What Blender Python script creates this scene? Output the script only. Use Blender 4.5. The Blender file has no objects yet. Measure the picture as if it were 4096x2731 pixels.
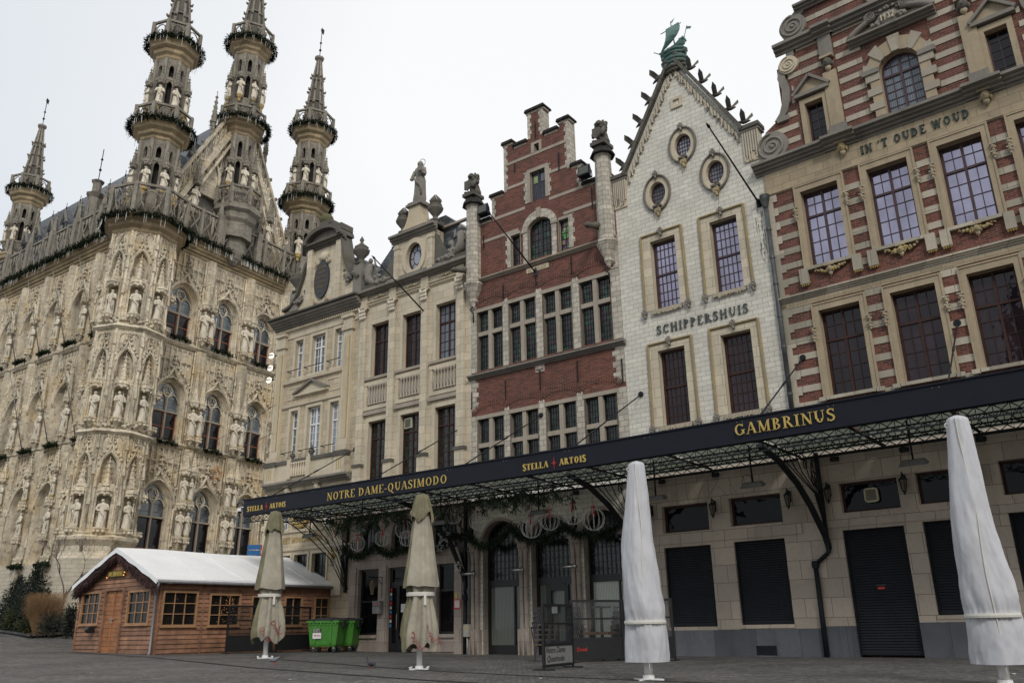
import bpy, math, random
from math import sin, cos, pi, radians, sqrt, atan2, exp, log1p
from mathutils import Vector, Matrix, noise
from mathutils.geometry import tessellate_polygon
random.seed(7)
SC = bpy.context.scene
COL = SC.collection

# ---------------------------------------------------------------- camera, sky, sun, exposure
cam_d = bpy.data.cameras.new('camera'); cam = bpy.data.objects.new('camera', cam_d); COL.objects.link(cam)
F_PX, PITCH, ROLL = 835.0, math.atan(285/835.0), radians(-1.02)
cam_d.sensor_width = 36.0; cam_d.lens = F_PX/1024*36.0; cam_d.clip_start = 0.1; cam_d.clip_end = 2000
_f = Vector((0, cos(PITCH), sin(PITCH))); _u = Vector((0, -sin(PITCH), cos(PITCH))); _r = Vector((1, 0, 0))
_rt = _r*cos(ROLL)+_u*sin(ROLL); _up = -_r*sin(ROLL)+_u*cos(ROLL)
M = Matrix((( _rt.x, _up.x, -_f.x, 0), (_rt.y, _up.y, -_f.y, 0), (_rt.z, _up.z, -_f.z, 0.93), (0, 0, 0, 1)))
cam.matrix_world = M
SC.camera = cam
SC.view_settings.view_transform = 'Standard'; SC.view_settings.look = 'None'
SC.view_settings.exposure = 0.08; SC.view_settings.gamma = 1.0
SUN_EL, SUN_AZ = radians(38), radians(172)      # overcast: soft light from behind the camera's left
world = bpy.data.worlds.new('World'); SC.world = world; world.use_nodes = True
wt = world.node_tree; wt.nodes.clear()
_o = wt.nodes.new('ShaderNodeOutputWorld'); _b = wt.nodes.new('ShaderNodeBackground'); _s = wt.nodes.new('ShaderNodeTexSky')
_s.sky_type = 'NISHITA'; _s.sun_disc = False; _s.sun_elevation = SUN_EL; _s.sun_rotation = SUN_AZ
_sc = wt.nodes.new('ShaderNodeMix'); _sc.data_type = 'RGBA'; _sc.blend_type = 'MULTIPLY'; _sc.inputs[0].default_value = 1
_sc.inputs[7].default_value = (0.09, 0.09, 0.09, 1)
_tc = wt.nodes.new('ShaderNodeTexCoord'); _n = wt.nodes.new('ShaderNodeTexNoise')
_n.inputs['Scale'].default_value = 1.3; _n.inputs['Detail'].default_value = 4
_cr = wt.nodes.new('ShaderNodeValToRGB')          # the cloud sheet: bluish grey to white
_cr.color_ramp.elements[0].position = 0.25; _cr.color_ramp.elements[0].color = (0.72, 0.77, 0.82, 1)
_cr.color_ramp.elements[1].position = 0.75; _cr.color_ramp.elements[1].color = (1.0, 1.0, 1.0, 1)
_sep = wt.nodes.new('ShaderNodeVectorMath'); _sep.operation = 'DOT_PRODUCT'; _sep.inputs[1].default_value = (0.62, 0.25, 0.35)
_ad = wt.nodes.new('ShaderNodeMath'); _ad.operation = 'MULTIPLY_ADD'; _ad.inputs[1].default_value = 0.55
_mx = wt.nodes.new('ShaderNodeMix'); _mx.data_type = 'RGBA'; _mx.inputs[0].default_value = 0.90
L = wt.links.new
L(_tc.outputs['Generated'], _n.inputs['Vector']); L(_tc.outputs['Generated'], _sep.inputs[0])
L(_sep.outputs['Value'], _ad.inputs[0]); _hx = wt.nodes.new('ShaderNodeMath'); _hx.operation = 'MULTIPLY_ADD'
_hx.inputs[1].default_value = 1.0; _hx.inputs[2].default_value = 0.1
L(_sep.outputs['Value'], _hx.inputs[0]); L(_n.outputs['Fac'], _ad.inputs[0]); L(_hx.outputs[0], _ad.inputs[2])
L(_ad.outputs[0], _cr.inputs[0])
L(_s.outputs[0], _sc.inputs[6]); L(_sc.outputs[2], _mx.inputs[6]); L(_cr.outputs[0], _mx.inputs[7])
L(_mx.outputs[2], _b.inputs[0]); L(_b.outputs[0], _o.inputs[0]); _b.inputs[1].default_value = 1.0
sun_d = bpy.data.lights.new('sun', 'SUN'); sun = bpy.data.objects.new('sun', sun_d); COL.objects.link(sun)
sun_d.energy = 1.5; sun_d.angle = radians(14); sun_d.color = (1, 0.96, 0.9)
_d = Vector((sin(SUN_AZ)*cos(SUN_EL), cos(SUN_AZ)*cos(SUN_EL), sin(SUN_EL)))
sun.rotation_euler = _d.to_track_quat('Z', 'Y').to_euler()

# ---------------------------------------------------------------- objects and meshes
def tag(o, label=None, cat=None, group=None, kind=None):
    if label: o['label'] = label
    if cat: o['category'] = cat
    if group: o['group'] = group
    if kind: o['kind'] = kind
    return o
def thing(name, label, cat, loc=(0, 0, 0), rz=0, group=None):
    o = bpy.data.objects.new(name, None); COL.objects.link(o); o.empty_display_size = .3
    o.location = loc; o.rotation_euler = (0, 0, rz)
    return tag(o, label, cat, group)
def copy_tree(o, parent=None):
    c = o.copy(); COL.objects.link(c); c.parent = parent
    for ch in o.children: copy_tree(ch, c)
    return c
def again(o, label, loc, rz=None, group=None, scale=None):
    c = copy_tree(o); c['label'] = label; c.location = loc
    if rz is not None: c.rotation_euler[2] = rz
    if group: c['group'] = group
    if scale: c.scale = (scale,)*3
    return c

class MB:
    def __init__(s, mat=None): s.v = []; s.f = []; s.m = []; s.sm = []; s.mats = []; s.cur = mat; s.smooth = False
    def mi(s, m):
        m = m or s.cur
        if m not in s.mats: s.mats.append(m)
        return s.mats.index(m)
    def face(s, idx, m=None, sm=None): s.f.append(tuple(idx)); s.m.append(s.mi(m)); s.sm.append(s.smooth if sm is None else sm)
    def pts(s, ps): n = len(s.v); s.v += [tuple(p) for p in ps]; return n
    def poly(s, ps, m=None): n = s.pts(ps); s.face(range(n, n+len(ps)), m, False)
    def box(s, x0, x1, y0, y1, z0, z1, m=None):
        n = s.pts([(x, y, z) for z in (z0, z1) for y in (y0, y1) for x in (x0, x1)])
        for q in ((0, 1, 5, 4), (1, 3, 7, 5), (3, 2, 6, 7), (2, 0, 4, 6), (4, 5, 7, 6), (0, 2, 3, 1)): s.face([n+i for i in q], m, False)
    def bar(s, a, b, w, d=None, m=None, up=None):
        a = Vector(a); b = Vector(b); t = (b-a).normalized(); d = d or w
        up = Vector(up) if up else (Vector((0, 1, 0)) if abs(t.y) < .9 else Vector((0, 0, 1)))
        x = t.cross(up).normalized()*w/2; y = x.cross(t).normalized()*d/2
        n = s.pts([p+i*x+j*y for p in (a, b) for i, j in ((-1, -1), (1, -1), (1, 1), (-1, 1))])
        for q in ((0, 1, 5, 4), (1, 2, 6, 5), (2, 3, 7, 6), (3, 0, 4, 7), (0, 3, 2, 1), (4, 5, 6, 7)): s.face([n+i for i in q], m, False)
    def prism(s, pl, y0, y1, m=None, front=True):
        k = len(pl); n = s.pts([(x, y0, z) for x, z in pl]+[(x, y1, z) for x, z in pl])
        s.face(range(n, n+k), m, False); s.face([n+k+i for i in reversed(range(k))], m, False)
        for i in range(k): j = (i+1) % k; s.face((n+i, n+j, n+k+j, n+k+i), m, False)
    def wall(s, outer, holes, y0, y1, m=None, rm=None, edge=True):
        loops = [outer]+list(holes)
        tr = tessellate_polygon([[Vector((x, z, 0)) for x, z in lp] for lp in loops])
        n = s.pts([(x, y0, z) for lp in loops for x, z in lp])
        for t in tr: s.face([n+i for i in t], m, False)
        for li, lp in enumerate(loops):
            if li == 0 and not edge: continue
            k = len(lp); a = s.pts([(x, y0, z) for x, z in lp]+[(x, y1, z) for x, z in lp])
            for i in range(k): j = (i+1) % k; s.face((a+i, a+j, a+k+j, a+k+i), (m if li == 0 else (rm or m)), False)
    def lathe(s, prof, n=8, c=(0, 0), m=None, ph=0, a0=0, a1=2*pi, smooth=None, sx=1, sy=1):
        full = abs(a1-a0-2*pi) < 1e-6; k = n if full else n+1; b = len(s.v)
        for r, z in prof:
            for i in range(k):
                a = a0+ph+(a1-a0)*i/n; s.v.append((c[0]+r*cos(a)*sx, c[1]+r*sin(a)*sy, z))
        for j in range(len(prof)-1):
            for i in range(n):
                i2 = (i+1) % k; s.face((b+j*k+i, b+j*k+i2, b+(j+1)*k+i2, b+(j+1)*k+i), m, smooth)
        if full:
            s.face([b+i for i in reversed(range(k))], m, False); s.face([b+(len(prof)-1)*k+i for i in range(k)], m, False)
    def tube(s, path, r, n=6, m=None, smooth=True, caps=True):
        P = [Vector(p) for p in path]; k = len(P); R = r if hasattr(r, '__len__') else [r]*k; b = len(s.v)
        t0 = (P[1]-P[0]).normalized(); ref = Vector((0, 0, 1)) if abs(t0.z) < .9 else Vector((1, 0, 0))
        x = t0.cross(ref).normalized()
        for i in range(k):
            t = (P[min(i+1, k-1)]-P[max(i-1, 0)]).normalized(); x = (x-t*x.dot(t)).normalized(); y = t.cross(x)
            for j in range(n): a = 2*pi*j/n; s.v.append(tuple(P[i]+(x*cos(a)+y*sin(a))*R[i]))
        for i in range(k-1):
            for j in range(n): j2 = (j+1) % n; s.face((b+i*n+j, b+i*n+j2, b+(i+1)*n+j2, b+(i+1)*n+j), m, smooth)
        if caps: s.face([b+j for j in reversed(range(n))], m, False); s.face([b+(k-1)*n+j for j in range(n)], m, False)
    def ball(s, c, r, nu=8, nv=5, m=None, smooth=True, jit=0):
        rx, ry, rz = r if hasattr(r, '__len__') else (r, r, r); b = len(s.v)
        for i in range(nv+1):
            p = pi*i/nv
            for j in range(nu):
                a = 2*pi*j/nu; q = 1+random.uniform(-jit, jit) if jit else 1
                s.v.append((c[0]+rx*sin(p)*cos(a)*q, c[1]+ry*sin(p)*sin(a)*q, c[2]+rz*cos(p)*q))
        for i in range(nv):
            for j in range(nu): j2 = (j+1) % nu; s.face((b+i*nu+j, b+(i+1)*nu+j, b+(i+1)*nu+j2, b+i*nu+j2), m, smooth)
    def strip(s, A, B, m=None, sm=False, closed=False):
        k = len(A); n = s.pts(list(A)+list(B))
        for i in range(k-1 if not closed else k): j = (i+1) % k; s.face((n+i, n+j, n+k+j, n+k+i), m, sm)
    def add(s, o, M=None, m=None):
        n = len(s.v)
        s.v += [tuple(M @ Vector(p)) for p in o.v] if M is not None else o.v
        mp = [s.mi(q) for q in o.mats]
        for f, mi, sm in zip(o.f, o.m, o.sm): s.f.append(tuple(i+n for i in f)); s.m.append(mp[mi]); s.sm.append(sm)
    def build(s, name, parent=None, loc=None, rz=None, label=None):
        me = bpy.data.meshes.new(name); me.from_pydata(s.v, [], s.f)
        for q in s.mats: me.materials.append(q)
        me.polygons.foreach_set('material_index', s.m); me.polygons.foreach_set('use_smooth', s.sm); me.update()
        o = bpy.data.objects.new(name, me); COL.objects.link(o); o.parent = parent
        if loc: o.location = loc
        if rz is not None: o.rotation_euler = (0, 0, rz)
        if label: o['label'] = label
        return o
def T(x, y, z, rz=0, s=1, rx=0, ry=0):
    return Matrix.Translation((x, y, z)) @ Matrix.Rotation(rz, 4, 'Z') @ Matrix.Rotation(ry, 4, 'Y') @ Matrix.Rotation(rx, 4, 'X') @ Matrix.Scale(s, 4)
def arcp(cx, cz, rx, rz, a0, a1, n): return [(cx+rx*cos(radians(a0+(a1-a0)*i/n)), cz+rz*sin(radians(a0+(a1-a0)*i/n))) for i in range(n+1)]
def rect(x0, x1, z0, z1): return [(x0, z0), (x1, z0), (x1, z1), (x0, z1)]
def rharch(x0, x1, z0, zs, ztop=None, n=10):           # round or basket arched opening
    c = (x0+x1)/2; r = (x1-x0)/2; h = r if ztop is None else ztop-zs
    return [(x0, z0), (x1, z0)]+[(c+r*cos(pi*i/n), zs+h*sin(pi*i/n)) for i in range(n+1)]
def parch(w, z0, zs, h, cx=0, n=7):                    # pointed arch, counter-clockwise from lower left
    R = (w*w+h*h)/(2*w); a = math.asin(h/R)
    rt = [(cx+w-R+R*cos(a*i/n), zs+R*sin(a*i/n)) for i in range(n+1)]
    lf = [(2*cx-x, z) for x, z in reversed(rt[:-1])]
    return [(cx-w, z0), (cx+w, z0)]+rt+lf

# ---------------------------------------------------------------- materials
def nodes(name):
    m = bpy.data.materials.new(name); m.use_nodes = True; t = m.node_tree; b = t.nodes['Principled BSDF']; return m, t, b
def _noise(t, co, scale, detail=5, rough=.6, vec=None):
    n = t.nodes.new('ShaderNodeTexNoise'); n.inputs['Scale'].default_value = scale; n.inputs['Detail'].default_value = detail; n.inputs['Roughness'].default_value = rough
    if vec:
        mp = t.nodes.new('ShaderNodeMapping'); mp.inputs['Scale'].default_value = vec; t.links.new(co, mp.inputs[0]); co = mp.outputs[0]
    t.links.new(co, n.inputs['Vector']); return n.outputs['Fac']
def _ramp(t, fac, p0, p1):
    r = t.nodes.new('ShaderNodeMapRange'); r.inputs[1].default_value = p0; r.inputs[2].default_value = p1; r.clamp = True
    t.links.new(fac, r.inputs[0]); return r.outputs[0]
def _mix(t, fac, a, b, mode='MIX'):
    n = t.nodes.new('ShaderNodeMix'); n.data_type = 'RGBA'; n.blend_type = mode
    for i, v in ((0, fac), (6, a), (7, b)):
        if hasattr(v, 'node'): t.links.new(v, n.inputs[i])
        else: n.inputs[i].default_value = v if i == 0 else (tuple(v)+(1,))[:4]
    return n.outputs[2]
def _mul(t, a, k):
    n = t.nodes.new('ShaderNodeMath'); n.operation = 'MULTIPLY'; t.links.new(a, n.inputs[0]); n.inputs[1].default_value = k; return n.outputs[0]
def masonry(name, c1, c2, stain=(.05, .045, .04), st=.35, rough=.85, brick=None, joint=(.3, .28, .25), js=.012, var=None, bump=.25, nscale=.9, moss=0, st_lo=.52, grime=1.0, patch=None, soot=0):
    m, t, b = nodes(name); tc = t.nodes.new('ShaderNodeTexCoord'); co = tc.outputs['Object']
    col = _mix(t, _ramp(t, _noise(t, co, nscale, 6), .3, .7), c1, c2)
    h = None
    if brick:
        sp = t.nodes.new('ShaderNodeSeparateXYZ'); t.links.new(co, sp.inputs[0])
        ax = t.nodes.new('ShaderNodeMath'); t.links.new(sp.outputs[0], ax.inputs[0]); t.links.new(sp.outputs[1], ax.inputs[1])
        cb = t.nodes.new('ShaderNodeCombineXYZ'); t.links.new(ax.outputs[0], cb.inputs[0]); t.links.new(sp.outputs[2], cb.inputs[1])
        wv = t.nodes.new('ShaderNodeTexNoise'); wv.inputs['Scale'].default_value = 3; t.links.new(co, wv.inputs['Vector'])
        wm = t.nodes.new('ShaderNodeVectorMath'); wm.operation = 'MULTIPLY_ADD'; wm.inputs[1].default_value = (.02, .02, .02)
        t.links.new(wv.outputs['Color'], wm.inputs[0]); t.links.new(cb.outputs[0], wm.inputs[2])
        bt = t.nodes.new('ShaderNodeTexBrick'); bt.inputs['Scale'].default_value = 1; bt.inputs['Brick Width'].default_value = brick[0]; bt.inputs['Row Height'].default_value = brick[1]
        bt.inputs['Mortar Size'].default_value = js; bt.inputs['Mortar Smooth'].default_value = .1; bt.inputs['Color1'].default_value = (0, 0, 0, 1); bt.inputs['Color2'].default_value = (1, 1, 1, 1); bt.inputs['Mortar'].default_value = (.5, .5, .5, 1)
        t.links.new(wm.outputs[0], bt.inputs['Vector'])
        v = var or (.75, 1.2)
        vr = t.nodes.new('ShaderNodeMapRange'); vr.inputs[3].default_value = v[0]; vr.inputs[4].default_value = v[1]; t.links.new(bt.outputs['Color'], vr.inputs[0])
        cc = t.nodes.new('ShaderNodeCombineColor'); [t.links.new(vr.outputs[0], cc.inputs[i]) for i in range(3)]
        col = _mix(t, 1.0, col, cc.outputs[0], 'MULTIPLY'); col = _mix(t, bt.outputs['Fac'], col, joint); h = bt.outputs['Fac']
    col = _mix(t, _mul(t, _ramp(t, _noise(t, co, 1.1, 7, .7, (1.6, 1.6, .22)), st_lo, st_lo+.22), st), col, stain)
    col = _mix(t, _mul(t, _ramp(t, _noise(t, co, 9, 4, .7), .45, .75), .35*grime), col, [x*(.55 if grime <= 1 else .38) for x in c1])
    if patch: col = _mix(t, _mul(t, _ramp(t, _noise(t, co, .55, 5, .65), .5, .68), .7), col, patch, 'MULTIPLY')
    if soot: col = _mix(t, _mul(t, _ramp(t, _noise(t, co, 3.2, 8, .75), .53, .62), soot), col, (.055, .05, .043))
    if moss: col = _mix(t, _mul(t, _ramp(t, _noise(t, co, 2.3, 5), .55, .7), moss), col, (.10, .11, .03))
    t.links.new(col, b.inputs['Base Color']); b.inputs['Roughness'].default_value = rough
    bp = t.nodes.new('ShaderNodeBump'); bp.inputs['Strength'].default_value = bump; bp.inputs['Distance'].default_value = .03
    fn = _noise(t, co, 22, 5)
    if h:
        s1 = t.nodes.new('ShaderNodeMath'); s1.operation = 'SUBTRACT'; t.links.new(fn, s1.inputs[0]); t.links.new(h, s1.inputs[1]); fn = s1.outputs[0]
    t.links.new(fn, bp.inputs['Height']); t.links.new(bp.outputs[0], b.inputs['Normal'])
    return m
def plain(name, c, rough=.6, var=.25, scale=6, metal=0, bump=.0, emit=None, es=0, spec=None):
    m, t, b = nodes(name); tc = t.nodes.new('ShaderNodeTexCoord'); co = tc.outputs['Object']
    lo = [x*(1-var) for x in c]; hi = [min(1, x*(1+var)) for x in c]
    t.links.new(_mix(t, _ramp(t, _noise(t, co, scale, 6), .3, .7), lo, hi), b.inputs['Base Color'])
    b.inputs['Roughness'].default_value = rough; b.inputs['Metallic'].default_value = metal
    if spec is not None: b.inputs['Specular IOR Level'].default_value = spec
    if bump:
        bp = t.nodes.new('ShaderNodeBump'); bp.inputs['Strength'].default_value = bump; bp.inputs['Distance'].default_value = .02
        t.links.new(_noise(t, co, scale*3, 5), bp.inputs['Height']); t.links.new(bp.outputs[0], b.inputs['Normal'])
    if emit: b.inputs['Emission Color'].default_value = tuple(emit)+(1,); b.inputs['Emission Strength'].default_value = es
    return m
def glassy(name, c, ior=1.6, wob=.03, tint=None, rough=.03, curtain=None):
    m, t, b = nodes(name); tc = t.nodes.new('ShaderNodeTexCoord'); co = tc.outputs['Object']
    col = _mix(t, _ramp(t, _noise(t, co, 1.3, 3), .35, .65), [x*.6 for x in c], [x*1.4 for x in c])
    if curtain:
        w = t.nodes.new('ShaderNodeTexWave'); w.inputs['Scale'].default_value = 5; w.inputs['Distortion'].default_value = 1.5; w.inputs['Detail'].default_value = 2; t.links.new(co, w.inputs[0])
        col = _mix(t, w.outputs['Fac'], [x*.55 for x in curtain], curtain)
    oi = t.nodes.new('ShaderNodeObjectInfo'); rr = t.nodes.new('ShaderNodeMapRange'); rr.inputs[3].default_value = .45; rr.inputs[4].default_value = 1.9; t.links.new(oi.outputs['Random'], rr.inputs[0]); c3 = t.nodes.new('ShaderNodeCombineColor'); [t.links.new(rr.outputs[0], c3.inputs[i]) for i in range(3)]; col = _mix(t, 1.0, col, c3.outputs[0], 'MULTIPLY')
    t.links.new(col, b.inputs['Base Color']); b.inputs['Roughness'].default_value = rough; b.inputs['IOR'].default_value = ior
    if tint: t.links.new(_mix(t, _ramp(t, _noise(t, co, .9, 4, .6, (1, 1, .5)), .36, .6), [x*.62 for x in tint], tint), b.inputs['Specular Tint'])  # noise patches in the specular tint imitate uneven sky reflections
    bp = t.nodes.new('ShaderNodeBump'); bp.inputs['Strength'].default_value = wob; bp.inputs['Distance'].default_value = .1
    t.links.new(_noise(t, co, 2.2, 2), bp.inputs['Height']); t.links.new(bp.outputs[0], b.inputs['Normal'])
    return m
def stained(name, cell, cols, lead=.06):
    m, t, b = nodes(name); tc = t.nodes.new('ShaderNodeTexCoord'); co = tc.outputs['Object']
    sp = t.nodes.new('ShaderNodeSeparateXYZ'); t.links.new(co, sp.inputs[0]); cb = t.nodes.new('ShaderNodeCombineXYZ')
    t.links.new(sp.outputs[0], cb.inputs[0]); t.links.new(sp.outputs[2], cb.inputs[1])
    bt = t.nodes.new('ShaderNodeTexBrick'); bt.offset = 0.35; bt.inputs['Scale'].default_value = 1; bt.inputs['Brick Width'].default_value = cell[0]; bt.inputs['Row Height'].default_value = cell[1]
    bt.inputs['Mortar Size'].default_value = .006; bt.inputs['Color1'].default_value = (0, 0, 0, 1); bt.inputs['Color2'].default_value = (1, 1, 1, 1)
    t.links.new(cb.outputs[0], bt.inputs['Vector'])
    cr = t.nodes.new('ShaderNodeValToRGB'); cr.color_ramp.interpolation = 'CONSTANT'; e = cr.color_ramp.elements
    e[0].color = tuple(cols[0])+(1,); e[1].position = 1/len(cols); e[1].color = tuple(cols[1])+(1,)
    for i in range(2, len(cols)): q = e.new(i/len(cols)); q.color = tuple(cols[i])+(1,)
    t.links.new(bt.outputs['Color'], cr.inputs[0])
    col = _mix(t, bt.outputs['Fac'], cr.outputs[0], (.02, .02, .02))
    t.links.new(col, b.inputs['Base Color']); b.inputs['Roughness'].default_value = .12
    bp = t.nodes.new('ShaderNodeBump'); bp.inputs['Strength'].default_value = .3; bp.inputs['Distance'].default_value = .02
    t.links.new(_noise(t, co, 14, 2), bp.inputs['Height']); t.links.new(bp.outputs[0], b.inputs['Normal'])
    return m

RED = masonry('red_brick', (.170, .050, .031), (.108, .034, .023), brick=(.21, .068), joint=(.19, .14, .11), js=.007, var=(.55, 1.4), st=.35, stain=(.035, .02, .017), st_lo=.5)
DRED = masonry('dark_red_brick', (.15, .043, .028), (.09, .028, .021), brick=(.21, .068), joint=(.20, .15, .12), js=.009, var=(.5, 1.4), st=.45, stain=(.03, .02, .017))
WHITE_ST = masonry('pale_coursed_stone', (.72, .685, .60), (.61, .575, .50), brick=(.36, .165), joint=(.30, .275, .23), js=.007, var=(.90, 1.06), st=.25, stain=(.16, .15, .13), st_lo=.55)
QUOIN = masonry('grey_white_quoin_stone', (.58, .53, .44), (.44, .40, .33), brick=(.34, .2), joint=(.13, .11, .09), js=.009, var=(.75, 1.15), st=.4, stain=(.13, .11, .09))
LIME = masonry('beige_limestone', (.64, .56, .42), (.53, .46, .345), brick=(.62, .34), joint=(.19, .155, .115), js=.006, var=(.88, 1.1), st=.35, stain=(.14, .115, .085))
LIME_P = masonry('plain_beige_limestone', (.63, .55, .41), (.50, .43, .32), st=.4, stain=(.14, .115, .085))
OCHRE = masonry('ochre_stone', (.56, .47, .33), (.45, .375, .26), brick=(.55, .3), joint=(.14, .11, .08), js=.006, var=(.85, 1.1), st=.45, stain=(.12, .095, .065))
OCHRE_P = masonry('plain_ochre_stone', (.57, .48, .34), (.45, .375, .26), st=.5, stain=(.11, .09, .065))
TAN = masonry('tan_stone', (.43, .345, .225), (.33, .265, .175), brick=(.55, .3), joint=(.13, .10, .07), js=.006, var=(.85, 1.1), st=.45, stain=(.12, .095, .065))
TAN_P = masonry('plain_tan_stone', (.44, .355, .235), (.33, .265, .18), st=.5, stain=(.11, .09, .065))
BAND = masonry('pale_stone_band', (.47, .42, .33), (.36, .32, .25), st=.45, stain=(.13, .11, .085), brick=(.7, 3), joint=(.14, .12, .1), js=.007)
WEATH = masonry('weathered_dark_stone', (.14, .127, .105), (.08, .073, .062), st=.6, stain=(.045, .042, .036), moss=.35)
GREYST = masonry('grey_weathered_stone', (.27, .245, .21), (.165, .15, .13), st=.5, stain=(.08, .075, .065), moss=.1)
BLUEST = masonry('blue_stone_plinth', (.15, .16, .175), (.10, .108, .12), st=.6, stain=(.035, .037, .042), brick=(1.3, 1.2), joint=(.05, .05, .055), js=.008)
CAFE = masonry('beige_shopfront_stone', (.54, .455, .37), (.45, .38, .31), brick=(.75, .52), joint=(.12, .10, .08), js=.007, var=(.85, 1.12), st=.4, stain=(.19, .17, .14))
PINKST = masonry('pinkish_shopfront_stone', (.40, .335, .285), (.32, .265, .225), brick=(.6, .45), joint=(.15, .12, .10), js=.006, var=(.88, 1.1), st=.4, stain=(.13, .11, .09))
TH = masonry('town_hall_stone', (.76, .67, .51), (.54, .47, .35), st=.6, grime=1.5, soot=.45, patch=(1, .86, .62), stain=(.12, .11, .095), brick=(.55, .27), joint=(.21, .165, .11), js=.006, var=(.85, 1.12), st_lo=.48)
THO = masonry('carved_town_hall_stone', (.82, .73, .56), (.56, .48, .36), st=.6, grime=1.5, soot=.55, patch=(1, .86, .62), stain=(.075, .07, .06), bump=.8, nscale=2.5, st_lo=.47)
THG = masonry('grey_tower_stone', (.33, .295, .235), (.19, .17, .14), grime=1.6, soot=.5, st=.6, stain=(.075, .066, .055), bump=.8, nscale=2, moss=.08)
THY = masonry('yellow_corbel_stone', (.42, .325, .19), (.31, .235, .14), st=.45, stain=(.13, .10, .07), brick=(.6, .5), joint=(.15, .11, .07), js=.008)
STAT = masonry('statue_stone', (.80, .73, .60), (.62, .55, .43), grime=1.5, st=.45, stain=(.22, .18, .14), bump=.6, nscale=3)
STATG = masonry('golden_stone', (.48, .33, .10), (.40, .31, .17), st=.3, stain=(.2, .16, .1))  # golden tone for statue feet and turret corbels
THBASE = masonry('pale_base_course_stone', (.56, .50, .39), (.46, .41, .32), brick=(.42, .21), joint=(.24, .21, .17), js=.008, var=(.9, 1.1), st=.35, stain=(.26, .23, .19))
SLATE = masonry('blue_grey_slate', (.085, .095, .11), (.055, .062, .072), brick=(.3, .16), joint=(.025, .028, .032), js=.012, var=(.6, 1.6), rough=.45, st=.3, stain=(.14, .15, .15))
DARKTILE = plain('dark_coping_tile', (.030, .028, .026), .85, .4, 5, bump=.5, spec=.2)
IRON = plain('black_painted_iron', (.012, .014, .017), .6, .3, spec=.25)
FASCIA = plain('black_fascia_board', (.013, .015, .023), .55, .12, 1.5, spec=.18)
GOLDTXT = plain('gold_lettering', (.52, .37, .09), .45, .15)
GILT = plain('gilded_carving', (.38, .27, .08), .4, .35, 9, bump=.5)
REDP = plain('red_paint', (.55, .03, .02), .5)
RIBBON = plain('red_ribbon', (.60, .02, .03), .6)
FRAMEB = plain('dark_brown_window_frame', (.045, .022, .020), .5)
FRAMER = plain('red_brown_window_frame', (.048, .021, .017), .5, spec=.25)
FRAMEV = plain('maroon_window_frame', (.055, .026, .030), .45)
FRAMEW = plain('white_window_frame', (.74, .74, .72), .45, .06)
FRAMEK = plain('near_black_window_frame', (.012, .011, .011), .45)
FRAMEO = plain('orange_brown_window_frame', (.24, .075, .035), .5)
BAR_ST = masonry('stone_mullion', (.40, .345, .275), (.32, .275, .22), st=.5, stain=(.17, .13, .1))
GL_SKY = glassy('bright_reflecting_glass', (.02, .02, .03), 4.6, .05, (.86, .80, 1.0))
GL_DK = glassy('dark_glass', (.008, .008, .010), 1.42, .06)
GL_BLK = glassy('black_shop_glass', (.005, .005, .006), 1.25, .06)
GL_MR = glassy('dark_maroon_glass', (.013, .007, .010), 1.42, .06)
GL_TH = glassy('leaded_blue_grey_glass', (.075, .09, .10), 1.7, .15, rough=.15)
GL_CU = glassy('curtained_glass', (.2, .2, .18), 1.45, .02, curtain=(.36, .39, .33), rough=.06)
GL_WH = glassy('pale_curtained_glass', (.2, .2, .2), 1.5, .02, curtain=(.24, .27, .32), rough=.06)
ST_UP = stained('green_stained_glass', (.17, .2), [(.008, .012, .01), (.02, .05, .03), (.03, .012, .02), (.01, .02, .014), (.03, .09, .05), (.05, .02, .035), (.012, .02, .018)])
ST_BR = stained('bright_stained_glass', (.15, .19), [(.10, .30, .07), (.34, .34, .20), (.12, .05, .13), (.16, .36, .12), (.05, .06, .08), (.30, .24, .12)])
ST_DK = stained('dark_stained_glass', (.13, .17), [(.006, .008, .008), (.012, .022, .014), (.009, .007, .008), (.01, .014, .012), (.018, .04, .024)])
SHUT = plain('dark_roller_shutter', (.020, .021, .026), .6, .15, 3, spec=.2)
COPPER = masonry('verdigris_copper', (.15, .27, .23), (.055, .12, .11), st=.4, stain=(.035, .055, .05), rough=.6)
FOL = plain('fir_green_leaf', (.022, .040, .018), .7, .6, 3)
FOL2 = plain('dark_garland_leaf', (.012, .02, .009), .85, .6, 3, spec=.1)
WIREW = plain('pale_wire', (.7, .7, .66), .5)
ROPE = masonry('carved_rope_stone', (.44, .34, .16), (.30, .25, .17), st=.4, stain=(.12, .10, .08))
HATCH = plain('green_letter_paint', (.014, .035, .033), .6)

def sp(t): return log1p(exp(2*t))/2
def gz(x, y):
    s = min(1, max(0, ((-x*.5+y*.85)-40)/9)); return .02*sp(-x-1)+.6*s*s*(3-2*s)
class Facade:                                    # a house front: x along it, y into the building, z up
    def __init__(s, px, py, az):
        a = radians(az+180); s.P = Vector((px, py, 0)); s.u = Vector((sin(a), cos(a), 0)); s.n = Vector((-s.u.y, s.u.x, 0)); s.rz = atan2(s.u.y, s.u.x)
    def at(s, x, y, z): return s.P+s.u*x+s.n*y+Vector((0, 0, z))
FA = Facade(8.44, 24.49, -50.3); FS = Facade(8.44, 24.49, -51.5); FB = Facade(3.96, 28.05, -53.3)
FC = Facade(-1.65, 32.23, -53.3); FD = Facade(-6.93, 36.17, -54.6)

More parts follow.
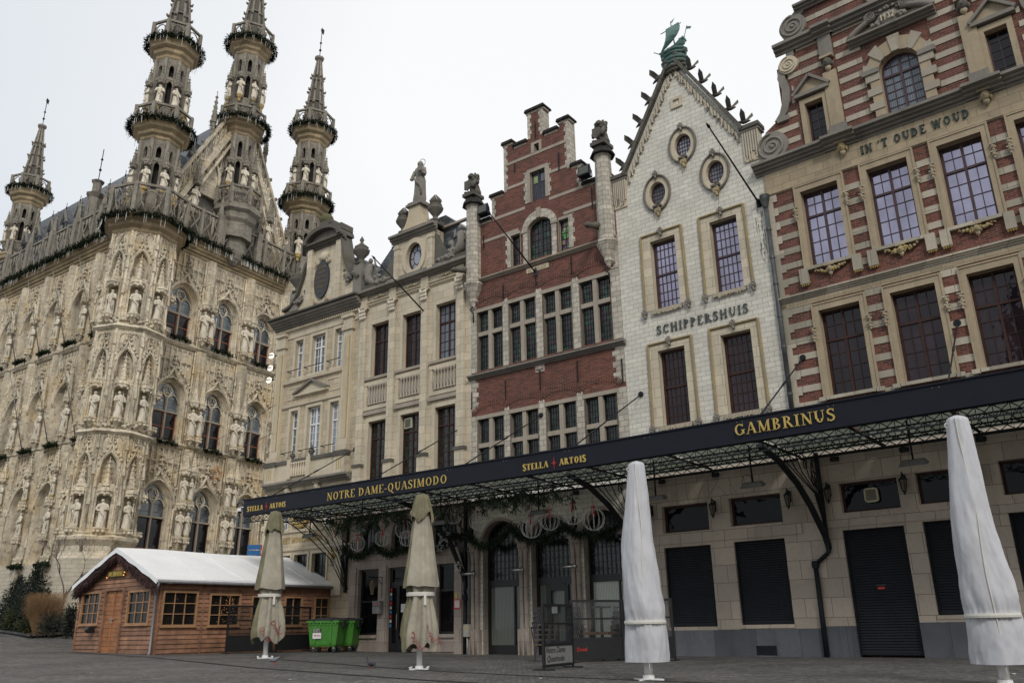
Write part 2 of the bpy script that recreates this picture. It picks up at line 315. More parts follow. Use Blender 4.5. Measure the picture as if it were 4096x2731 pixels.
# ---------------------------------------------------------------- stroke lettering
ST_, TH_ = .145, .055
def _g():
    T_, t_ = ST_, TH_
    G = {}
    G['I'] = (.36, [('s', .18, 0, .18, 1, T_), ('f', .18, 0, .34), ('f', .18, 1, .34)])
    G['N'] = (.78, [('s', .15, 0, .15, 1, t_), ('s', .13, 1, .65, 0, T_), ('s', .65, 0, .65, 1, t_), ('f', .15, 0, .26), ('f', .12, 1, .2), ('f', .65, 1, .26)])
    G['O'] = (.82, [('a', .41, .5, .34, .49, 0, 360)])
    G['Q'] = (.84, [('a', .41, .5, .34, .49, 0, 360), ('s', .40, .06, .78, -.22, .1)])
    G['T'] = (.68, [('s', .34, 0, .34, 1, T_), ('s', .04, .97, .64, .97, t_), ('s', .05, 1, .05, .78, t_), ('s', .63, 1, .63, .78, t_), ('f', .34, 0, .34)])
    G['R'] = (.74, [('s', .17, 0, .17, 1, T_), ('f', .17, 0, .32), ('f', .13, 1, .24), ('a', .30, .74, .26, .24, -90, 90), ('s', .17, .98, .32, .98, t_), ('s', .17, .5, .32, .5, t_), ('s', .36, .5, .66, 0, T_), ('f', .68, 0, .16)])
    G['B'] = (.66, [('s', .17, 0, .17, 1, T_), ('f', .12, 0, .2), ('f', .12, 1, .2), ('a', .28, .75, .24, .23, -90, 90), ('a', .30, .27, .28, .25, -90, 90), ('s', .17, .98, .3, .98, t_), ('s', .17, .51, .3, .51, t_), ('s', .17, .02, .3, .02, t_)])
    G['P'] = (.62, [('s', .17, 0, .17, 1, T_), ('f', .17, 0, .32), ('f', .12, 1, .2), ('a', .28, .73, .26, .25, -90, 90), ('s', .17, .98, .3, .98, t_), ('s', .17, .48, .3, .48, t_)])
    G['D'] = (.78, [('s', .17, 0, .17, 1, T_), ('f', .12, 0, .2), ('f', .12, 1, .2), ('a', .28, .5, .41, .48, -90, 90), ('s', .17, .98, .3, .98, t_), ('s', .17, .02, .3, .02, t_)])
    G['E'] = (.62, [('s', .17, 0, .17, 1, T_), ('f', .12, 0, .2), ('f', .12, 1, .2), ('s', .17, .975, .55, .975, t_), ('s', .17, .52, .44, .52, t_), ('s', .17, .025, .58, .025, t_), ('s', .55, .99, .55, .8, t_), ('s', .58, .01, .58, .22, t_)])
    G['L'] = (.60, [('s', .17, 0, .17, 1, T_), ('f', .12, 0, .2), ('f', .17, 1, .32), ('s', .17, .025, .56, .025, t_), ('s', .56, .01, .56, .24, t_)])
    G['H'] = (.80, [('s', .17, 0, .17, 1, T_), ('s', .63, 0, .63, 1, T_), ('s', .17, .52, .63, .52, t_)]+[('f', x, z, .3) for x in (.17, .63) for z in (0, 1)])
    G['A'] = (.76, [('s', .10, 0, .37, 1, t_), ('s', .39, 1, .66, 0, T_), ('s', .2, .34, .56, .34, t_), ('f', .10, 0, .22), ('f', .66, 0, .26)])
    G['M'] = (.95, [('s', .14, 0, .16, 1, t_), ('s', .18, 1, .46, .05, T_), ('s', .46, .05, .76, 1, t_), ('s', .78, 0, .78, 1, T_), ('f', .14, 0, .22), ('f', .78, 0, .3), ('f', .12, 1, .2), ('f', .81, 1, .2)])
    G['W'] = (1.0, [('s', .1, 1, .3, 0, T_), ('s', .3, 0, .5, 1, t_), ('s', .5, 1, .7, 0, T_), ('s', .7, 0, .9, 1, t_), ('f', .1, 1, .24), ('f', .9, 1, .2)])
    G['V'] = (.72, [('s', .1, 1, .36, 0, T_), ('s', .36, 0, .62, 1, t_), ('f', .1, 1, .24), ('f', .62, 1, .2)])
    G['U'] = (.76, [('s', .17, .34, .17, 1, T_), ('s', .62, .34, .62, 1, t_), ('a', .395, .34, .225, .33, 180, 360), ('f', .17, 1, .3), ('f', .62, 1, .24)])
    G['G'] = (.80, [('a', .42, .5, .35, .49, 48, 322), ('s', .67, .44, .67, .1, T_), ('f', .66, .45, .3), ('s', .66, .98, .66, .74, t_)])
    G['C'] = (.72, [('a', .42, .5, .35, .49, 48, 312), ('s', .64, .98, .64, .74, t_)])
    G['S'] = (.58, [('p', [(.48, .8), (.44, .92), (.3, .98), (.16, .92), (.1, .78), (.15, .64), (.3, .53), (.43, .42), (.49, .26), (.43, .1), (.28, .02), (.13, .08), (.08, .22)]), ('s', .49, .98, .49, .76, t_), ('s', .07, .02, .07, .26, t_)])
    G['K'] = (.76, [('s', .17, 0, .17, 1, T_), ('s', .2, .45, .62, 1, t_), ('s', .32, .6, .68, 0, T_), ('f', .17, 0, .3), ('f', .17, 1, .3), ('f', .62, 1, .2), ('f', .68, 0, .2)])
    G['X'] = (.7, [('s', .1, 1, .6, 0, T_), ('s', .1, 0, .6, 1, t_)])
    G['Y'] = (.7, [('s', .1, 1, .35, .5, T_), ('s', .35, .5, .6, 1, t_), ('s', .35, 0, .35, .5, T_)])
    G['1'] = (.4, [('s', .2, 0, .2, 1, T_), ('s', .08, .82, .2, .98, t_)])
    G['2'] = (.6, [('a', .29, .74, .2, .23, -20, 170), ('s', .46, .62, .1, .04, T_), ('s', .08, .05, .55, .05, .1)])
    G['3'] = (.58, [('a', .27, .75, .19, .22, -90, 160), ('a', .28, .27, .22, .26, -160, 90)])
    G['9'] = (.6, [('a', .3, .7, .2, .28, 0, 360), ('s', .5, .68, .24, 0, .1)])
    G['-'] = (.36, [('s', .05, .38, .31, .38, .09)])
    G["'"] = (.24, [('s', .14, .98, .08, .7, .1)])
    G[' '] = (.34, [])
    return G
GLY = _g()
def lettering(text, h, w=None, bold=1.0, track=.06, x0=0, z0=0, depth=.02, mat=None, mb=None, flare=False, slant=0):
    """cut-out letters in the x-z plane, front at y=-depth; w squeezes the line to a width"""
    mb = mb or MB(mat); adv = sum(GLY[c][0]+track for c in text)*h; k = (w/adv) if w else 1
    x = 0
    def quad(a, b, c, d):
        P = [(x0+(x+q[0]*h+slant*q[1]*h)*k, z0+q[1]*h) for q in (a, b, c, d)]
        mb.prism(P, -depth, 0, mat)
    for ch in text:
        for s in GLY[ch][1]:
            if s[0] == 's':
                _, xa, za, xb, zb, wd = s; wd *= bold if wd > .08 else max(1, bold*.8); dx, dz = xb-xa, zb-za; l = max(1e-6, sqrt(dx*dx+dz*dz))
                if abs(dz) >= abs(dx)*.5: ox, oz = wd/2/max(.5, abs(dz)/l), 0
                else: ox, oz = 0, wd/2
                if ox: quad((xa-ox, za), (xa+ox, za), (xb+ox, zb), (xb-ox, zb))
                else: quad((xa, za-oz), (xb, zb-oz), (xb, zb+oz), (xa, za+oz))
            elif s[0] == 'f':
                _, xa, za, wd = s; hh = .05*bold; z_ = 0 if za < .5 else za-hh
                if za not in (0, 1): z_ = za-hh/2
                quad((xa-wd/2, z_), (xa+wd/2, z_), (xa+wd/2, z_+hh), (xa-wd/2, z_+hh))
            elif s[0] == 'a':
                _, cx, cz, rx, rz, a0, a1 = s; n = max(5, int(abs(a1-a0)/24)); pr = None
                for i in range(n+1):
                    a = radians(a0+(a1-a0)*i/n); wd = (TH_+(ST_-TH_)*abs(cos(a))**.8)*bold
                    o = (cx+rx*cos(a), cz+rz*sin(a)); q = (cx+(rx-wd)*cos(a), cz+(rz-wd)*sin(a))
                    if pr: quad(pr[0], o, q, pr[1])
                    pr = (o, q)
            else:
                P = s[1]; pr = None
                for i, p in enumerate(P):
                    t = i/(len(P)-1); wd = (TH_+(ST_-TH_)*sin(pi*t)**.7)*bold/2
                    a = P[max(0, i-1)]; b = P[min(len(P)-1, i+1)]; dx, dz = b[0]-a[0], b[1]-a[1]; l = sqrt(dx*dx+dz*dz)
                    o = (p[0]-dz/l*wd, p[1]+dx/l*wd); q = (p[0]+dz/l*wd, p[1]-dx/l*wd)
                    if pr: quad(pr[0], o, q, pr[1])
                    pr = (o, q)
        x += (GLY[ch][0]+track)*h
    return mb
def font_mb(text, size, mat, depth=.004, shear=0, align='LEFT'):
    """lower-case or italic wording from Blender's own built-in face, as mesh data in the x-z plane"""
    cu = bpy.data.curves.new('wording', 'FONT'); cu.body = text; cu.size = size; cu.extrude = depth; cu.shear = shear; cu.align_x = align; cu.resolution_u = 2
    o = bpy.data.objects.new('wording', cu); COL.objects.link(o); dg = bpy.context.evaluated_depsgraph_get(); dg.update()
    me = o.evaluated_get(dg).to_mesh(); mb = MB(mat)
    mb.v = [(v.co.x, -v.co.z, v.co.y) for v in me.vertices]
    for p in me.polygons: mb.face(list(p.vertices), mat, False)
    o.evaluated_get(dg).to_mesh_clear(); bpy.data.objects.remove(o); bpy.data.curves.remove(cu)
    return mb
# ---------------------------------------------------------------- shared building pieces
def ring(mb, x0, x1, z0, z1, wl, wr, wt, wb, y0, y1, m):
    mb.box(x0-wl, x0, y0, y1, z0-wb, z1+wt, m); mb.box(x1, x1+wr, y0, y1, z0-wb, z1+wt, m)
    if wt: mb.box(x0, x1, y0, y1, z1, z1+wt, m)
    if wb: mb.box(x0, x1, y0, y1, z0-wb, z0, m)
def extr(mb, prof, x0, x1, m):                         # profile [(y, z)] run along x
    k = len(prof); n = mb.pts([(x0, y, z) for y, z in prof]+[(x1, y, z) for y, z in prof])
    for i in range(k-1): mb.face((n+i, n+k+i, n+k+i+1, n+i+1), m, False)
    mb.face(range(n, n+k), m, False); mb.face([n+k+i for i in reversed(range(k))], m, False)
def mould(z0, z1, out, steps=4, top=.03):              # cornice profile flaring upwards
    P = [(0, z0)]; h = z1-z0
    for i in range(steps):
        o = out*((i+1)/steps)**1.2; P += [(-o, z0+h*i/steps), (-o, z0+h*(i+.8)/steps)]
    P += [(-out, z1), (0, z1+top)]
    return P
def window(parent, x0, x1, z0, z1, y, cols, rows, fm, gm, fw=.06, bw=.022, mull=.07, tz=(), label=None, arch=None, pane_y=.03):
    """casement window: frame with mullion, transoms and glazing bars, pane as its child"""
    f = MB(fm); c = (x0+x1)/2
    if arch: out = rharch(x0, x1, z0, arch, z1); inn = rharch(x0+fw, x1-fw, z0+fw, arch, z1-fw)
    else: out = rect(x0, x1, z0, z1); inn = rect(x0+fw, x1-fw, z0+fw, z1-fw)
    f.wall(out, [inn], y, y+.05, fm)
    def top(x):
        if not arch: return z1
        r = (x1-x0)/2; return arch+(z1-arch)*sqrt(max(0, 1-((x-c)/r)**2))
    def hw(z):
        if not arch or z <= arch: return (x1-x0)/2
        return (x1-x0)/2*sqrt(max(0, 1-((z-arch)/(z1-arch))**2))
    if mull: f.box(c-mull/2, c+mull/2, y-.015, y+.05, z0+fw, top(c)-fw*.5)
    for t in tz: f.box(c-hw(t)+fw*.5, c+hw(t)-fw*.5, y-.02, y+.05, t-.035, t+.035)
    levels = [z0]+list(tz)+[z1]
    sides = [(x0+fw, c-mull/2), (c+mull/2, x1-fw)] if mull else [(x0+fw, x1-fw)]
    for a, b in sides:
        n = cols//len(sides) if mull else cols
        for i in range(1, n): xx = a+(b-a)*i/n; f.box(xx-bw/2, xx+bw/2, y+.006, y+.04, z0+fw, top(xx)-fw*.5)
    rs = rows if hasattr(rows, '__len__') else [rows]
    for k, r in enumerate(rs):
        a, b = levels[k], levels[k+1]
        for i in range(1, r): zz = a+(b-a)*i/r; f.box(c-hw(zz)+fw*.5, c+hw(zz)-fw*.5, y+.009, y+.038, zz-bw/2, zz+bw/2)
    w = f.build('window', parent, label=label)
    g = MB(gm); g.prism(out, y+pane_y, y+pane_y+.015, gm); g.build('pane', w)
    return w
def body(mb, x0, x1, z1, m, depth=9, y0=.42, z0=-.6): mb.box(x0+.01, x1-.01, y0, depth, z0, z1, m)
def gable_roof(mb, x0, x1, ze, xr, zr, y0, y1, m): mb.prism([(x0, ze), (x1, ze), (xr, zr)], y0, y1, m)
def volute(mb, cx, cz, R, y0, y1, m, turn=1, spin=2.2):
    mb.prism(arcp(cx, cz, R, R, 0, 360, 26)[:-1], y0, y1, m)
    pts = []; n = 46
    for i in range(n+1):
        t = i/n; r = R*(.93-.78*t); a = turn*2*pi*spin*t+pi/2; pts.append((cx+r*cos(a), y0-.015, cz+r*sin(a)))
    mb.tube(pts, [R*.085*(1-.4*i/n) for i in range(n+1)], 5, m, caps=True)
    mb.ball((cx, y0, cz), (R*.16, R*.12, R*.16), 8, 4, m)
def rope(mb, path, r, m, pitch=.16, step=.035, close=False):
    P = [Vector(p) for p in path]; out = []
    for a, b in zip(P[:-1], P[1:]):
        k = max(1, int((b-a).length/step)); out += [a.lerp(b, i/k) for i in range(k)]
    out.append(P[-1])
    s = 0
    A, B = [], []
    for i, p in enumerate(out):
        if i: s += (p-out[i-1]).length
        t = (out[min(i+1, len(out)-1)]-out[max(0, i-1)]).normalized(); side = t.cross(Vector((0, 1, 0))).normalized(); ph = 2*pi*s/pitch
        off = side*cos(ph)*r*.6+Vector((0, 1, 0))*sin(ph)*r*.6; A.append(p+off); B.append(p-off)
    mb.tube(A, r*.75, 5, m); mb.tube(B, r*.75, 5, m)
def knot(mb, x, z, r, m, y=-.09):
    for k in range(3):
        a = k*pi/3; mb.tube([(x+r*cos(t)*.7, y-.03*sin(t*2+k), z+r*.9*sin(t)*cos(a*.3)) for t in [a+2*pi*i/8 for i in range(9)]], r*.34, 5, m)
    mb.ball((x, y, z), (r*.7, r*.6, r*.7), 7, 4, m)
    mb.tube([(x, y, z-r*.6), (x+.02, y, z-r*1.3), (x+.03, y, z-r*1.9)], [r*.4, r*.36, r*.5], 6, m)
def baluster(mb, x, y, z0, z1, r, m, n=8):
    h = z1-z0; mb.lathe([(r*.9, z0), (r*.9, z0+.08*h), (r*.5, z0+.12*h), (r, z0+.34*h), (r*.8, z0+.5*h), (r*.42, z0+.72*h), (r*.55, z0+.85*h), (r*.9, z0+.92*h), (r*.9, z1)], n, (x, y), m, smooth=True)
def mask_console(mb, x, z, s, m, m2=None, y=0):
    mb.box(x-.5*s, x+.5*s, y-.5*s, y, z+.55*s, z+.75*s, m); mb.ball((x, y-.25*s, z+.15*s), (.38*s, .3*s, .45*s), 8, 5, m2 or m, jit=.08)
    mb.ball((x, y-.52*s, z+.1*s), (.09*s, .12*s, .12*s), 5, 3, m2 or m)
    for q in (-1, 1): mb.ball((x+q*.15*s, y-.48*s, z+.25*s), .07*s, 5, 3, m2 or m); mb.ball((x+q*.36*s, y-.15*s, z-.02*s), (.14*s, .16*s, .26*s), 6, 4, m2 or m)
    mb.lathe([(.02*s, z-.75*s), (.18*s, z-.5*s), (.3*s, z-.25*s)], 6, (x, y-.12*s), m, smooth=True)
def swag(mb, x0, x1, z, drop, r, m, y=-.05, n=9, m2=None):
    for i in range(n+1):
        t = i/n; x = x0+(x1-x0)*t; zz = z-drop*4*t*(1-t); q = r*(.7+.6*sin(pi*t))
        for k in range(3): mb.ball((x+random.uniform(-q, q)*.5, y-random.uniform(0, q*.6), zz+random.uniform(-q, q)*.6), q*random.uniform(.45, .75), 6, 4, m2 if m2 and (i+k) % 3 == 0 else m)
def anchor(mb, x, z0, z1, m=None, y=-.03): mb.bar((x, y, z0), (x, y, z1), .035, .03, m)
def quoins(mb, x0, x1, z0, z1, h, alt, side, m, y=-.018, y1=.02):
    z = z0; k = 0
    while z < z1-.02:
        t = min(h, z1-z); e = alt if k % 2 else 0
        mb.box(x0-(e if side < 0 else 0), x1+(e if side > 0 else 0), y, y1, z+.004, z+t-.004, m); z += t; k += 1

def robed(mb, h, m, seed=0, m2=None, halo=False):
    """standing robed stone figure, feet at the origin, facing -y"""
    rnd = random.Random(seed); H = h; lean = rnd.uniform(-.04, .04); n = 14; sway = rnd.uniform(-.05, .05)
    secs = [(0, .15, .11), (.06, .155, .115), (.2, .135, .10), (.38, .125, .095), (.50, .125, .092), (.60, .105, .078), (.68, .12, .085), (.76, .145, .09), (.815, .135, .08), (.845, .06, .055), (.87, .045, .045)]
    b = len(mb.v)
    for z, rx, ry in secs:
        ox = sway*sin(pi*z)*H; fold = .12 if z < .55 else .03
        for j in range(n):
            a = 2*pi*j/n; q = 1+fold*sin(5*a+seed+z*3)*(1 if z < .6 else .4)
            mb.v.append((ox+rx*H*cos(a)*q, ry*H*sin(a)*q, z*H))
    for i in range(len(secs)-1):
        for j in range(n): j2 = (j+1) % n; mb.face((b+i*n+j, b+i*n+j2, b+(i+1)*n+j2, b+(i+1)*n+j), m, True)
    hz = .925*H; hx = lean*H
    mb.ball((hx, -.005*H, hz), (.052*H, .06*H, .072*H), 10, 7, m); mb.ball((hx, -.068*H, hz-.006*H), (.012*H, .016*H, .02*H), 5, 3, m)
    mb.ball((hx, .018*H, hz+.012*H), (.062*H, .062*H, .072*H), 8, 6, m, jit=.08)
    if rnd.random() < .5: mb.ball((hx, -.05*H, hz-.055*H), (.03*H, .03*H, .045*H), 6, 4, m)
    for s in (-1, 1):
        sh = Vector((s*.13*H, 0, .79*H)); el = Vector((s*(.17+rnd.uniform(0, .03))*H, -.03*H, .61*H))
        hd = Vector((s*rnd.uniform(.02, .14)*H, -rnd.uniform(.10, .16)*H, rnd.uniform(.52, .70)*H))
        mb.tube([sh, el.lerp(sh, .3), el, el.lerp(hd, .5), hd], [.045*H, .045*H, .042*H, .034*H, .024*H], 7, m); mb.ball(hd, .027*H, 6, 4, m)
        if s == 1:
            if rnd.random() < .5: mb.box(hd.x-.05*H, hd.x+.05*H, hd.y-.02*H, hd.y+.02*H, hd.z-.02*H, hd.z+.11*H, m)
            else: mb.tube([hd+Vector((0, 0, -.45*H)), hd+Vector((.01*H, 0, .3*H))], .011*H, 5, m)
    mb.tube([(sway*H-.1*H, -.09*H, .60*H), (0, -.115*H, .48*H), (.12*H, -.09*H, .35*H), (.13*H, -.08*H, .12*H)], [.02*H, .035*H, .035*H, .02*H], 5, m)
    if halo:
        mb.tube([(hx+.10*H*cos(t), .05*H, hz+.05*H+.10*H*sin(t)) for t in [2*pi*i/18 for i in range(19)]], .007*H, 4, m2 or m)
def lion(mb, h, m):
    """seated lion holding a shield, facing -y"""
    mb.box(-.25*h, .25*h, -.3*h, .28*h, 0, .12*h, m); mb.ball((0, .12*h, .28*h), (.2*h, .2*h, .2*h), 8, 5, m)
    mb.tube([(0, .14*h, .22*h), (0, .06*h, .45*h), (0, -.04*h, .66*h)], [.2*h, .18*h, .15*h], 9, m)
    for s in (-1, 1):
        mb.ball((s*.17*h, .02*h, .22*h), (.08*h, .17*h, .13*h), 7, 4, m); mb.tube([(s*.15*h, -.1*h, .6*h), (s*.17*h, -.2*h, .42*h), (s*.15*h, -.24*h, .3*h)], [.075*h, .06*h, .05*h], 7, m)
        mb.ball((s*.14*h, -.22*h, .16*h), (.07*h, .1*h, .05*h), 6, 4, m); mb.ball((s*.1*h, -.02*h, .93*h), .045*h, 5, 3, m)
    for i in range(26):
        a = i*2.4; t = i/26; r = .16*h; mb.ball((r*cos(a), .0*h+r*.7*sin(a)+.02*h, (.60+.3*t)*h), .07*h*random.uniform(.8, 1.2), 6, 4, m)
    mb.ball((0, -.1*h, .83*h), (.11*h, .12*h, .11*h), 8, 6, m); mb.ball((0, -.2*h, .79*h), (.07*h, .07*h, .055*h), 7, 4, m)
    mb.prism([(-.13*h, .55*h), (-.13*h, .3*h), (0, .16*h), (.13*h, .3*h), (.13*h, .55*h)], -.34*h, -.30*h, m)
def bird(mb, s, m):
    """cast bird landing, wings up and back, facing -x"""
    mb.tube([(-.32*s, 0, .22*s), (-.22*s, 0, .2*s), (-.05*s, 0, .12*s), (.12*s, 0, .05*s), (.36*s, 0, -.03*s)], [.02*s, .06*s, .11*s, .09*s, .03*s], 7, m); mb.ball((-.27*s, 0, .23*s), .07*s, 6, 4, m)
    for q in (-1, 1):
        W = [(-.12*s, .05*s*q, .16*s), (.16*s, .06*s*q, .1*s), (.32*s, .28*s*q, .34*s), (.22*s, .36*s*q, .58*s), (.02*s, .26*s*q, .4*s)]
        n = mb.pts([(x, y-.015*s, z) for x, y, z in W]+[(x, y+.015*s, z) for x, y, z in W])
        mb.face(range(n, n+5), m, False); mb.face([n+5+i for i in reversed(range(5))], m, False)
        for i in range(5): j = (i+1) % 5; mb.face((n+i, n+j, n+5+j, n+5+i), m, False)
def urn(mb, x, y, z, h, m, flame=False):
    r = h*.26
    mb.lathe([(r*.7, z), (r*.7, z+.06*h), (r*.3, z+.12*h), (r*.35, z+.2*h), (r, z+.42*h), (r*1.05, z+.5*h), (r*.75, z+.56*h), (r*.9, z+.6*h), (r*.5, z+.68*h)], 10, (x, y), m, smooth=True)
    if flame:
        for i in range(9): a = i*2.4; mb.tube([(x+r*.4*cos(a), y+r*.4*sin(a), z+.62*h), (x+r*.6*cos(a+.5), y+r*.6*sin(a+.5), z+.78*h), (x+r*.1*cos(a), y+r*.1*sin(a), z+(.92+.08*(i % 2))*h)], [r*.3, r*.24, r*.04], 5, m)
    else: mb.lathe([(r*.3, z+.66*h), (r*.36, z+.72*h), (r*.14, z+.78*h), (r*.3, z+.86*h), (r*.04, z+h)], 8, (x, y), m, smooth=True)
def merman(mb, m, s=1):
    """half-human, half-fish figure leaning on its tail"""
    mb.tube([(.45*s, 0, .1*s), (.25*s, -.05*s, .12*s), (.05*s, -.08*s, .3*s), (0, -.05*s, .6*s), (.06*s, 0, .95*s), (.08*s, 0, 1.1*s)], [.08*s, .16*s, .21*s, .17*s, .19*s, .07*s], 9, m)
    mb.ball((.08*s, -.02*s, 1.24*s), (.1*s, .11*s, .13*s), 8, 6, m)
    mb.tube([(.22*s, 0, 1.0*s), (.42*s, 0, .85*s), (.35*s, -.05*s, 1.2*s)], [.07*s, .06*s, .04*s], 6, m); mb.tube([(-.1*s, 0, 1.0*s), (-.28*s, -.05*s, .8*s), (-.22*s, -.1*s, .55*s)], [.07*s, .06*s, .05*s], 6, m)
    mb.tube([(.4*s, 0, .12*s), (.62*s, 0, .3*s), (.5*s, 0, .55*s), (.62*s, 0, .72*s)], [.1*s, .1*s, .07*s, .16*s], 7, m)
    for i in range(5): mb.ball((.3*s+.12*s*i, -.02*s, (.1+.25*(i % 2))*s), .11*s, 6, 4, m)
# ================================================================ right-hand house: brick, stone bands, scrolled gable
def house_right():
    R = thing('gabled_house', 'red brick house with pale stone bands and a scrolled gable, furthest right', 'house', FA.P, FA.rz)
    W = 9.2
    # ground floor
    g = MB(CAFE)
    doors = [rect(.92, 2.57, .06, 3.33)]; shut = [(3.04, 4.18, 1.03, 3.38), (5.07, 6.25, 1.03, 3.42), (6.9, 8.4, 1.03, 3.42)]
    tr = [(.99, 2.58, 3.80, 4.63), (3.05, 4.17, 3.83, 4.68), (5.07, 6.22, 3.86, 4.73), (6.9, 8.35, 3.86, 4.73)]
    g.wall([(0, .8), (.92, .8), (.92, 3.33), (2.57, 3.33), (2.57, .8), (W, .8), (W, 6.0), (0, 6.0)], [rect(*q) for q in shut+tr], 0, .3)
    # door opening cuts the plinth too
    g.box(.0, .92, -.03, .3, -.3, .8, BLUEST); g.box(2.57, W, -.03, .3, -.3, .86, BLUEST)
    g.box(.3, W, -.035, .0, 3.42, 3.74)
    for x0, x1, z0, z1 in shut: g.box(x0-.02, x1+.02, -.02, .12, z0-.1, z0)
    g.build('shopfront_wall', R)
    for x0, x1, z0, z1 in [(.92, 2.57, .06, 3.33)]+shut:
        s = MB(SHUT); z = z0; k = 0
        while z < z1-.02: n = s.pts([(x0, .115, z), (x1, .115, z), (x1, .14, z+.055), (x0, .14, z+.055), (x0, .15, z+.07), (x1, .15, z+.07)]); s.face((n, n+1, n+2, n+3)); s.face((n+3, n+2, n+5, n+4)); z += .07; k += 1
        s.box(x0, x1, .10, .17, z0, z0+.07); s.box(x0, x0+.05, .08, .17, z0, z1, IRON); s.box(x1-.05, x1, .08, .17, z0, z1, IRON); o = s.build('roller_shutter', R)
        if z0 < .5:
            p = MB(REDP); p.box(1.62, 1.80, .115, .13, 1.72, 1.78); p.box(1.58, 1.84, .118, .128, 1.80, 1.85, FRAMEK); p.build('red_sticker', o)
    for i, (x0, x1, z0, z1) in enumerate(tr): window(R, x0, x1, z0, z1, .2, 1, 1, FRAMER, GL_BLK, fw=.07, mull=0)
    f = MB(plain('cream_plastic', (.55, .50, .33), .5, .08)); f.prism([(1.63+.38*(.5+.5*c_*abs(c_)**-.6 if c_ else .5), 4.03+.4*(.5+.5*s_*abs(s_)**-.6 if s_ else .5)) for c_, s_ in [(cos(a), sin(a)) for a in [2*pi*i/24+.01 for i in range(24)]]], .10, .17)
    for i in range(14): f.box(1.68, 1.96, .085, .105, 4.09+i*.021, 4.098+i*.021, FRAMEK)
    f.build('extractor_fan', R)
    v = MB(BLUEST); v.box(7.5, 8.1, -.05, -.03, .1, .35, IRON); v.build('vent_grille', R)
    # upper storeys
    u = MB(RED); low = [(1.16, 2.37), (3.24, 4.44), (5.25, 6.40), (7.25, 8.42)]; up = [(1.12, 2.29), (3.18, 4.34), (5.17, 6.33), (7.16, 8.30)]
    u.wall(rect(0, W, 6.0, 15.25), [rect(a, b, 7.16, 9.83) for a, b in low]+[rect(a, b, 11.29, 13.88) for a, b in up], 0, .32, rm=TAN_P)
    body(u, 0, W, 15.2, DRED); u.build('brick_wall', R)
    t = MB(TAN)
    for zs, z0, z1, xs in ((7.16, 6.0, 10.3, low), (11.29, 10.5, 14.1, up)):
        zt = 9.83 if zs < 9 else 13.88
        edges = [0]+[q for a, b in xs for q in (a-.19, b+.19)]+[W]
        # stone bands across the brick piers
        z = z0+.42
        while z < z1-.2:
            for k in range(0, len(edges), 2): t.box(edges[k], edges[k+1], -.022, .02, z, z+.20, BAND)
            z += .50
        t.box(0, W, -.03, .02, zt+.30 if zs < 9 else 14.1, z1 if zs < 9 else 14.12, TAN)
        for a, b in xs:
            ring(t, a, b, zs, zt, .20, .20, .24, 0, -.06, .03, TAN_P); ring(t, a-.15, b+.15, zs, zt+.19, .05, .05, .05, 0, -.085, -.06, TAN_P)
            t.box(a-.1, b+.1, -.12, .1, zs-.10, zs-.002, BAND)
            for e, q in ((a-.22, -1), (b+.22, 1)):
                for k in range(2): mask_console(t, e, zt-.62-.24*k, .16, BAND, TAN_P, -.07)
                if zs > 9:
                    t.box(e-.13, e+.13, -.13, .02, zs-.52, zs-.02, BAND)
                    for k in range(4): t.lathe([(.005, zs-.60), (.03, zs-.56), (.03, zs-.52)], 5, (e-.09+.06*k, -.09), GILT)
                else: t.box(e-.1, e+.1, -.12, .02, zs-.12, zs, BAND)
            if zs > 9:
                swag(t, a+.14, b-.14, zs-.16, .1, .075, ROPE, m2=GILT); mask_console(t, (a+b)/2, zs-.28, .26, TAN_P, ROPE, -.03)
    z = 6.1; k = 0
    while z < 14.0:                                      # quoins along the left edge
        t.box(0, .34 if k % 2 else .2, -.03, .02, z, z+.25, BAND); t.box(W-.3, W, -.03, .02, z, z+.25, BAND); z += .25; k += 1
    extr(t, mould(10.28, 10.5, .16), 0, W, BAND)
    t.box(0, W, -.04, .05, 13.86+.26+.0, 15.0, TAN); extr(t, [(0, 14.12), (-.07, 14.14), (-.07, 14.22), (0, 14.24)], 0, W, TAN_P)
    extr(t, mould(14.92, 15.28, .38, 4, .05), -.25, W+.2, GREYST)
    extr(t, mould(14.92, 15.282, .50, 4, .05), 2.1, 3.1, GREYST); extr(t, mould(14.92, 15.282, .50, 4, .05), 6.15, 7.15, GREYST)
    t.build('stone_trim', R)
    for x in (2.62, 6.65):
        q = MB(TAN_P); mask_console(q, x, 14.82, .36, TAN_P, ROPE, -.05); q.build('mask_bracket', R)
    for a, b in low: window(R, a, b, 7.16, 9.83, .22, 4, [4, 2], FRAMER, GL_MR, fw=.07, tz=(8.9,))
    for a, b in up: window(R, a, b, 11.29, 13.88, .22, 4, [4, 2], FRAMEV, GL_SKY, fw=.08, tz=(13.05,))
    x = 3.13
    lm = lettering("IN 'T OUDE WOUD", .27, 3.09, 1.25, .16, depth=.035, mat=HATCH); lm.build('lettering', R, (3.13, -.045, 14.44))
    # gable
    c = 4.6
    L = [(.02, 15.3), (-.03, 15.6), (.05, 16.15), (.25, 16.5), (.62, 16.72), (.82, 16.95), (.95, 17.3), (1.0, 17.8), (.9, 18.25), (1.0, 18.75), (1.3, 18.95), (1.3, 19.42), (1.35, 19.5), (1.25, 19.85), (1.4, 20.25), (1.84, 20.6), (2.1, 20.75), (2.7, 21.3), (3.1, 22.2), (3.2, 22.8), (3.9, 23.1), (4.6, 23.6)]
    out = L+[(2*c-x, z) for x, z in reversed(L[:-1])]; out = list(reversed(out))
    gm = MB(RED)
    hol = [rect(1.66, 2.24, 15.46, 16.95), rect(6.97, 7.55, 15.46, 16.95), rharch(4.05, 5.18, 15.5, 17.0, 17.5)]
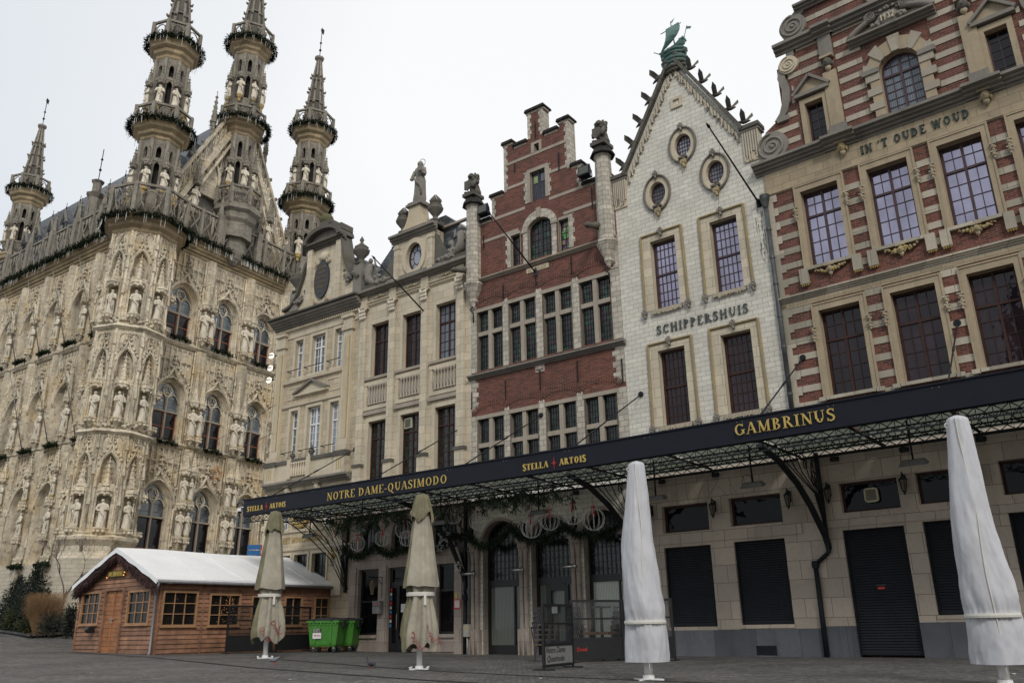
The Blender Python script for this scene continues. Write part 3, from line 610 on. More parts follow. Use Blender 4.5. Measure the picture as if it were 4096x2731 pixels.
    gm.wall(out, hol, .05, .4, RED, TAN_P)
    gm.box(.8, W-.8, .35, .6, 15.2, 18.9, DRED); gm.box(2.2, 7.0, .35, .6, 18.9, 20.6, DRED); gm.build('gable', R)
    s = MB(BAND)
    def half(z):                                          # half-width of brick at a height
        for (x0, z0), (x1, z1) in zip(L[:-1], L[1:]):
            if z0 <= z <= z1 and z1 > z0: return c-(x0+(x1-x0)*(z-z0)/(z1-z0))
        return .5
    z = 15.75
    while z < 22.6:
        hwid = min(half(z), half(z+.18))-.32
        if not (19.1 < z < 19.6 or 20.4 < z < 20.75) and hwid > .2:
            cuts = []
            if z < 17.95: cuts += [(1.38, 2.52), (6.7, 7.83)]
            if z < 18.3: cuts += [(3.62, 5.62)]
            cuts += [(2.38, 2.84), (6.4, 6.84)] if z < 19.1 else []
            x = c-hwid
            for a, b in sorted(cuts)+[(c+hwid, 0)]:
                if a > x+.03: s.box(x, min(a, c+hwid), .025, .06, z, z+.19)
                x = max(x, b)
        z += .47
    for m_ in (0, 1):
        fx = (lambda x: 2*c-x) if m_ else (lambda x: x)
        xx = lambda a, b: (min(fx(a), fx(b)), max(fx(a), fx(b)))
        a, b = xx(2.38, 2.8); s.box(a, b, -.06, .06, 15.5, 17.75, TAN_P); s.box(a-.05, b+.05, -.1, .06, 15.3, 15.75, GREYST); s.box(a, b, -.06, .06, 18.25, 19.2, GREYST)
        mask_console(s, (a+b)/2, 18.0, .4, TAN_P, WEATH, .0)
        a, b = xx(1.66, 2.24); ring(s, a, b, 15.46, 16.95, .16, .16, .18, 0, -.02, .06, TAN_P); s.box(a-.28, b+.28, -.14, .06, 17.2, 17.32, GREYST)
        s.prism([(a-.3, 17.32), (b+.3, 17.32), ((a+b)/2, 17.86)], -.02, .06, TAN_P)
        for p0, p1 in (((a-.32, 17.33), ((a+b)/2, 17.9)), ((b+.32, 17.33), ((a+b)/2, 17.9))): s.bar((p0[0], -.05, p0[1]), (p1[0], -.05, p1[1]), .09, .2, GREYST)
        # curved stone edge of the gable, with its scrolls
        E = L[4:12]; P = [(fx(x), z) for x, z in E]; Q = [(fx(x+.26), z-.02) for x, z in E]
        for i in range(len(P)-1): s.prism([P[i], P[i+1], Q[i+1], Q[i]], -.03, .45, GREYST)
        P = [(fx(x), z) for x, z in L[14:]]; Q = [(fx(x+.3), z-.12) for x, z in L[14:]]
        for i in range(len(P)-1): s.prism([P[i], P[i+1], Q[i+1], Q[i]], -.03, .45, GREYST)
        volute(s, fx(.43), 15.84, .54, -.06, .4, GREYST, -1 if m_ else 1); volute(s, fx(1.33), 18.62, .33, -.06, .4, LIME_P, -1 if m_ else 1); volute(s, fx(1.66), 20.0, .46, -.06, .4, GREYST, -1 if m_ else 1)
        a, b = xx(.7, 1.1); s.box(a, b, -.05, .4, 16.62, 16.8, GREYST)
        s.prism([(fx(2.5), 20.75), (fx(3.35), 20.75), (fx(3.3), 22.3)], -.02, .06, LIME_P)
    extr(s, [(q[0]+.02, q[1]) for q in mould(19.12, 19.45, .3, 3, .04)], .95, 2*c-.95, GREYST); extr(s, [(q[0]+.02, q[1]) for q in mould(19.12, 19.452, .42, 3, .04)], 2.3, 2.9, GREYST); extr(s, [(q[0]+.02, q[1]) for q in mould(19.12, 19.452, .42, 3, .04)], 6.3, 6.9, GREYST)
    extr(s, [(q[0]+.02, q[1]) for q in mould(20.45, 20.7, .25, 3, .04)], 1.8, 2*c-1.8, GREYST)
    # central arched window surround
    A = arcp(c+.015, 17.0, .60, .52, 0, 180, 9); B = arcp(c+.015, 17.05, 1.05, 1.05, 0, 180, 9)
    for i in range(9):
        k = i % 2 == 0; r = 1.0 if k else .9; B2 = [(c+(x-c)*r, 17.05+(z-17.05)*r) for x, z in B[i:i+2]]
        s.prism([A[i], A[i+1], B2[1], B2[0]], -.08 if k else -.04, .06, BAND if k else TAN_P)
    for q in (-1, 1):
        for k in range(6):
            w = .42 if k % 2 else .3; z0 = 15.5+k*.25; x0 = c+.015+q*.57; s.box(min(x0, x0+q*w), max(x0, x0+q*w), -.07 if k % 2 else -.04, .06, z0, z0+.245, BAND if k % 2 else TAN_P)
        x0 = c+.015+q*.57; s.box(min(x0, x0+q*.5), max(x0, x0+q*.5), -.12, .06, 17.0, 17.16, GREYST)
    extr(s, [(q[0]+.03, q[1]) for q in mould(18.22, 18.42, .32, 3, .03)], 3.3, 5.9, GREYST)
    for q in (-1, 1):
        P = [(c+q*(1.25-.75*t), -.08, 18.5+.42*t**.7) for t in [i/8 for i in range(9)]]; s.tube(P, [.1]*9, 6, GREYST); volute(s, c+q*.52, 18.98, .17, -.16, .06, GREYST, q)
    s.build('gable_trim', R)
    k = MB(GREYST); k.ball((c, .02, 18.75), (.42, .16, .32), 10, 6); swag(k, c-.5, c-.25, 18.7, .05, .1, GREYST, -.05, 4); swag(k, c+.25, c+.5, 18.7, .05, .1, GREYST, -.05, 4); swag(k, c-.3, c+.3, 19.0, -.1, .07, GREYST, -.08, 5); k.build('cartouche', R)
    d = lettering('1932', .22, .44, 1.2, .05, c-.22, 18.65, .03, LIME_P); d.build('date_lettering', R, (0, -.14, 0))
    window(R, 1.66, 2.24, 15.46, 16.95, .22, 2, 5, FRAMEV, GL_DK, fw=.05, mull=0); window(R, 6.97, 7.55, 15.46, 16.95, .22, 2, 5, FRAMEV, GL_DK, fw=.05, mull=0)
    window(R, 4.05, 5.18, 15.5, 17.5, .2, 4, [5, 2], FRAMEV, GL_WH, fw=.07, tz=(16.85,), arch=17.0)
    o = MB(GREYST); P = arcp(c, 19.95, .42, .4, 0, 360, 20)[:-1]; Q = arcp(c, 19.95, .6, .56, 0, 360, 20)[:-1]; o.wall(Q, [P], -.03, .1); o.prism(P, .02, .05, GL_DK); o.build('oculus', R)
    rf = MB(SLATE); gable_roof(rf, .6, W-.6, 15.2, c, 22.3, .45, 9, SLATE); rf.build('roof', R)
    return R
# ================================================================ white stone house with the ship
def house_ship():
    R = thing('gabled_house', 'white stone house with a plain pointed gable and a green copper ship on top', 'house', FS.P, FS.rz)
    W0 = -5.72
    g = MB(CAFE); sh = [(-4.73, -3.11, .84, 3.23), (-2.35, -.76, .87, 3.25)]; tr = [(-4.72, -3.09, 3.68, 4.53), (-2.38, -.74, 3.71, 4.56)]
    g.wall(rect(W0, 0, .75, 6.0), [rect(*q) for q in sh+tr], 0, .3); g.box(W0, 0, -.03, .3, -.3, .75, BLUEST); g.box(W0, -.2, -.035, 0, 3.33, 3.62)
    for x0, x1, z0, z1 in sh: g.box(x0-.02, x1+.02, -.035, .12, z0-.1, z0)
    # fanned lintel stones above the transom windows
    for cx, hw in ((-3.9, .82), (-1.56, .82)):
        for i in range(6):
            a = -hw+i*2*hw/5; b = a*1.55; g.bar((cx+a, -.002, 4.60), (cx+b, -.002, 5.20), .012, .008, PINKST)
    g.box(-1.95, -1.35, -.045, -.02, .05, .30, IRON)
    g.build('shopfront_wall', R)
    for x0, x1, z0, z1 in sh:
        s = MB(SHUT); z = z0; k = 0
        while z < z1-.02: n = s.pts([(x0, .115, z), (x1, .115, z), (x1, .14, z+.055), (x0, .14, z+.055), (x0, .15, z+.07), (x1, .15, z+.07)]); s.face((n, n+1, n+2, n+3)); s.face((n+3, n+2, n+5, n+4)); z += .07; k += 1
        s.box(x0, x1, .10, .17, z0, z0+.07); s.box(x0, x0+.05, .08, .17, z0, z1, IRON); s.box(x1-.05, x1, .08, .17, z0, z1, IRON); s.build('roller_shutter', R)
    for x0, x1, z0, z1 in tr: window(R, x0, x1, z0, z1, .2, 1, 1, FRAMER, GL_BLK, fw=.08, mull=0)
    ax, az = -2.86, 20.9
    wins = [(-4.38, -3.40, 11.27, 13.87), (-2.07, -1.09, 11.27, 13.88), (-4.40, -3.40, 7.15, 9.77), (-2.08, -1.05, 7.17, 9.80)]
    oc = [(-2.77, 17.23), (-3.93, 15.69), (-1.66, 15.70)]
    w = MB(WHITE_ST); out = [(W0, 6.0), (0, 6.0), (0, 16.85), (-.54, 16.88), (ax, az), (-5.18, 16.88), (W0, 16.85)]
    w.wall(out, [rect(*q) for q in wins]+[list(reversed(arcp(x, z, .33, .45, 0, 360, 18)[1:])) for x, z in oc], 0, .35, rm=LIME_P)
    body(w, W0, 0, 15.5, WHITE_ST); w.build('wall', R)
    t = MB(LIME_P)
    for x0, x1, z0, z1 in wins:
        ring(t, x0, x1, z0, z1, .34, .25, .24, 0, -.02, .03, LIME); t.box(x0-.12, x1+.1, -.09, .1, z0-.13, z0-.01, GREYST)
        for i in range(26): xx = x0-.08+(x1-x0+.14)*i/25; t.box(xx-.012, xx+.012, -.11, -.08, z0-.13-random.uniform(.0, .08), z0-.03, LIME_P)
    for x, z in oc:
        A = arcp(x, z, .33, .45, 0, 360, 24)[:-1]; B = arcp(x, z, .50, .66, 0, 360, 24)[:-1]; t.wall(list(reversed(B)), [A], -.03, .03, LIME_P)
    ring(t, -2.98, -2.72, 18.93, 19.17, .1, .1, .1, .1, -.06, .02, LIME_P)
    # raking copings, shoulders and the carved fringe
    for s_, sh_ in ((-1, -5.18), (1, -.54)):
        a = (sh_, 16.88); b = (ax, az+.05); n = 11
        for i in range(n):
            p = (a[0]+(b[0]-a[0])*i/n, a[1]+(b[1]-a[1])*i/n); q = (a[0]+(b[0]-a[0])*(i+.96)/n, a[1]+(b[1]-a[1])*(i+.96)/n)
            t.bar((p[0]+s_*.05, .12, p[1]+.03), (q[0]+s_*.05, .12, q[1]+.03), .13, .6, WEATH)
        n = 62
        for i in range(n):
            f = (i+.5)/n; x = a[0]+(b[0]-a[0])*f-s_*.12; z = a[1]+(b[1]-a[1])*f-.18; l = random.uniform(.10, .34)
            t.box(x-.022, x+.022, -.07, .01, z-l, z+.05, LIME_P if i % 3 else GREYST)
        x0, x1 = (W0-.08, -5.1) if s_ < 0 else (-.62, .1)
        t.box(x0, x1, -.15, .4, 16.84, 16.98, WEATH); t.box(x0+.03, x1-.03, -.1, .4, 16.74, 16.85, GREYST)
        t.box(x0+.08, x1-.08, -.05, .02, 15.6, 16.75, LIME_P)
        for i in range(13): xx = x0+.1+(x1-x0-.2)*i/12; t.box(xx-.02, xx+.02, -.085, -.04, 15.62+random.uniform(0, .4), 16.72, GREYST if i % 2 else LIME_P)
    t.build('stone_trim', R)
    for i, (x0, x1, z0, z1) in enumerate(wins):
        r = MB(ROPE); p = [(x0-.38, -.04, z0-.02), (x0-.36, -.04, z1+.28), (x1+.28, -.04, z1+.28), (x1+.32, -.04, z0-.02)]
        rope(r, p, .042, ROPE); knot(r, (x0+x1)/2-.03, z1+.30, .11, GREYST); knot(r, x0-.38, z0-.05, .115, GREYST); knot(r, x1+.32, z0-.05, .115, GREYST); r.build('rope_carving', R)
        window(R, x0, x1, z0, z1, .22, 5, [4, 4], FRAMEV if i < 2 else FRAMER, GL_SKY if i < 2 else GL_MR, fw=.09, mull=0, tz=((z0+z1)/2+.02,), bw=.024)
    for x, z in oc:
        r = MB(ROPE); rope(r, [(x+.52*cos(a), -.05, z+.70*sin(a)) for a in [2*pi*i/30 for i in range(31)]], .042, GREYST); knot(r, x, z+.76, .11, GREYST); knot(r, x, z-.72, .13, ROPE)
        r.box(x-.16, x+.16, -.16, 0, z-.60, z-.52, WEATH); r.build('rope_carving', R)
        f = MB(FRAMEV); P = arcp(x, z, .33, .45, 0, 360, 20)[:-1]; Q = arcp(x, z, .27, .39, 0, 360, 20)[:-1]; f.wall(P, [Q], .14, .2)
        for k in range(-2, 3):
            hx = .1*k; zz = .4*sqrt(max(0, 1-(hx/.28)**2)); f.box(x+hx-.011, x+hx+.011, .15, .18, z-zz, z+zz)
            hz = .15*k; xx = .28*sqrt(max(0, 1-(hz/.4)**2)); f.box(x-xx, x+xx, .153, .178, z+hz-.011, z+hz+.011)
        o = f.build('oval_window', R); gl = MB(GL_WH); gl.prism(P, .17, .185); gl.build('pane', o)
    sk = MB(plain('black_run_off_stain', (.10, .095, .085), .9, .4, 8))
    for i in range(26): x = -.27+random.gauss(0, .09); z = 13.85-random.uniform(0, 1.9); l = random.uniform(.12, .6)*(1 if z > 12.6 else .5); sk.poly([(x-.014, -.003, z), (x+.016, -.003, z+.02), (x+.004, -.003, z-l)])
    sk.build('run_off_stain', R)
    rf = MB(SLATE); gable_roof(rf, W0+.3, -.3, 15.6, ax, 20.4, .4, 9, SLATE); rf.build('roof', R)
    # lettering: rounded uncial letters
    lm = lettering('SCHIPPERSHUIS', .30, 3.4, 1.0, .14, depth=.035, mat=plain('dark_green_letters', (.05, .065, .06), .5)); o = lm.build('lettering', R, (-4.38, -.02, 10.36)); o.rotation_euler[1] = 0
    # wavy pedestal
    p = MB(COPPER)
    for i in range(8):
        z = 20.35+i*.125; q = .06*sin(i*2.1); p.lathe([(.42+q, z), (.50+q, z+.07), (.42+q, z+.125)], 12, (ax+.02, .15), COPPER if i > 1 else WEATH, sy=.75, smooth=True)
    for i in range(16): a = i*2.4; p.ball((ax+.02+.42*cos(a), .15+.32*sin(a), 20.45+.055*i), (.12, .1, .09), 6, 4, COPPER if i % 3 == 0 else WEATH, jit=.1)
    p.build('wave_pedestal', R)
    return R
def ship():
    R = thing('ship_sculpture', 'small green copper sailing ship on the tip of the white gable', 'sculpture', FS.at(-2.86, .1, 21.34), FS.rz)
    h = MB(COPPER); secs = []
    for x, w, zb, zt in ((-.58, .02, .16, .20), (-.45, .1, .02, .14), (-.2, .15, -.02, .12), (.15, .17, -.01, .16), (.36, .16, .03, .30), (.52, .12, .10, .42)):
        secs.append([(x, -w, zt), (x, -w*.7, (zb+zt)/2), (x, 0, zb), (x, w*.7, (zb+zt)/2), (x, w, zt)])
    for a, b in zip(secs[:-1], secs[1:]): h.strip(a, b, COPPER)
    h.poly(secs[-1]); h.poly([s[0] for s in secs]+[s[4] for s in reversed(secs)])
    for i in range(5): h.ball((-.3+.17*i, -.15, .06), .03, 5, 3, WEATH)
    h.box(.34, .54, -.14, .14, .30, .36); h.tube([(-.55, 0, .17), (-.78, 0, .36)], .018, 5); h.build('hull', R)
    m = MB(COPPER); m.tube([(.12, 0, .1), (.02, 0, 1.38)], [.03, .018], 6); m.tube([(-.42, -.02, 1.02), (.42, .05, 1.16)], .018, 5); m.tube([(.5, 0, .36), (.66, 0, .86)], .014, 5)
    m.poly([(.02, 0, 1.36), (.2, .02, 1.5), (.08, 0, 1.28)]); m.prism([(.66, .84), (.84, .74), (.80, .66), (.64, .72)], -.005, .005); m.build('mast', R)
    s = MB(COPPER); N = 7; g = []
    for i in range(N):
        t = i/(N-1); z = 1.12-.98*t; x0 = -.2-.32*t+.10*sin(pi*t); x1 = .36-.88*t**1.2+.28*sin(pi*t); g.append([(x0+(x1-x0)*j/4, -.03-.16*sin(pi*t)*sin(pi*j/4), z+.05*(j/4)*(1-t)) for j in range(5)])
    for a, b in zip(g[:-1], g[1:]): s.strip(a, b, COPPER, True); s.strip([(x, y+.012, z) for x, y, z in a], [(x, y+.012, z) for x, y, z in b], COPPER, True)
    s.build('sail', R)
    wh = ['lowest', 'second lowest', 'middle', 'second highest', 'highest']
    bl = MB(IRON); bird(bl, .75, WEATH); me = None
    pts = [(-5.14, 17.17), (-4.70, 17.96), (-4.28, 18.72), (-3.85, 19.50), (-3.43, 20.28)]; pr = [(-.50, 17.05), (-.95, 17.78), (-1.40, 18.55), (-1.85, 19.33), (-2.26, 20.1)]
    for side, P in (('left', pts), ('right', pr)):
        for i, (x, z) in enumerate(P):
            lab = '%s of the five dark cast birds on the %s slope of the white gable' % (wh[i], side)
            loc = FS.at(x-(.1 if side == 'left' else -.05), .05, z+.10); rz = FS.rz+(pi-.2 if side == 'left' else -.35)
            if me is None: o = bl.build('bird_ornament', None, loc, rz); me = o; tag(o, lab, 'bird ornament', 'cast birds on the white gable')
            else: o = me.copy(); COL.objects.link(o); o.location = loc; o.rotation_euler = (0, 0, rz); o['label'] = lab
# ================================================================ red stepped-gable house with stained glass
def house_red():
    R = thing('gabled_house', 'narrow red brick house with a stepped gable and green stained glass windows', 'house', FB.P, FB.rz)
    w = MB(RED); W0 = -7.0
    # ground floor: three wide arches on columns
    arches = [(-6.47, -4.79, 3.9, 4.66), (-4.26, -2.58, 3.9, 4.60), (-2.05, -.5, 3.9, 4.66)]
    g = MB(PINKST); g.wall(rect(W0, 0, -.1, 6.0), [rharch(a, b, -.099, zs, zt, 12) for a, b, zs, zt in arches], 0, .45, WHITE_ST, PINKST)
    for (a, b, zs, zt) in arches:
        A = arcp((a+b)/2, zs, (b-a)/2, zt-zs, 0, 180, 12); B = arcp((a+b)/2, zs, (b-a)/2+.1, zt-zs+.1, 0, 180, 12)
        for i in range(12): g.prism([A[i], A[i+1], B[i+1], B[i]], -.04, .02, PINKST)
    for x in (-6.76, -4.53, -2.32, -.3):
        for dx in ((-.1, .1) if x not in (-.3,) else (0,)):
            g.lathe([(.125, .0), (.125, .75), (.10, .85), (.10, .9), (.085, 1.0), (.085, 3.3), (.10, 3.32), (.09, 3.4), (.15, 3.72), (.16, 3.9), (.12, 3.95)], 9, (x+dx, -.1), PINKST, smooth=True)
        g.box(x-.24, x+.24, -.2, 0, -.1, .85, PINKST); g.box(x-.26, x+.26, -.24, 0, 3.78, 3.95, PINKST); swag(g, x-.2, x+.2, 3.62, .02, .07, PINKST, -.17, 5)
    g.build('shopfront_wall', R)
    for i, (a, b, zs, zt) in enumerate(arches):
        f = MB(FRAMEK); o_ = rharch(a, b, 0.0, zs, zt, 12); f.wall(o_, [rect(a+.1, b-.1, .32 if i != 1 else .0801, 2.32)]+[rharch(a+.08, b-.08, 2.56, zs, zt-.08, 12)], .3, .38)
        k = 9
        for j in range(1, k): xx = a+(b-a)*j/k; f.box(xx-.008, xx+.008, .33, .35, 2.5, zs+(zt-zs)*sqrt(max(0, 1-((xx-(a+b)/2)/((b-a)/2))**2))-.03)
        for j in range(1, 9): zz = 2.5+j*.24; f.box(a+.06+(.25 if zz > zs+.3 else 0), b-.06-(.25 if zz > zs+.3 else 0), .332, .348, zz-.007, zz+.007)
        if i != 1: f.box((a+b)/2+.35, (a+b)/2+.41, .29, .37, .3, 2.35)
        else:
            f.box(a+.1, a+.5, .31, .37, 0, 2.3) if False else None
            f.box(a+.42, a+.62, .28, .37, .0, 2.3); f.box(b-.5, b-.34, .28, .37, 0, 2.3); f.box(a+.6, b-.5, .28, .37, .0, .45); f.box(a+.6, b-.5, .28, .37, 2.1, 2.32)
        o = f.build('shop_window' if i != 1 else 'shop_door', R)
        p = MB(GL_CU); p.box(a+.05, b-.05, .36, .375, .05, 2.4); p.box(a+.05, b-.05, .372, .39, 2.4, zt, ST_DK); p.build('pane', o)
    n = MB(plain('white_paper', (.7, .7, .68), .7, .05)); n.box(-3.62, -3.38, .26, .27, 1.35, 1.62); n.build('door_notice', R)
    t = MB(BAR_ST)
    low = [(-6.66, -5.41), (-5.06, -3.80), (-3.40, -2.12), (-1.72, -.44)]
    rows = [(12.26, 13.12, 10.62, 12.07), (7.68, 8.63, 6.05, 7.5)]
    wins = []
    for zt0, zt1, zb0, zb1 in rows:
        for a, b in low: wins.append((a, b, zb0, zt1))
    steps = [(W0, 6.0), (0, 6.0), (0, 17.15), (-1.40, 17.15), (-1.40, 18.15), (-1.90, 18.15), (-1.90, 20.42), (-2.34, 20.42), (-2.34, 20.14), (-3.14, 20.14), (-3.14, 21.5), (-3.92, 21.5), (-3.92, 20.14), (-4.76, 20.14), (-4.76, 20.42), (-5.20, 20.42), (-5.20, 18.15), (-5.86, 18.15), (-5.86, 17.15), (W0, 17.15)]
    holes = [rect(*q) for q in wins]+[rect(-4.90, -4.43, 14.69, 16.05), rect(-2.55, -2.09, 14.69, 16.0), rharch(-4.05, -2.88, 14.72, 15.95, 16.42), rect(-3.86, -3.11, 17.25, 18.6), rect(-3.60, -3.36, 19.47, 19.85)]
    w.wall(steps, holes, 0, .32, RED, BAR_ST); body(w, W0, 0, 16.0, DRED); w.box(-5.85, -1.42, .3, .34, 14, 18.0, DRED); w.box(-5.15, -1.95, .3, .345, 18, 20.1, DRED); w.build('brick_wall', R)
    # masonry around windows
    for (zt0, zt1, zb0, zb1) in rows:
        for k, (a, b) in enumerate(low):
            t.box(a-.02, b+.02, .02, .22, zt0-.17, zt0, BAR_ST); c = (a+b)/2; t.box(c-.085, c+.085, .0, .24, zb0, zt1, BAR_ST)
            t.box(a-.1, b+.1, -.03, .1, zt1, zt1+.15, BAR_ST); ring(t, a, b, zb0, zt1, .05, .05, 0, 0, .0, .2, BAR_ST)
        xs = [(W0+.02, -6.72)]+[(low[i][1]+.05, low[i+1][0]-.05) for i in range(3)]+[(-.38, -.0)]
        for i, (a, b) in enumerate(xs):
            t.box(a, b, -.02, .03, zb0-.05, zt1+.15, QUOIN)
            if 0 < i < 4: t.prism([(a, zt1+.15), (b, zt1+.15), ((a+b)/2, zt1+.52)], -.02, .03, QUOIN)
    for z0, z1 in ((8.95, 10.3), (13.3, 14.4)):          # long-and-short corner stones
        quoins(t, W0+.02, -6.74, z0, z1, .2, .12, 1, QUOIN); quoins(t, -.36, -.0, z0, z1, .2, .12, -1, QUOIN)
    extr(t, mould(10.28, 10.46, .22, 3, .04), W0-.1, .1, GREYST); extr(t, mould(14.42, 14.56, .16, 3, .04), W0, .02, BAR_ST)
    for z, parts_ in ((16.16, [(-6.4, -4.5), (-2.3, -.6)]), (17.03, [(-5.8, -4.15), (-2.95, -.65)]), (18.22, [(-5.14, -4.1), (-3.0, -1.95)]), (19.36, [(-5.14, -1.95)])):
        for a, b in parts_: t.box(a, b, -.02, .02, z, z+.13, BAR_ST)
    for x, z0, z1, sd in ((-5.86, 17.15, 18.05, 1), (-5.20, 18.15, 20.3, 1), (-3.92, 20.2, 21.4, 1)): quoins(t, x, x+.13, z0, z1, .19, .07, sd, QUOIN)
    for x, z0, z1, sd in ((-1.40, 17.15, 18.05, -1), (-1.90, 18.15, 20.3, -1), (-3.14, 20.2, 21.4, -1)): quoins(t, x-.15, x, z0, z1, .19, .07, sd, QUOIN); t.box(x, x+.012, -.015, .45, z0, z1, QUOIN)
    for a, b, z in ((-6.95, -5.86, 17.15), (-5.98, -5.2, 18.15), (-5.3, -4.66, 20.42), (-4.70, -3.92, 20.14), (-4.04, -3.0, 21.5), (-3.14, -2.36, 20.14), (-2.46, -1.78, 20.42), (-1.9, -1.28, 18.15), (-1.40, -.05, 17.15)):
        t.box(a+.06, b-.06, -.02, .4, z-.11, z, BAR_ST); t.prism([(a, z), (b, z), (b-.05, z+.12), (a+.05, z+.12)], -.1, .5, DARKTILE)
    for a, b, z0, z1 in ((-4.90, -4.43, 14.69, 16.05), (-2.55, -2.09, 14.69, 16.0)):
        ring(t, a, b, z0, z1, .02, .02, .12, 0, -.02, .05, BAR_ST); quoins(t, a-.2 if a < -4 else a-.02, a-.02 if a < -4 else a, z0, z1+.12, .2, .07, -1, QUOIN) if a < -4 else quoins(t, b+.02, b+.2, z0, z1+.12, .2, .07, 1, QUOIN)
    for q, x in ((-1, -4.05), (1, -2.88)): t.box(min(x, x+q*.22), max(x, x+q*.22), -.04, .05, 14.6, 15.95, QUOIN); t.box(min(x, x+q*.28), max(x, x+q*.28), -.08, .05, 15.95, 16.05, QUOIN)
    A = arcp(-3.465, 15.97, .60, .45, 0, 180, 12); B = arcp(-3.465, 15.97, .86, .82, 0, 180, 12)
    for i in range(12): t.prism([A[i], A[i+1], B[i+1], B[i]], -.05, .04, QUOIN)
    t.box(-3.56, -3.37, -.1, .04, 16.42, 16.86, BAR_ST)
    ring(t, -3.86, -3.11, 17.25, 18.6, .14, .14, .16, 0, -.03, .05, BAR_ST); quoins(t, -4.12, -4.0, 17.25, 18.7, .2, .07, -1, QUOIN); quoins(t, -2.97, -2.9, 17.25, 18.7, .2, .07, 1, QUOIN); ring(t, -3.60, -3.36, 19.47, 19.85, .16, .12, .12, 0, -.03, .05, BAR_ST)
    t.build('stone_trim', R)
    a_ = MB(DRED)                                         # relieving arches of brick on edge
    for z1 in (13.28, 8.78):
        for a, b in low:
            c = (a+b)/2; hw = (b-a)/2+.16; n = 24
            a_ = MB(DRED)
            for i in range(n):
                th = pi*(i+.5)/n; x = c-hw*cos(th); z = z1+.04+.30*sin(th)
                if z < z1+.06: continue
                dx, dz = -cos(th)*.25, .25*sin(th)+.15; l = sqrt(dx*dx+dz*dz); a_.bar((x, -.008, z), (x+dx/l*.22, -.008, z+dz/l*.22), .05, .03, RED if i % 2 else DRED)
            a_.build('relieving_arch', R)
    ir = MB(IRON)
    for x, z0, z1 in ((-5.26, 9.2, 10.0), (-3.62, 9.3, 10.1), (-1.95, 9.3, 10.1), (-5.3, 13.3, 14.0), (-3.68, 13.55, 14.3), (-2.02, 13.6, 14.3), (-6.3, 15.9, 16.5), (-.95, 16.0, 16.9), (-2.4, 18.2, 19.0), (-4.6, 18.9, 19.3), (-6.95, 9.1, 9.8), (-.1, 8.9, 9.8), (-3.5, 20.1, 20.9), (-6.97, 15.2, 15.9), (-.62, 15.3, 16.0)): ir = MB(IRON); anchor(ir, x, z0, z1, IRON, -.05); ir.build('wall_anchor', R)
    # corner turrets carrying lions, on corbels with iron tails
    for x, gx in ((-6.80, -6.95), (-.36, -.5)):
        c = MB(QUOIN); c.lathe([(.06, 13.35), (.1, 13.5), (.16, 13.6), (.15, 13.7), (.26, 13.95), (.40, 14.25), (.44, 14.3), (.44, 14.4), (.34, 14.45), (.34, 16.0), (.31, 17.9), (.36, 18.0)], 8, (x, -.1), QUOIN, ph=pi/8)
        c.lathe([(.50, 18.0), (.46, 18.1), (.28, 18.4)], 8, (x, -.1), DARKTILE, ph=pi/8); c.tube([(x, -.15, 13.4), (x-.1, -.2, 13.25), (x+.02, -.16, 13.1), (x, -.1, 12.7)], .03, 5, IRON)
        c.build('corner_turret', R)
        gm = MB(WEATH); gm.tube([(gx, -.1, 15.05), (gx-.1, -.45, 15.0), (gx-.14, -.85, 14.86)], [.16, .15, .09], 8); gm.ball((gx-.15, -.95, 14.84), (.13, .16, .12), 8, 5); gm.ball((gx-.15, -1.1, 14.78), (.08, .08, .05), 6, 4); gm.build('gargoyle', R)
    for wi, (a, b, z0, z1) in enumerate(wins):
        zt0 = 12.26 if z0 > 9 else 7.68; c = (a+b)/2
        for sd, (p, q) in enumerate(((a+.05, c-.085), (c+.085, b-.05))):
            for (r0, r1, nr) in ((z0, zt0-.17, 7), (zt0, z1, 4)):
                up_ = z0 > 9
                mat_ = ST_DK if (not up_ or wi == 0) and not (up_ and r0 > 12) else ST_UP
                window(R, p, q, r0, r1, .14, 4 if up_ else 4, nr, FRAMEK, mat_, fw=.03, bw=.009, mull=0)
    window(R, -4.90, -4.43, 14.69, 16.05, .14, 3, 5, FRAMEK, ST_UP, fw=.04, bw=.014, mull=0); window(R, -2.55, -2.09, 14.69, 16.0, .14, 2, 5, FRAMEK, ST_BR, fw=.04, bw=.016, mull=0)
    window(R, -4.05, -2.88, 14.72, 16.42, .16, 6, 6, FRAMEK, ST_UP, fw=.06, bw=.014, mull=.08, arch=15.95)
    d = MB(plain('grey_painted_shutter', (.05, .05, .065), .6)); 
    for i in range(8): x = -3.84+i*.09; d.box(x+.006, x+.084, .12, .16, 17.25, 18.05 if i not in (0, 1, 2, 3) else 18.05)
    d.box(-3.86, -3.11, .14, .17, 17.25, 18.6); d.box(-3.5, -3.46, .09, .15, 17.25, 18.6); d.build('shutter', R)
    q = MB(ST_BR); q.box(-3.76, -3.56, .11, .135, 18.1, 18.42, plain('pale_green_glass', (.22, .28, .12), .2)); q.box(-3.40, -3.18, .11, .135, 18.1, 18.45, GL_WH); q.build('pane', R)
    q = MB(FRAMEK); q.box(-3.60, -3.36, .2, .25, 19.47, 19.85); q.build('hatch', R)
    q = MB(LIME_P); q.box(-4.14, -3.08, -.03, 0, 14.16, 14.36); q.build('name_plaque', R); lettering('DE MORIAEN', .12, .9, 1, .08, depth=.012, mat=ROPE).build('lettering', R, (-4.07, -.03, 14.2))
    q = MB(PINKST); q.box(-3.84, -3.42, -.03, 0, 10.0, 10.28); q.ball((-3.63, -.04, 10.14), (.1, .05, .09), 8, 5); q.ball((-3.76, -.04, 10.14), .04, 6, 4); q.ball((-3.5, -.04, 10.14), .04, 6, 4); q.build('carved_plaque', R)
    rf = MB(SLATE); gable_roof(rf, W0+.5, -.5, 15.9, -3.53, 19.8, .38, 9, SLATE); rf.build('roof', R)
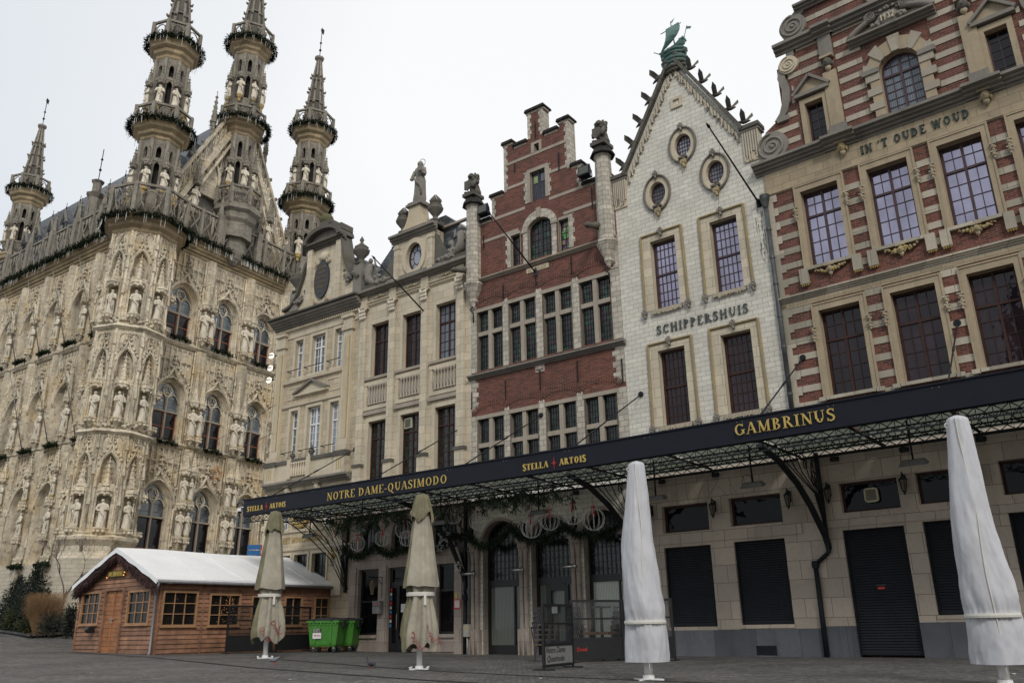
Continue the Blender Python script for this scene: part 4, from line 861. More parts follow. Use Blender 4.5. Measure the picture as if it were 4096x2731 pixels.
    # the two stone lions stand on the turrets
    for x, lab in ((-6.80, 'weathered seated stone lion on the left corner turret of the stepped gable'), (-.36, 'weathered seated stone lion on the right corner turret of the stepped gable')):
        l = MB(WEATH); lion(l, 1.25, WEATH); tag(l.build('lion_statue', None, FB.at(x, -.1, 18.38), FB.rz), lab, 'statue', 'stone lions on corner turrets')
    return R
# ================================================================ pale limestone house with the lady on its attic
def house_attic():
    R = thing('attic_house', 'pale limestone house with tall pilasters, an oval attic window and a statue on top', 'house', FC.P, FC.rz)
    W0 = -6.6
    g = MB(PINKST)
    arches = [(-6.12, -4.84, 3.86, 4.55, 5.22), (-4.25, -2.95, 3.86, 4.55, 5.22), (-2.0, -.75, 3.86, 4.55, 5.22)]
    g.wall(rect(W0, 0, -.1, 6.2), [rharch(a, b, z0, zs, zt, 10) for a, b, z0, zs, zt in arches]+[rect(-6.1, -4.91, .72, 3.27), rect(-4.39, -2.96, -.099, 3.27), rect(-1.76, -.86, .72, 3.27)], 0, .3, PINKST, PINKST)
    g.box(W0, -.0, -.06, 0, 3.62, 3.80); g.box(W0, 0, -.03, 0, 3.36, 3.62)
    g.box(-6.15, -4.9, -.08, .1, .60, .71); g.box(-1.85, -.8, -.08, .1, .60, .71); g.box(-2.95, -.5, -.05, 0, .1, .2)
    for x0, x1 in ((-4.86, -4.43), (-.82, -.46), (-6.55, -6.2)): g.box(x0, x1, -.06, 0, .02, 3.36)
    g.build('shopfront_wall', R)
    for a, b, z0, zs, zt in arches: window(R, a, b, z0, zt, .2, 6, 6, FRAMEK, ST_DK, fw=.05, bw=.010, mull=0, arch=zs)
    window(R, -6.1, -4.91, .72, 3.27, .18, 1, [1, 1], FRAMEK, GL_BLK, fw=.09, mull=0, tz=(2.0,)); window(R, -1.76, -.86, .72, 3.27, .18, 1, [1, 1], FRAMEK, GL_BLK, fw=.09, mull=0, tz=(2.3,))
    d = MB(FRAMEK); d.wall(rect(-4.39, -2.96, .0, 3.27), [rect(-4.25, -3.1, 2.72, 3.2), rect(-4.22, -4.0, .4, 2.5), rect(-3.85, -3.08, .55, 2.55)], .14, .22); d.tube([(-3.94, .1, .9), (-3.94, .1, 1.5)], .02, 6, BAR_ST); d.box(-3.85, -3.08, .12, .14, .1, .45, SHUT)
    o = d.build('shop_door', R); p = MB(GL_BLK); p.box(-4.39, -2.96, .2, .215, 0, 3.27); p.build('pane', o)
    st = MB(plain('white_paper_', (.7, .7, .68), .7, .05)); st.box(-3.72, -3.40, .11, .13, 1.55, 1.86)
    st.build('door_notice', R)
    for i in range(9): st = MB(REDP); st.box(-4.33, -4.24, .11, .13, 1.0+i*.17, 1.0+i*.17+.11, [plain('blue_sticker', (.05, .2, .4), .5), plain('white_sticker', (.6, .6, .6), .5), REDP][i % 3]); st.build('sticker', R)
    # giant pilasters and two storeys of windows
    w = MB(LIME); cols = [(-5.83, -4.76), (-3.89, -2.80), (-1.93, -.82)]
    w.wall(rect(W0, 0, 6.2, 15.0), [rect(a-.03, b-.02, 6.9, 9.5) for a, b in cols]+[rect(a, b, 11.52, 14.02) for a, b in cols], 0, .35, LIME, LIME_P)
    body(w, W0, 0, 15.3, LIME); w.build('wall', R)
    t = MB(LIME_P)
    for x0, x1 in ((-6.52, -6.14), (-4.66, -4.30), (-2.72, -2.36), (-.70, -.32)):
        t.box(x0, x1, -.14, .02, 7.7, 14.35, LIME); t.box(x0-.04, x1+.04, -.2, .02, 6.3, 7.55, LIME); t.box(x0-.08, x1+.08, -.24, .02, 7.55, 7.68, WEATH)
        for k in range(3):                                 # leafy capital
            for q in range(4): t.ball((x0+(x1-x0)*(q+.5)/4, -.18-.03*k, 14.42+k*.15), (.07, .06, .09), 6, 4, STAT)
        for q in (x0, x1): t.ball((q, -.2, 14.82), .07, 7, 4, STAT)
        t.box(x0-.06, x1+.06, -.24, .02, 14.86, 14.93, LIME_P)
    for a, b in cols:
        ring(t, a, b, 11.52, 14.02, .14, .14, .16, 0, -.05, .02, LIME_P); t.box(a-.34, b+.34, -.12, .1, 11.40, 11.51, BAR_ST)
        ring(t, a, b, 6.9, 9.5, .14, .14, .18, 0, -.05, .02, LIME_P); t.box(a-.34, b+.34, -.12, .1, 9.80, 9.97, BAR_ST); t.box(a-.3, b+.3, -.10, .02, 10.02, 10.2, LIME_P); t.box(a-.3, b+.3, -.10, .02, 11.14, 11.3, LIME_P)
        t.box(a-.3, b+.3, -.02, .02, 10.2, 11.14, LIME_P)
        for s_, e in ((a-.3, a-.14), (b+.12, b+.28)): t.box(s_, e, -.08, .02, 10.2, 11.14, LIME_P)
    extr(t, [(0, 6.1), (-.3, 6.2), (-.35, 6.4), (0, 6.45)], W0, 0, LIME_P)
    for z0, z1, o in ((14.93, 15.05, .1), (15.05, 15.14, .14), (15.42, 15.66, .42)): extr(t, mould(z0, z1, o, 3, .02), W0-.05, 0, LIME_P if z0 < 15.3 else GREYST)
    t.box(W0, 0, -.06, .05, 15.1, 15.5, LIME_P)
    for x0, x1 in ((-6.52, -6.14), (-4.66, -4.30), (-2.72, -2.36), (-.70, -.32)): t.box(x0-.02, x1+.02, -.16, .02, 14.93, 15.45, LIME_P)
    for a, b in cols: swag(t, a+.15, b-.15, 15.28, -.02, .055, STAT, -.09, 11, GILT)
    t.box(W0, 0, -.1, .3, 15.66, 15.95, GREYST)
    t.build('stone_trim', R)
    for a, b in cols:
        for k in range(6): q = MB(BAR_ST); baluster(q, 0, 0, 10.22, 11.13, .085, BAR_ST); break
        for k in range(7):
            x = a+.04+(b-a-.08)*k/6; bb = q.build('baluster', R) if k == 0 and a < -5 else bproto.copy()
            if k == 0 and a < -5: bproto = bb
            else: COL.objects.link(bb)
            bb.location = (x, -.08, 0)
        window(R, a, b, 11.52, 14.02, .2, 4, [4, 2], FRAMER, GL_WH if a > -3 else GL_DK, fw=.07, tz=(13.2,)); window(R, a-.03, b-.02, 6.9, 9.5, .2, 4, [5, 2], FRAMER, ST_DK, fw=.07, tz=(8.75,))
    f = MB(plain('cream_fan_plastic', (.50, .47, .34), .5, .08)); f.box(-3.8, -3.38, .12, .19, 8.92, 9.36)
    for i in range(10): f.box(-3.75, -3.43, .105, .125, 8.97+i*.036, 8.982+i*.036, FRAMEK)
    f.build('extractor_fan', R)
    # attic with oval window, wing scrolls
    a_ = MB(LIME); P = arcp(-3.30, 16.72, .48, .66, 0, 360, 22)[:-1]
    a_.wall(rect(-4.55, -2.12, 15.66, 17.75), [P], .0, .4, LIME, LIME_P); a_.box(-4.55, -2.12, .35, 1.6, 15.66, 17.75); a_.build('attic', R)
    t = MB(LIME_P); B = arcp(-3.30, 16.72, .70, .90, 0, 360, 24)[:-1]; t.wall(B, [P], -.08, .02, LIME_P)
    for x in (-4.5, -2.45): t.box(x, x+.3, -.12, .02, 15.7, 17.5, LIME); t.box(x-.03, x+.33, -.15, .02, 17.3, 17.42, LIME_P)
    extr(t, mould(17.66, 17.98, .32, 3, .06), -4.72, -1.95, GREYST); t.box(-4.7, -1.97, -.05, 1.6, 17.95, 18.15, WEATH)
    t.prism([(-4.05, 18.15), (-2.55, 18.15), (-2.75, 18.35), (-2.9, 18.75), (-2.95, 19.2), (-3.62, 19.2), (-3.68, 18.75), (-3.85, 18.35)], -.12, .45, OCHRE_P); t.box(-3.75, -2.8, -.22, .5, 19.2, 19.32, GREYST); t.box(-3.68, -2.87, -.16, .45, 19.32, 19.42, GREYST)
    for q, xe, xa in ((1, -.5, -2.1), (-1, -6.2, -4.55)):
        Pp = [(xa, 15.95)]+[(xa+q*(1.55*t), 15.95+1.45*(1-t)**2.2) for t in [i/8 for i in range(9)]][0:]
        pl = [(xa, 15.9)]+[(xa+q*1.5*t, 16.0+1.5*(1-t)**2.2) for t in [i/8 for i in range(9)]]+[(xa+q*1.5, 15.9)]
        if q < 0: pl = list(reversed(pl))
        t.prism(pl, .0, .3, WEATH); swag(t, xa+q*.2, xa+q*1.3, 16.1, .05, .14, GREYST, -.02, 7)
    for q in (-4.15, -2.18): urn(t, q, .1, 18.12, 1.35, WEATH, True)
    t.box(-.95, -.1, -.1, .4, 15.9, 16.05, WEATH); t.box(-6.6, -5.8, -.1, .4, 15.9, 16.05, WEATH)
    t.build('attic_trim', R)
    f = MB(FRAMER); f.wall(arcp(-3.30, 16.72, .48, .66, 0, 360, 22)[:-1], [arcp(-3.30, 16.72, .40, .58, 0, 360, 22)[:-1]], .14, .2)
    f.tube([(-3.30+.22*cos(t), .17, 16.72+.34*sin(t)) for t in [2*pi*i/18 for i in range(19)]], .018, 4)
    for k in range(8): t_ = 2*pi*k/8; f.bar((-3.30+.22*cos(t_), .17, 16.72+.34*sin(t_)), (-3.30+.42*cos(t_), .17, 16.72+.6*sin(t_)), .022, .02)
    o = f.build('oval_window', R); gl = MB(GL_WH); gl.prism(arcp(-3.30, 16.72, .48, .66, 0, 360, 22)[:-1], .18, .195); gl.build('pane', o)
    for x, q in ((-.55, 1), (-6.25, -1)):
        m = MB(WEATH); merman(m, GREYST, 1.05); 
        if q > 0: m.v = [(-a, b, c) for a, b, c in m.v]
        m.build('merman_statue', R, (x, .05, 16.02))
    rf = MB(SLATE); rf.prism([(W0+.1, 15.7), (-.1, 15.7), (-.5, 17.3), (-2.0, 18.6), (-4.7, 18.6), (-6.1, 17.3)], .6, 9, SLATE); rf.box(-2.1, -.7, .45, .6, 17.9, 18.0, BAR_ST); rf.build('roof', R)
    ch = MB(WEATH); ch.box(-5.5, -4.75, .7, 1.6, 17.0, 18.1); ch.build('chimney', R)
    s = MB(STAT); robed(s, 2.15, GREYST, 5, IRON, halo=True); tag(s.build('roof_statue', None, FC.at(-3.2, .1, 19.42), FC.rz), 'stone lady with a thin metal halo standing on the pale limestone attic', 'statue')
    return R
# ================================================================ house with the oval inscription (left end of the row)
def house_left():
    R = thing('gabled_house', 'narrow cream stone house with white windows and a black oval plaque in its gable', 'house', FD.P, FD.rz)
    W0 = -5.84
    w = MB(LIME); up = [(-4.47, -3.92), (-3.28, -2.36), (-1.70, -1.17)]; lo = [(-4.50, -3.97), (-3.30, -2.41), (-1.78, -1.20)]; gr = [(-4.65, -4.18), (-1.97, -1.36)]
    dark = [(-4.6, -3.85), (-3.59, -2.73), (-2.42, -1.52)]
    w.wall(rect(W0, 0, -.2, 15.1), [rect(a, b, 12.46, 14.36) for a, b in up]+[rect(a, b, 8.46, 10.82) for a, b in lo]+[rect(a, b, 5.25, 5.95) for a, b in gr]+[rect(a, b, 2.3, 4.12) for a, b in dark], 0, .3, OCHRE, OCHRE_P)
    body(w, W0, 0, 15.2, LIME); w.build('wall', R)
    t = MB(LIME_P)
    for x0, x1 in ((-5.7, -5.15), (-1.0, -.45)):
        for z0, z1 in ((8.7, 14.1),): t.box(x0, x1, -.14, .02, z0, z1, LIME_P); t.box(x0+.1, x1-.1, -.155, -.14, z0+.3, z1-.3, OCHRE_P); t.box(x1-.13, x1-.09, -.17, -.14, z0+.3, z1-.3, GILT)
        t.box(x0-.08, x1+.08, -.22, .02, 14.1, 14.25, LIME_P); t.box(x0-.02, x1+.02, -.17, .02, 14.25, 14.7, LIME_P); t.box(x0-.1, x1+.1, -.26, .02, 14.7, 14.85)
        t.box(x0, x1, -.14, .02, 4.2-1.9, 6.9, LIME_P); t.box(x0-.08, x1+.08, -.3, .02, 7.42, 8.2, LIME_P); t.box(x0-.12, x1+.12, -.35, .02, 8.2, 8.42, WEATH); t.box(x0-.06, x1+.06, -.26, .02, 8.42, 8.7, LIME_P)
        t.box(x0-.08, x1+.08, -.2, .02, 6.3, 6.9, LIME_P)
        for k in range(3): t.box(x0+.12+k*.13, x0+.16+k*.13, -.31, -.29, 7.6, 8.1, GILT); 
    for a, b in up+lo:
        z0, z1 = (12.46, 14.36) if (a, b) in up else (8.46, 10.82)
        ring(t, a, b, z0, z1, .13, .13, .14, 0, -.05, .02, LIME_P)
        if z0 > 11: t.box(a-.2, b+.2, -.1, .1, z0-.1, z0)
        ir = (a-.05, b+.05); t.bar((ir[0]-.2, -.25, z0+.32), (ir[1]+.05, -.25, z0+.32), .03, .03, IRON); t.bar((ir[0]-.2, -.25, z0+.32), (ir[0]-.2, 0, z0+.32), .03, .03, IRON)
    extr(t, [(0, 12.2), (-.12, 12.22), (-.14, 12.34), (0, 12.36)], -5.1, -1.05, LIME_P)
    for a, b in ((-4.9, -3.85), (-2.2, -1.15)): ring(t, a+.15, b-.15, 11.45, 11.95, .06, .06, .06, .06, -.03, .0, LIME_P)
    t.prism([(-4.25, 11.55), (-1.95, 11.55), (-3.0, 12.08)], -.08, .02, LIME_P); t.bar((-4.28, -.1, 11.6), (-3.0, -.1, 12.12), .1, .24, GREYST); t.bar((-1.92, -.1, 11.6), (-3.0, -.1, 12.12), .1, .24, GREYST); t.box(-4.3, -1.9, -.16, .02, 11.48, 11.56)
    extr(t, [(0, 11.0), (-.1, 11.02), (-.12, 11.14), (0, 11.16)], -5.1, -1.05, LIME_P)
    # balcony front
    t.box(-5.2, -.9, -.22, .02, 7.42, 8.25, LIME_P); t.box(-5.25, -.85, -.3, .02, 8.25, 8.4, WEATH); extr(t, mould(7.15, 7.42, .42, 3, .02), W0, -.2, GREYST); t.box(-3.95, -2.8, -.24, -.2, 7.6, 8.2, OCHRE_P)
    t.box(-4.15, -3.9, -.34, 0, 7.5, 8.4, LIME_P); t.box(-2.85, -2.6, -.34, 0, 7.5, 8.4, LIME_P); urn(t, -4.02, -.15, 8.38, .5, WEATH); urn(t, -2.72, -.15, 8.38, .6, WEATH)
    for x in (-4.3, -2.3): mask_console(t, x, 6.98, .4, LIME_P, LIME_P, 0)
    for z in (6.2, 5.1, 4.3): extr(t, [(0, z), (-.08, z+.02), (-.1, z+.12), (0, z+.14)], W0, 0, LIME_P)
    for a, b in dark: ring(t, a, b, 2.3, 4.12, .1, .1, .1, 0, -.04, .02, LIME_P)
    extr(t, mould(15.0, 15.5, .55, 5, .05), W0-.15, .1, GREYST); extr(t, mould(15.46, 15.62, .68, 2, .05), W0-.25, .15, WEATH); t.box(W0, 0, -.05, .02, 14.55, 15.0, LIME_P)
    for i in range(40): x = W0+.05+i*.146; t.box(x, x+.07, -.2, -.05, 14.92, 15.02, LIME_P)
    t.build('stone_trim', R)
    b_ = MB(LIME_P); baluster(b_, 0, 0, 7.6, 8.25, .07, LIME_P); pr = None
    for k in range(7):
        o = b_.build('baluster', R) if pr is None else pr.copy()
        if pr is None: pr = o
        else: COL.objects.link(o)
        o.location = (-3.85+k*.16, -.29, 0)
    for a, b in up: window(R, a, b, 12.46, 14.36, .16, 2 if b-a < .7 else 4, [3, 2], FRAMEW, GL_WH, fw=.06, bw=.025, mull=0 if b-a < .7 else .09, tz=(13.75,))
    for a, b in lo: window(R, a, b, 8.46, 10.82, .16, 2 if b-a < .7 else 4, [4, 2], FRAMEW, GL_WH, fw=.06, bw=.025, mull=0 if b-a < .7 else .09, tz=(10.0,))
    for a, b in gr: window(R, a, b, 5.25, 5.95, .16, 2, 2, FRAMEW, GL_WH, fw=.06, bw=.025, mull=0)
    for a, b in dark: window(R, a, b, 2.3, 4.12, .16, 4, 6, FRAMEK, ST_DK, fw=.05, bw=.012, mull=0)
    # gable block with curved pediment, sweeping sides, plaque
    g = MB(LIME); L = [(-5.55, 15.62), (-5.55, 16.1), (-4.95, 16.25), (-4.55, 16.7), (-4.25, 17.5), (-4.1, 18.0), (-3.95, 18.35), (-3.9, 19.1)]
    Rr = [(-1.5, 19.1), (-1.3, 18.3), (-1.15, 17.6), (-.8, 17.0), (-.2, 16.6), (-.1, 15.62)]
    g.prism([L[0]]+list(reversed(Rr)) [0:0]+[Rr[-1]]+list(reversed(Rr))[1:]+list(reversed(L))[:-1], -.0, .5, LIME); g.build('gable', R)
    t = MB(GREYST); t.box(-3.9, -3.55, -.16, .02, 15.8, 19.0, LIME); t.box(-1.85, -1.48, -.16, .5, 15.8, 19.0, LIME); extr(t, mould(18.95, 19.25, .34, 3, .03), -4.05, -1.3, WEATH)
    A = arcp(-2.7, 19.22, 1.12, .56, 0, 180, 12); B = arcp(-2.7, 19.22, 1.36, .78, 0, 180, 12)
    for i in range(12): t.prism([A[i], A[i+1], B[i+1], B[i]], -.42, .55, WEATH)
    t.prism(A, -.1, .5, GREYST); t.box(-3.0, -2.2, -.3, .4, 20.05, 20.25, WEATH); t.box(-1.75, -1.4, -.3, .5, 19.5, 19.8, WEATH)
    t.ball((-2.85, .05, 20.48), (.36, .36, .34), 10, 7, masonry('mossy_stone', (.12, .11, .05), (.07, .08, .03), moss=.6), jit=.06)
    for P_ in (L[1:7], Rr[:5]):
        for i in range(len(P_)-1): t.bar((P_[i][0], .15, P_[i][1]+.05), (P_[i+1][0], .15, P_[i+1][1]+.05), .12, .7, WEATH)
    swag(t, -4.9, -4.1, 16.9, .5, .13, GREYST, -.03, 8); swag(t, -1.3, -.5, 17.3, .6, .13, GREYST, -.03, 8)
    t.box(-.6, -.05, -.1, .5, 15.62, 17.35, GREYST); urn(t, -.32, .1, 17.35, 1.5, WEATH); t.box(-5.1, -4.5, -.1, .4, 16.0, 17.0, GREYST); urn(t, -4.8, .1, 17.0, 1.55, WEATH)
    t.ball((-2.8, -.05, 18.45), (.34, .14, .24), 9, 5, LIME_P, jit=.15)
    for q in (-1, 1): volute(t, -2.85+q*.42, 18.15, .14, -.12, .02, LIME_P, q); volute(t, -2.85+q*.42, 16.1, .12, -.12, .02, LIME_P, q)
    t.build('gable_trim', R)
    p = MB(FRAMEK); p.prism(arcp(-2.85, 17.2, .52, .98, 0, 360, 28)[:-1], -.10, .01, plain('black_plaque', (.03, .033, .04), .5)); o = p.build('oval_plaque', R)
    BRZ = plain('dull_bronze_letters', (.20, .14, .07), .6); l = MB(BRZ)
    for i, (tx, ww) in enumerate((('QUIBUSDAM', .66), ('INVITIS', .56), ('COMBUROR', .80), ('EX CINERE', .80), ('CONSURGO', .76), ('1923', .36))): lettering(tx, .135, ww*.9, .8, .1, -2.85-ww*.45, 17.78-i*.255, .015, BRZ, l)
    l.build('lettering', o, (0, -.10, 0))
    e = MB(GILT)                                           # gilded wreath and shop emblem over the door
    for i in range(26): a = 2*pi*i/26; e.ball((-3.28+.62*cos(a), -.1, 6.1+.72*sin(a)), (.13, .08, .13), 6, 4, jit=.12)
    e.ball((-3.28, -.04, 6.1), (.5, .06, .6), 12, 6, LIME_P); e.ball((-3.28, -.1, 5.98), (.3, .08, .4), 8, 5, GREYST); e.build('gilded_emblem', R)
    lettering('HET MOORINNEKEN', .24, 2.6, 1, .1, depth=.02, mat=GILT).build('lettering', R, (-4.45, -.01, 4.66))
    q = MB(GILT); q.tube([(-1.0, -.16, 3.5), (-.96, -.17, 3.8), (-1.0, -.17, 4.05)], [.07, .1, .06], 6); q.ball((-1.03, -.18, 4.15), .07, 6, 4); q.tube([(-.95, -.17, 3.7), (-.8, -.17, 3.95)], .025, 4); q.build('gilded_lion', R)
    rf = MB(SLATE); rf.prism([(W0+.2, 15.6), (-.1, 15.6), (-.8, 18.0), (-1.6, 18.3), (-4.0, 18.3), (-5.0, 17.6)], .55, 9, SLATE); rf.build('roof', R)
    return R
# ================================================================ long glazed terrace canopy
CV = 4.0
def canopy_glass():
    m, t, b = nodes('frosted_canopy_glass'); tl = t.nodes.new('ShaderNodeBsdfTranslucent'); tp = t.nodes.new('ShaderNodeBsdfTransparent'); a = t.nodes.new('ShaderNodeMixShader'); c = t.nodes.new('ShaderNodeMixShader')
    tc = t.nodes.new('ShaderNodeTexCoord'); t.links.new(_mix(t, _ramp(t, _noise(t, tc.outputs['Object'], 1.2, 6), .3, .7), (.07, .08, .06), (.18, .195, .16)), tl.inputs[0]); tp.inputs[0].default_value = (.5, .53, .5, 1)
    a.inputs[0].default_value = .07; c.inputs[0].default_value = .12; L = t.links.new; L(tl.outputs[0], a.inputs[1]); L(tp.outputs[0], a.inputs[2]); L(a.outputs[0], c.inputs[1]); L(b.outputs[0], c.inputs[2]); b.inputs['Roughness'].default_value = .3
    L(c.outputs[0], t.nodes['Material Output'].inputs[0]); return m
def canopy():
    R = thing('terrace_canopy', 'long black iron and glass canopy with gold lettering along the cafe fronts', 'canopy', (0, 0, 0))
    segs = [(FD, -2.17, 0), (FC, -6.6+.02, 0), (FB, -7.0, 0), (FS, -5.72, 0), (FA, 0, 9.6)]
    nodes_ = [FD.at(-2.17, -CV, 0)]
    F_ = [FD, FC, FB, FS, FA]
    for a, b in zip(F_[:-1], F_[1:]):                       # corner points where offset lines meet
        Pa = a.P-a.n*CV; Pb = b.P-b.n*CV; cr = a.u.x*b.u.y-a.u.y*b.u.x; nodes_.append(Pa+a.u*(((Pb-Pa).x*b.u.y-(Pb-Pa).y*b.u.x)/cr) if abs(cr) > 1e-4 else b.at(-7.0 if b is FB else 0, -CV, 0) if b is not FB else (b.at(-7.0, -CV, 0)))
    nodes_.append(FA.at(9.6, -CV, 0))
    def inner(i): a, b = nodes_[i], nodes_[i+1]; t = (b-a).normalized(); return t, Vector((-t.y, t.x, 0))
    fa = MB(FASCIA); fl = MB(DARKTILE); gl = MB(canopy_glass()); tr = MB(IRON)
    for i in range(5):
        a, b = nodes_[i], nodes_[i+1]; t, n = inner(i); Lg = (b-a).length
        for (z0, z1, o) in ((5.35, 5.97, 0), ):
            P = [a, b, b+n*.06, a+n*.06]; nn = fa.pts([(p.x, p.y, z0) for p in P]+[(p.x, p.y, z1) for p in P])
            for q in ((0, 1, 5, 4), (1, 2, 6, 5), (2, 3, 7, 6), (3, 0, 4, 7), (4, 5, 6, 7), (0, 3, 2, 1)): fa.face([nn+k for k in q], FASCIA, False)
        fa.bar(a-n*.02+Vector((0, 0, 5.985)), b-n*.02+Vector((0, 0, 5.985)), .04, .03, FASCIA)
        k = max(1, int(Lg/2.0))
        for j in range(k+1):
            p = a+t*Lg*j/k
            if j < k:
                for q in (.03, .97): 
                    r = a+t*Lg*(j+q)/k-n*.008; fa.ball((r.x, r.y, 5.9), .012, 4, 3, BAR_ST)
        # sloping glass sheets with rafters
        for j in range(k):
            p, q = a+t*Lg*(j+.02)/k, a+t*Lg*(j+.98)/k
            gl.poly([(p.x, p.y, 5.62), (q.x, q.y, 5.62), (q.x+n.x*3.85, q.y+n.y*3.85, 5.56), (p.x+n.x*3.85, p.y+n.y*3.85, 5.56)])
            p = a+t*Lg*j/k; tr.bar(p+n*.06+Vector((0, 0, 5.57)), p+n*3.9+Vector((0, 0, 5.51)), .05, .07)
        # lattice girders parallel to the front
        for d, zt, zb in ((.10, 5.34, 5.08), (1.3, 5.42, 5.12), (2.6, 5.46, 5.22)):
            A = a+n*d; B = b+n*d
            for z in (zt, zb): tr.bar(A+Vector((0, 0, z)), B+Vector((0, 0, z)), .035, .05)
            m = int(Lg/.34)
            for j in range(m):
                p, q = A+t*Lg*j/m, A+t*Lg*(j+1)/m
                if d < 2: tr.bar(p+Vector((0, 0, zt)), p+Vector((0, 0, zb)), .016, .016)
                tr.bar(p+Vector((0, 0, zt)), q+Vector((0, 0, zb)), .02, .02); tr.bar(p+Vector((0, 0, zb)), q+Vector((0, 0, zt)), .02, .02)
        wa = a+n*3.9; wb = b+n*3.9; tr.bar(wa+Vector((0, 0, 5.44)), wb+Vector((0, 0, 5.44)), .06, .14)
        for j in range(int(Lg/1.9)): p = wa+t*(1+1.9*j); tr.box(p.x-.1, p.x+.1, p.y-.05, p.y+.12, 5.26, 5.38)
    e = nodes_[0]; t, n = inner(0); fa.bar(e+Vector((0, 0, 5.66)), e+n*3.9+Vector((0, 0, 5.5)), .05, .3)
    fa.build('fascia', R); gl.build('roof_glass', R); tr.build('lattice_girders', R)
    # gold lettering, placed on the front board
    def put(mb, name, p, q, label=None): t = (q-p).normalized(); o = mb.build(name, R, (p.x, p.y, p.z), atan2(t.y, t.x), label); return o
    def star(mb, x, z, r):
        for k in range(8):
            a = k*pi/4; rr = r*(1.25 if k % 4 == 2 else .9 if k % 2 == 0 else .5); b0 = (x+r*.16*cos(a+pi/8), z+r*.16*sin(a+pi/8)); b1 = (x+r*.16*cos(a-pi/8), z+r*.16*sin(a-pi/8)); mb.prism([(x, z), b1, (x+rr*cos(a), z+rr*sin(a)), b0], -.012, 0, REDP)
    off = CV+.006
    o = put(lettering('NOTRE DAME-QUASIMODO', .29, 5.95, .95, .08, depth=.01, mat=GOLDTXT), 'lettering', FC.at(-3.68, -off, 5.46), FC.at(1, -off, 5.46)); 
    o.location = FC.at(-3.66, -off-.0, 5.47)
    put(lettering('GAMBRINUS', .30, 2.66, 1, .09, depth=.01, mat=GOLDTXT), 'lettering', FS.at(-.19, -off-.06, 5.53), FA.at(2.5, -off-.02, 5.55))
    for fd, x in ((FD, -1.90), (FB, -1.62)):
        m = lettering('STELLA', .20, .99, 1.6, .1, depth=.01, mat=GOLDTXT); lettering('ARTOIS', .20, .98, 1.6, .1, 1.38, 0, .01, GOLDTXT, m); se = MB(REDP); star(se, 1.19, .10, .15); put(se, 'star_emblem', fd.at(x, -off-.0, 5.49), fd.at(x+1, -off-(.018 if fd is FB else 0), 5.49)); put(m, 'lettering', fd.at(x, -off-.0, 5.49), fd.at(x+1, -off-(.018 if fd is FB else 0), 5.49))
    gap = MB(IRON); 
    # curved brackets with fanned ribs and scrolls, plus the posts carrying them
    def bracket(fd, x, foot, post=True, lbl=None):
        m = MB(IRON); z0, z1 = foot
        C_ = [(0, z0), (-.18, z0+.35), (-.96, 3.98-.05), (-1.75, 4.49), (-2.83, 4.96), (-3.76, 5.17), (-4.0, 5.2)] if lbl != 'fan' else [(0, z0), (-.92, 3.74), (-1.92, 4.40), (-3.0, 4.95), (-3.9, 5.2)]
        P = []
        for i in range(len(C_)-1):
            for j in range(4):
                t = j/4; P.append((x, C_[i][0]+(C_[i+1][0]-C_[i][0])*t, C_[i][1]+(C_[i+1][1]-C_[i][1])*t))
        P.append((x, C_[-1][0], C_[-1][1]))
        if lbl != 'fan':
            for a, b in zip(P[:-1], P[1:]): m.bar(a, b, .09, .15, up=(1, 0, 0))
        else:
            for k in range(4):
                Q = [(x+(k-1.5)*.05, y*(1-.16*k), z+(.10*k*(-y)*(.35))) for _, y, z in P]; m.tube(Q, .022, 5)
        m.box(x-.05, x+.05, -.13, -.02, z0-.1, 5.6)
        for k in range(5):                                 # fan of light ribs from the foot up to the girders
            e = -.5-.62*k; m.tube([(x, -.12, z0+.6), (x, -.25-.2*k*.4, z0+1.5), (x, e*.75, 4.75+.05*k), (x, e, 5.42)], .016, 5)
        for cy, cz, r in ((-.45, 4.75, .26), (-.30, 4.15, .16), (-1.0, 5.1, .17)):
            m.tube([(x, cy+r*(1-.55*i/16)*cos(.5+i*.42), cz+r*(1-.55*i/16)*sin(.5+i*.42)) for i in range(17)], .018, 5)
        m.tube([(x, -.1, 5.35), (x, -.5, 5.3), (x, -.62, 4.95), (x, -.4, 4.55), (x, -.12, 4.4)], .022, 5)
        if post:
            m.bar((x, 0, z0), (x, -.02, z0), .1, .1) ; m.tube([(x, -.05, z0), (x-.05, -.05, z0-.12), (x-.35 if fd is FA else x+.0, -.08, z0-.35)], .06, 6); xp = x-.42 if fd is FA else x; m.tube([(xp, -.09, -.05), (xp, -.09, z0-.35)], [.08, .07], 8); m.lathe([(.1, z0-.5), (.11, z0-.4), (.1, z0-.3)], 8, (xp, -.09))
        o = m.build('bracket', R); o.location = fd.P; o.rotation_euler = (0, 0, fd.rz)
    bracket(FA, .5, (2.85, 0)); bracket(FB, -7.25, (2.4, 0)); bracket(FS, -5.6, (2.6, 0)); bracket(FC, -6.8, (2.5, 0), False, 'fan'); bracket(FA, 6.6, (2.85, 0))
    # tie rods up to the fronts
    for fd, x, z, x2 in ((FC, -.61, 8.44, -1.55), (FB, -3.64, 8.33, -4.17), (FD, -.05, 8.41, -.69), (FS, -5.17, 8.39, -5.47), (FA, .49, 8.49, .56), (FA, 4.8, 8.54, 5.08)):
        m = MB(IRON); p = fd.at(x, 0, z); q = fd.at(x2, -CV+.05, 5.95)
        if (q-p).length > 0: m.tube([p, q], .022, 6); mid = p.lerp(q, .45); m.tube([mid, p.lerp(q, .5)], .035, 6); m.lathe([(.10, -.02), (.10, .02)], 10); 
        for i in range(len(m.v)-20, len(m.v)): m.v[i] = tuple(p+fd.u*m.v[i][0]+Vector((0, 0, 1))*m.v[i][1]+fd.n*(m.v[i][2]-.02))
        m.build('tie_rod', R)
    return R
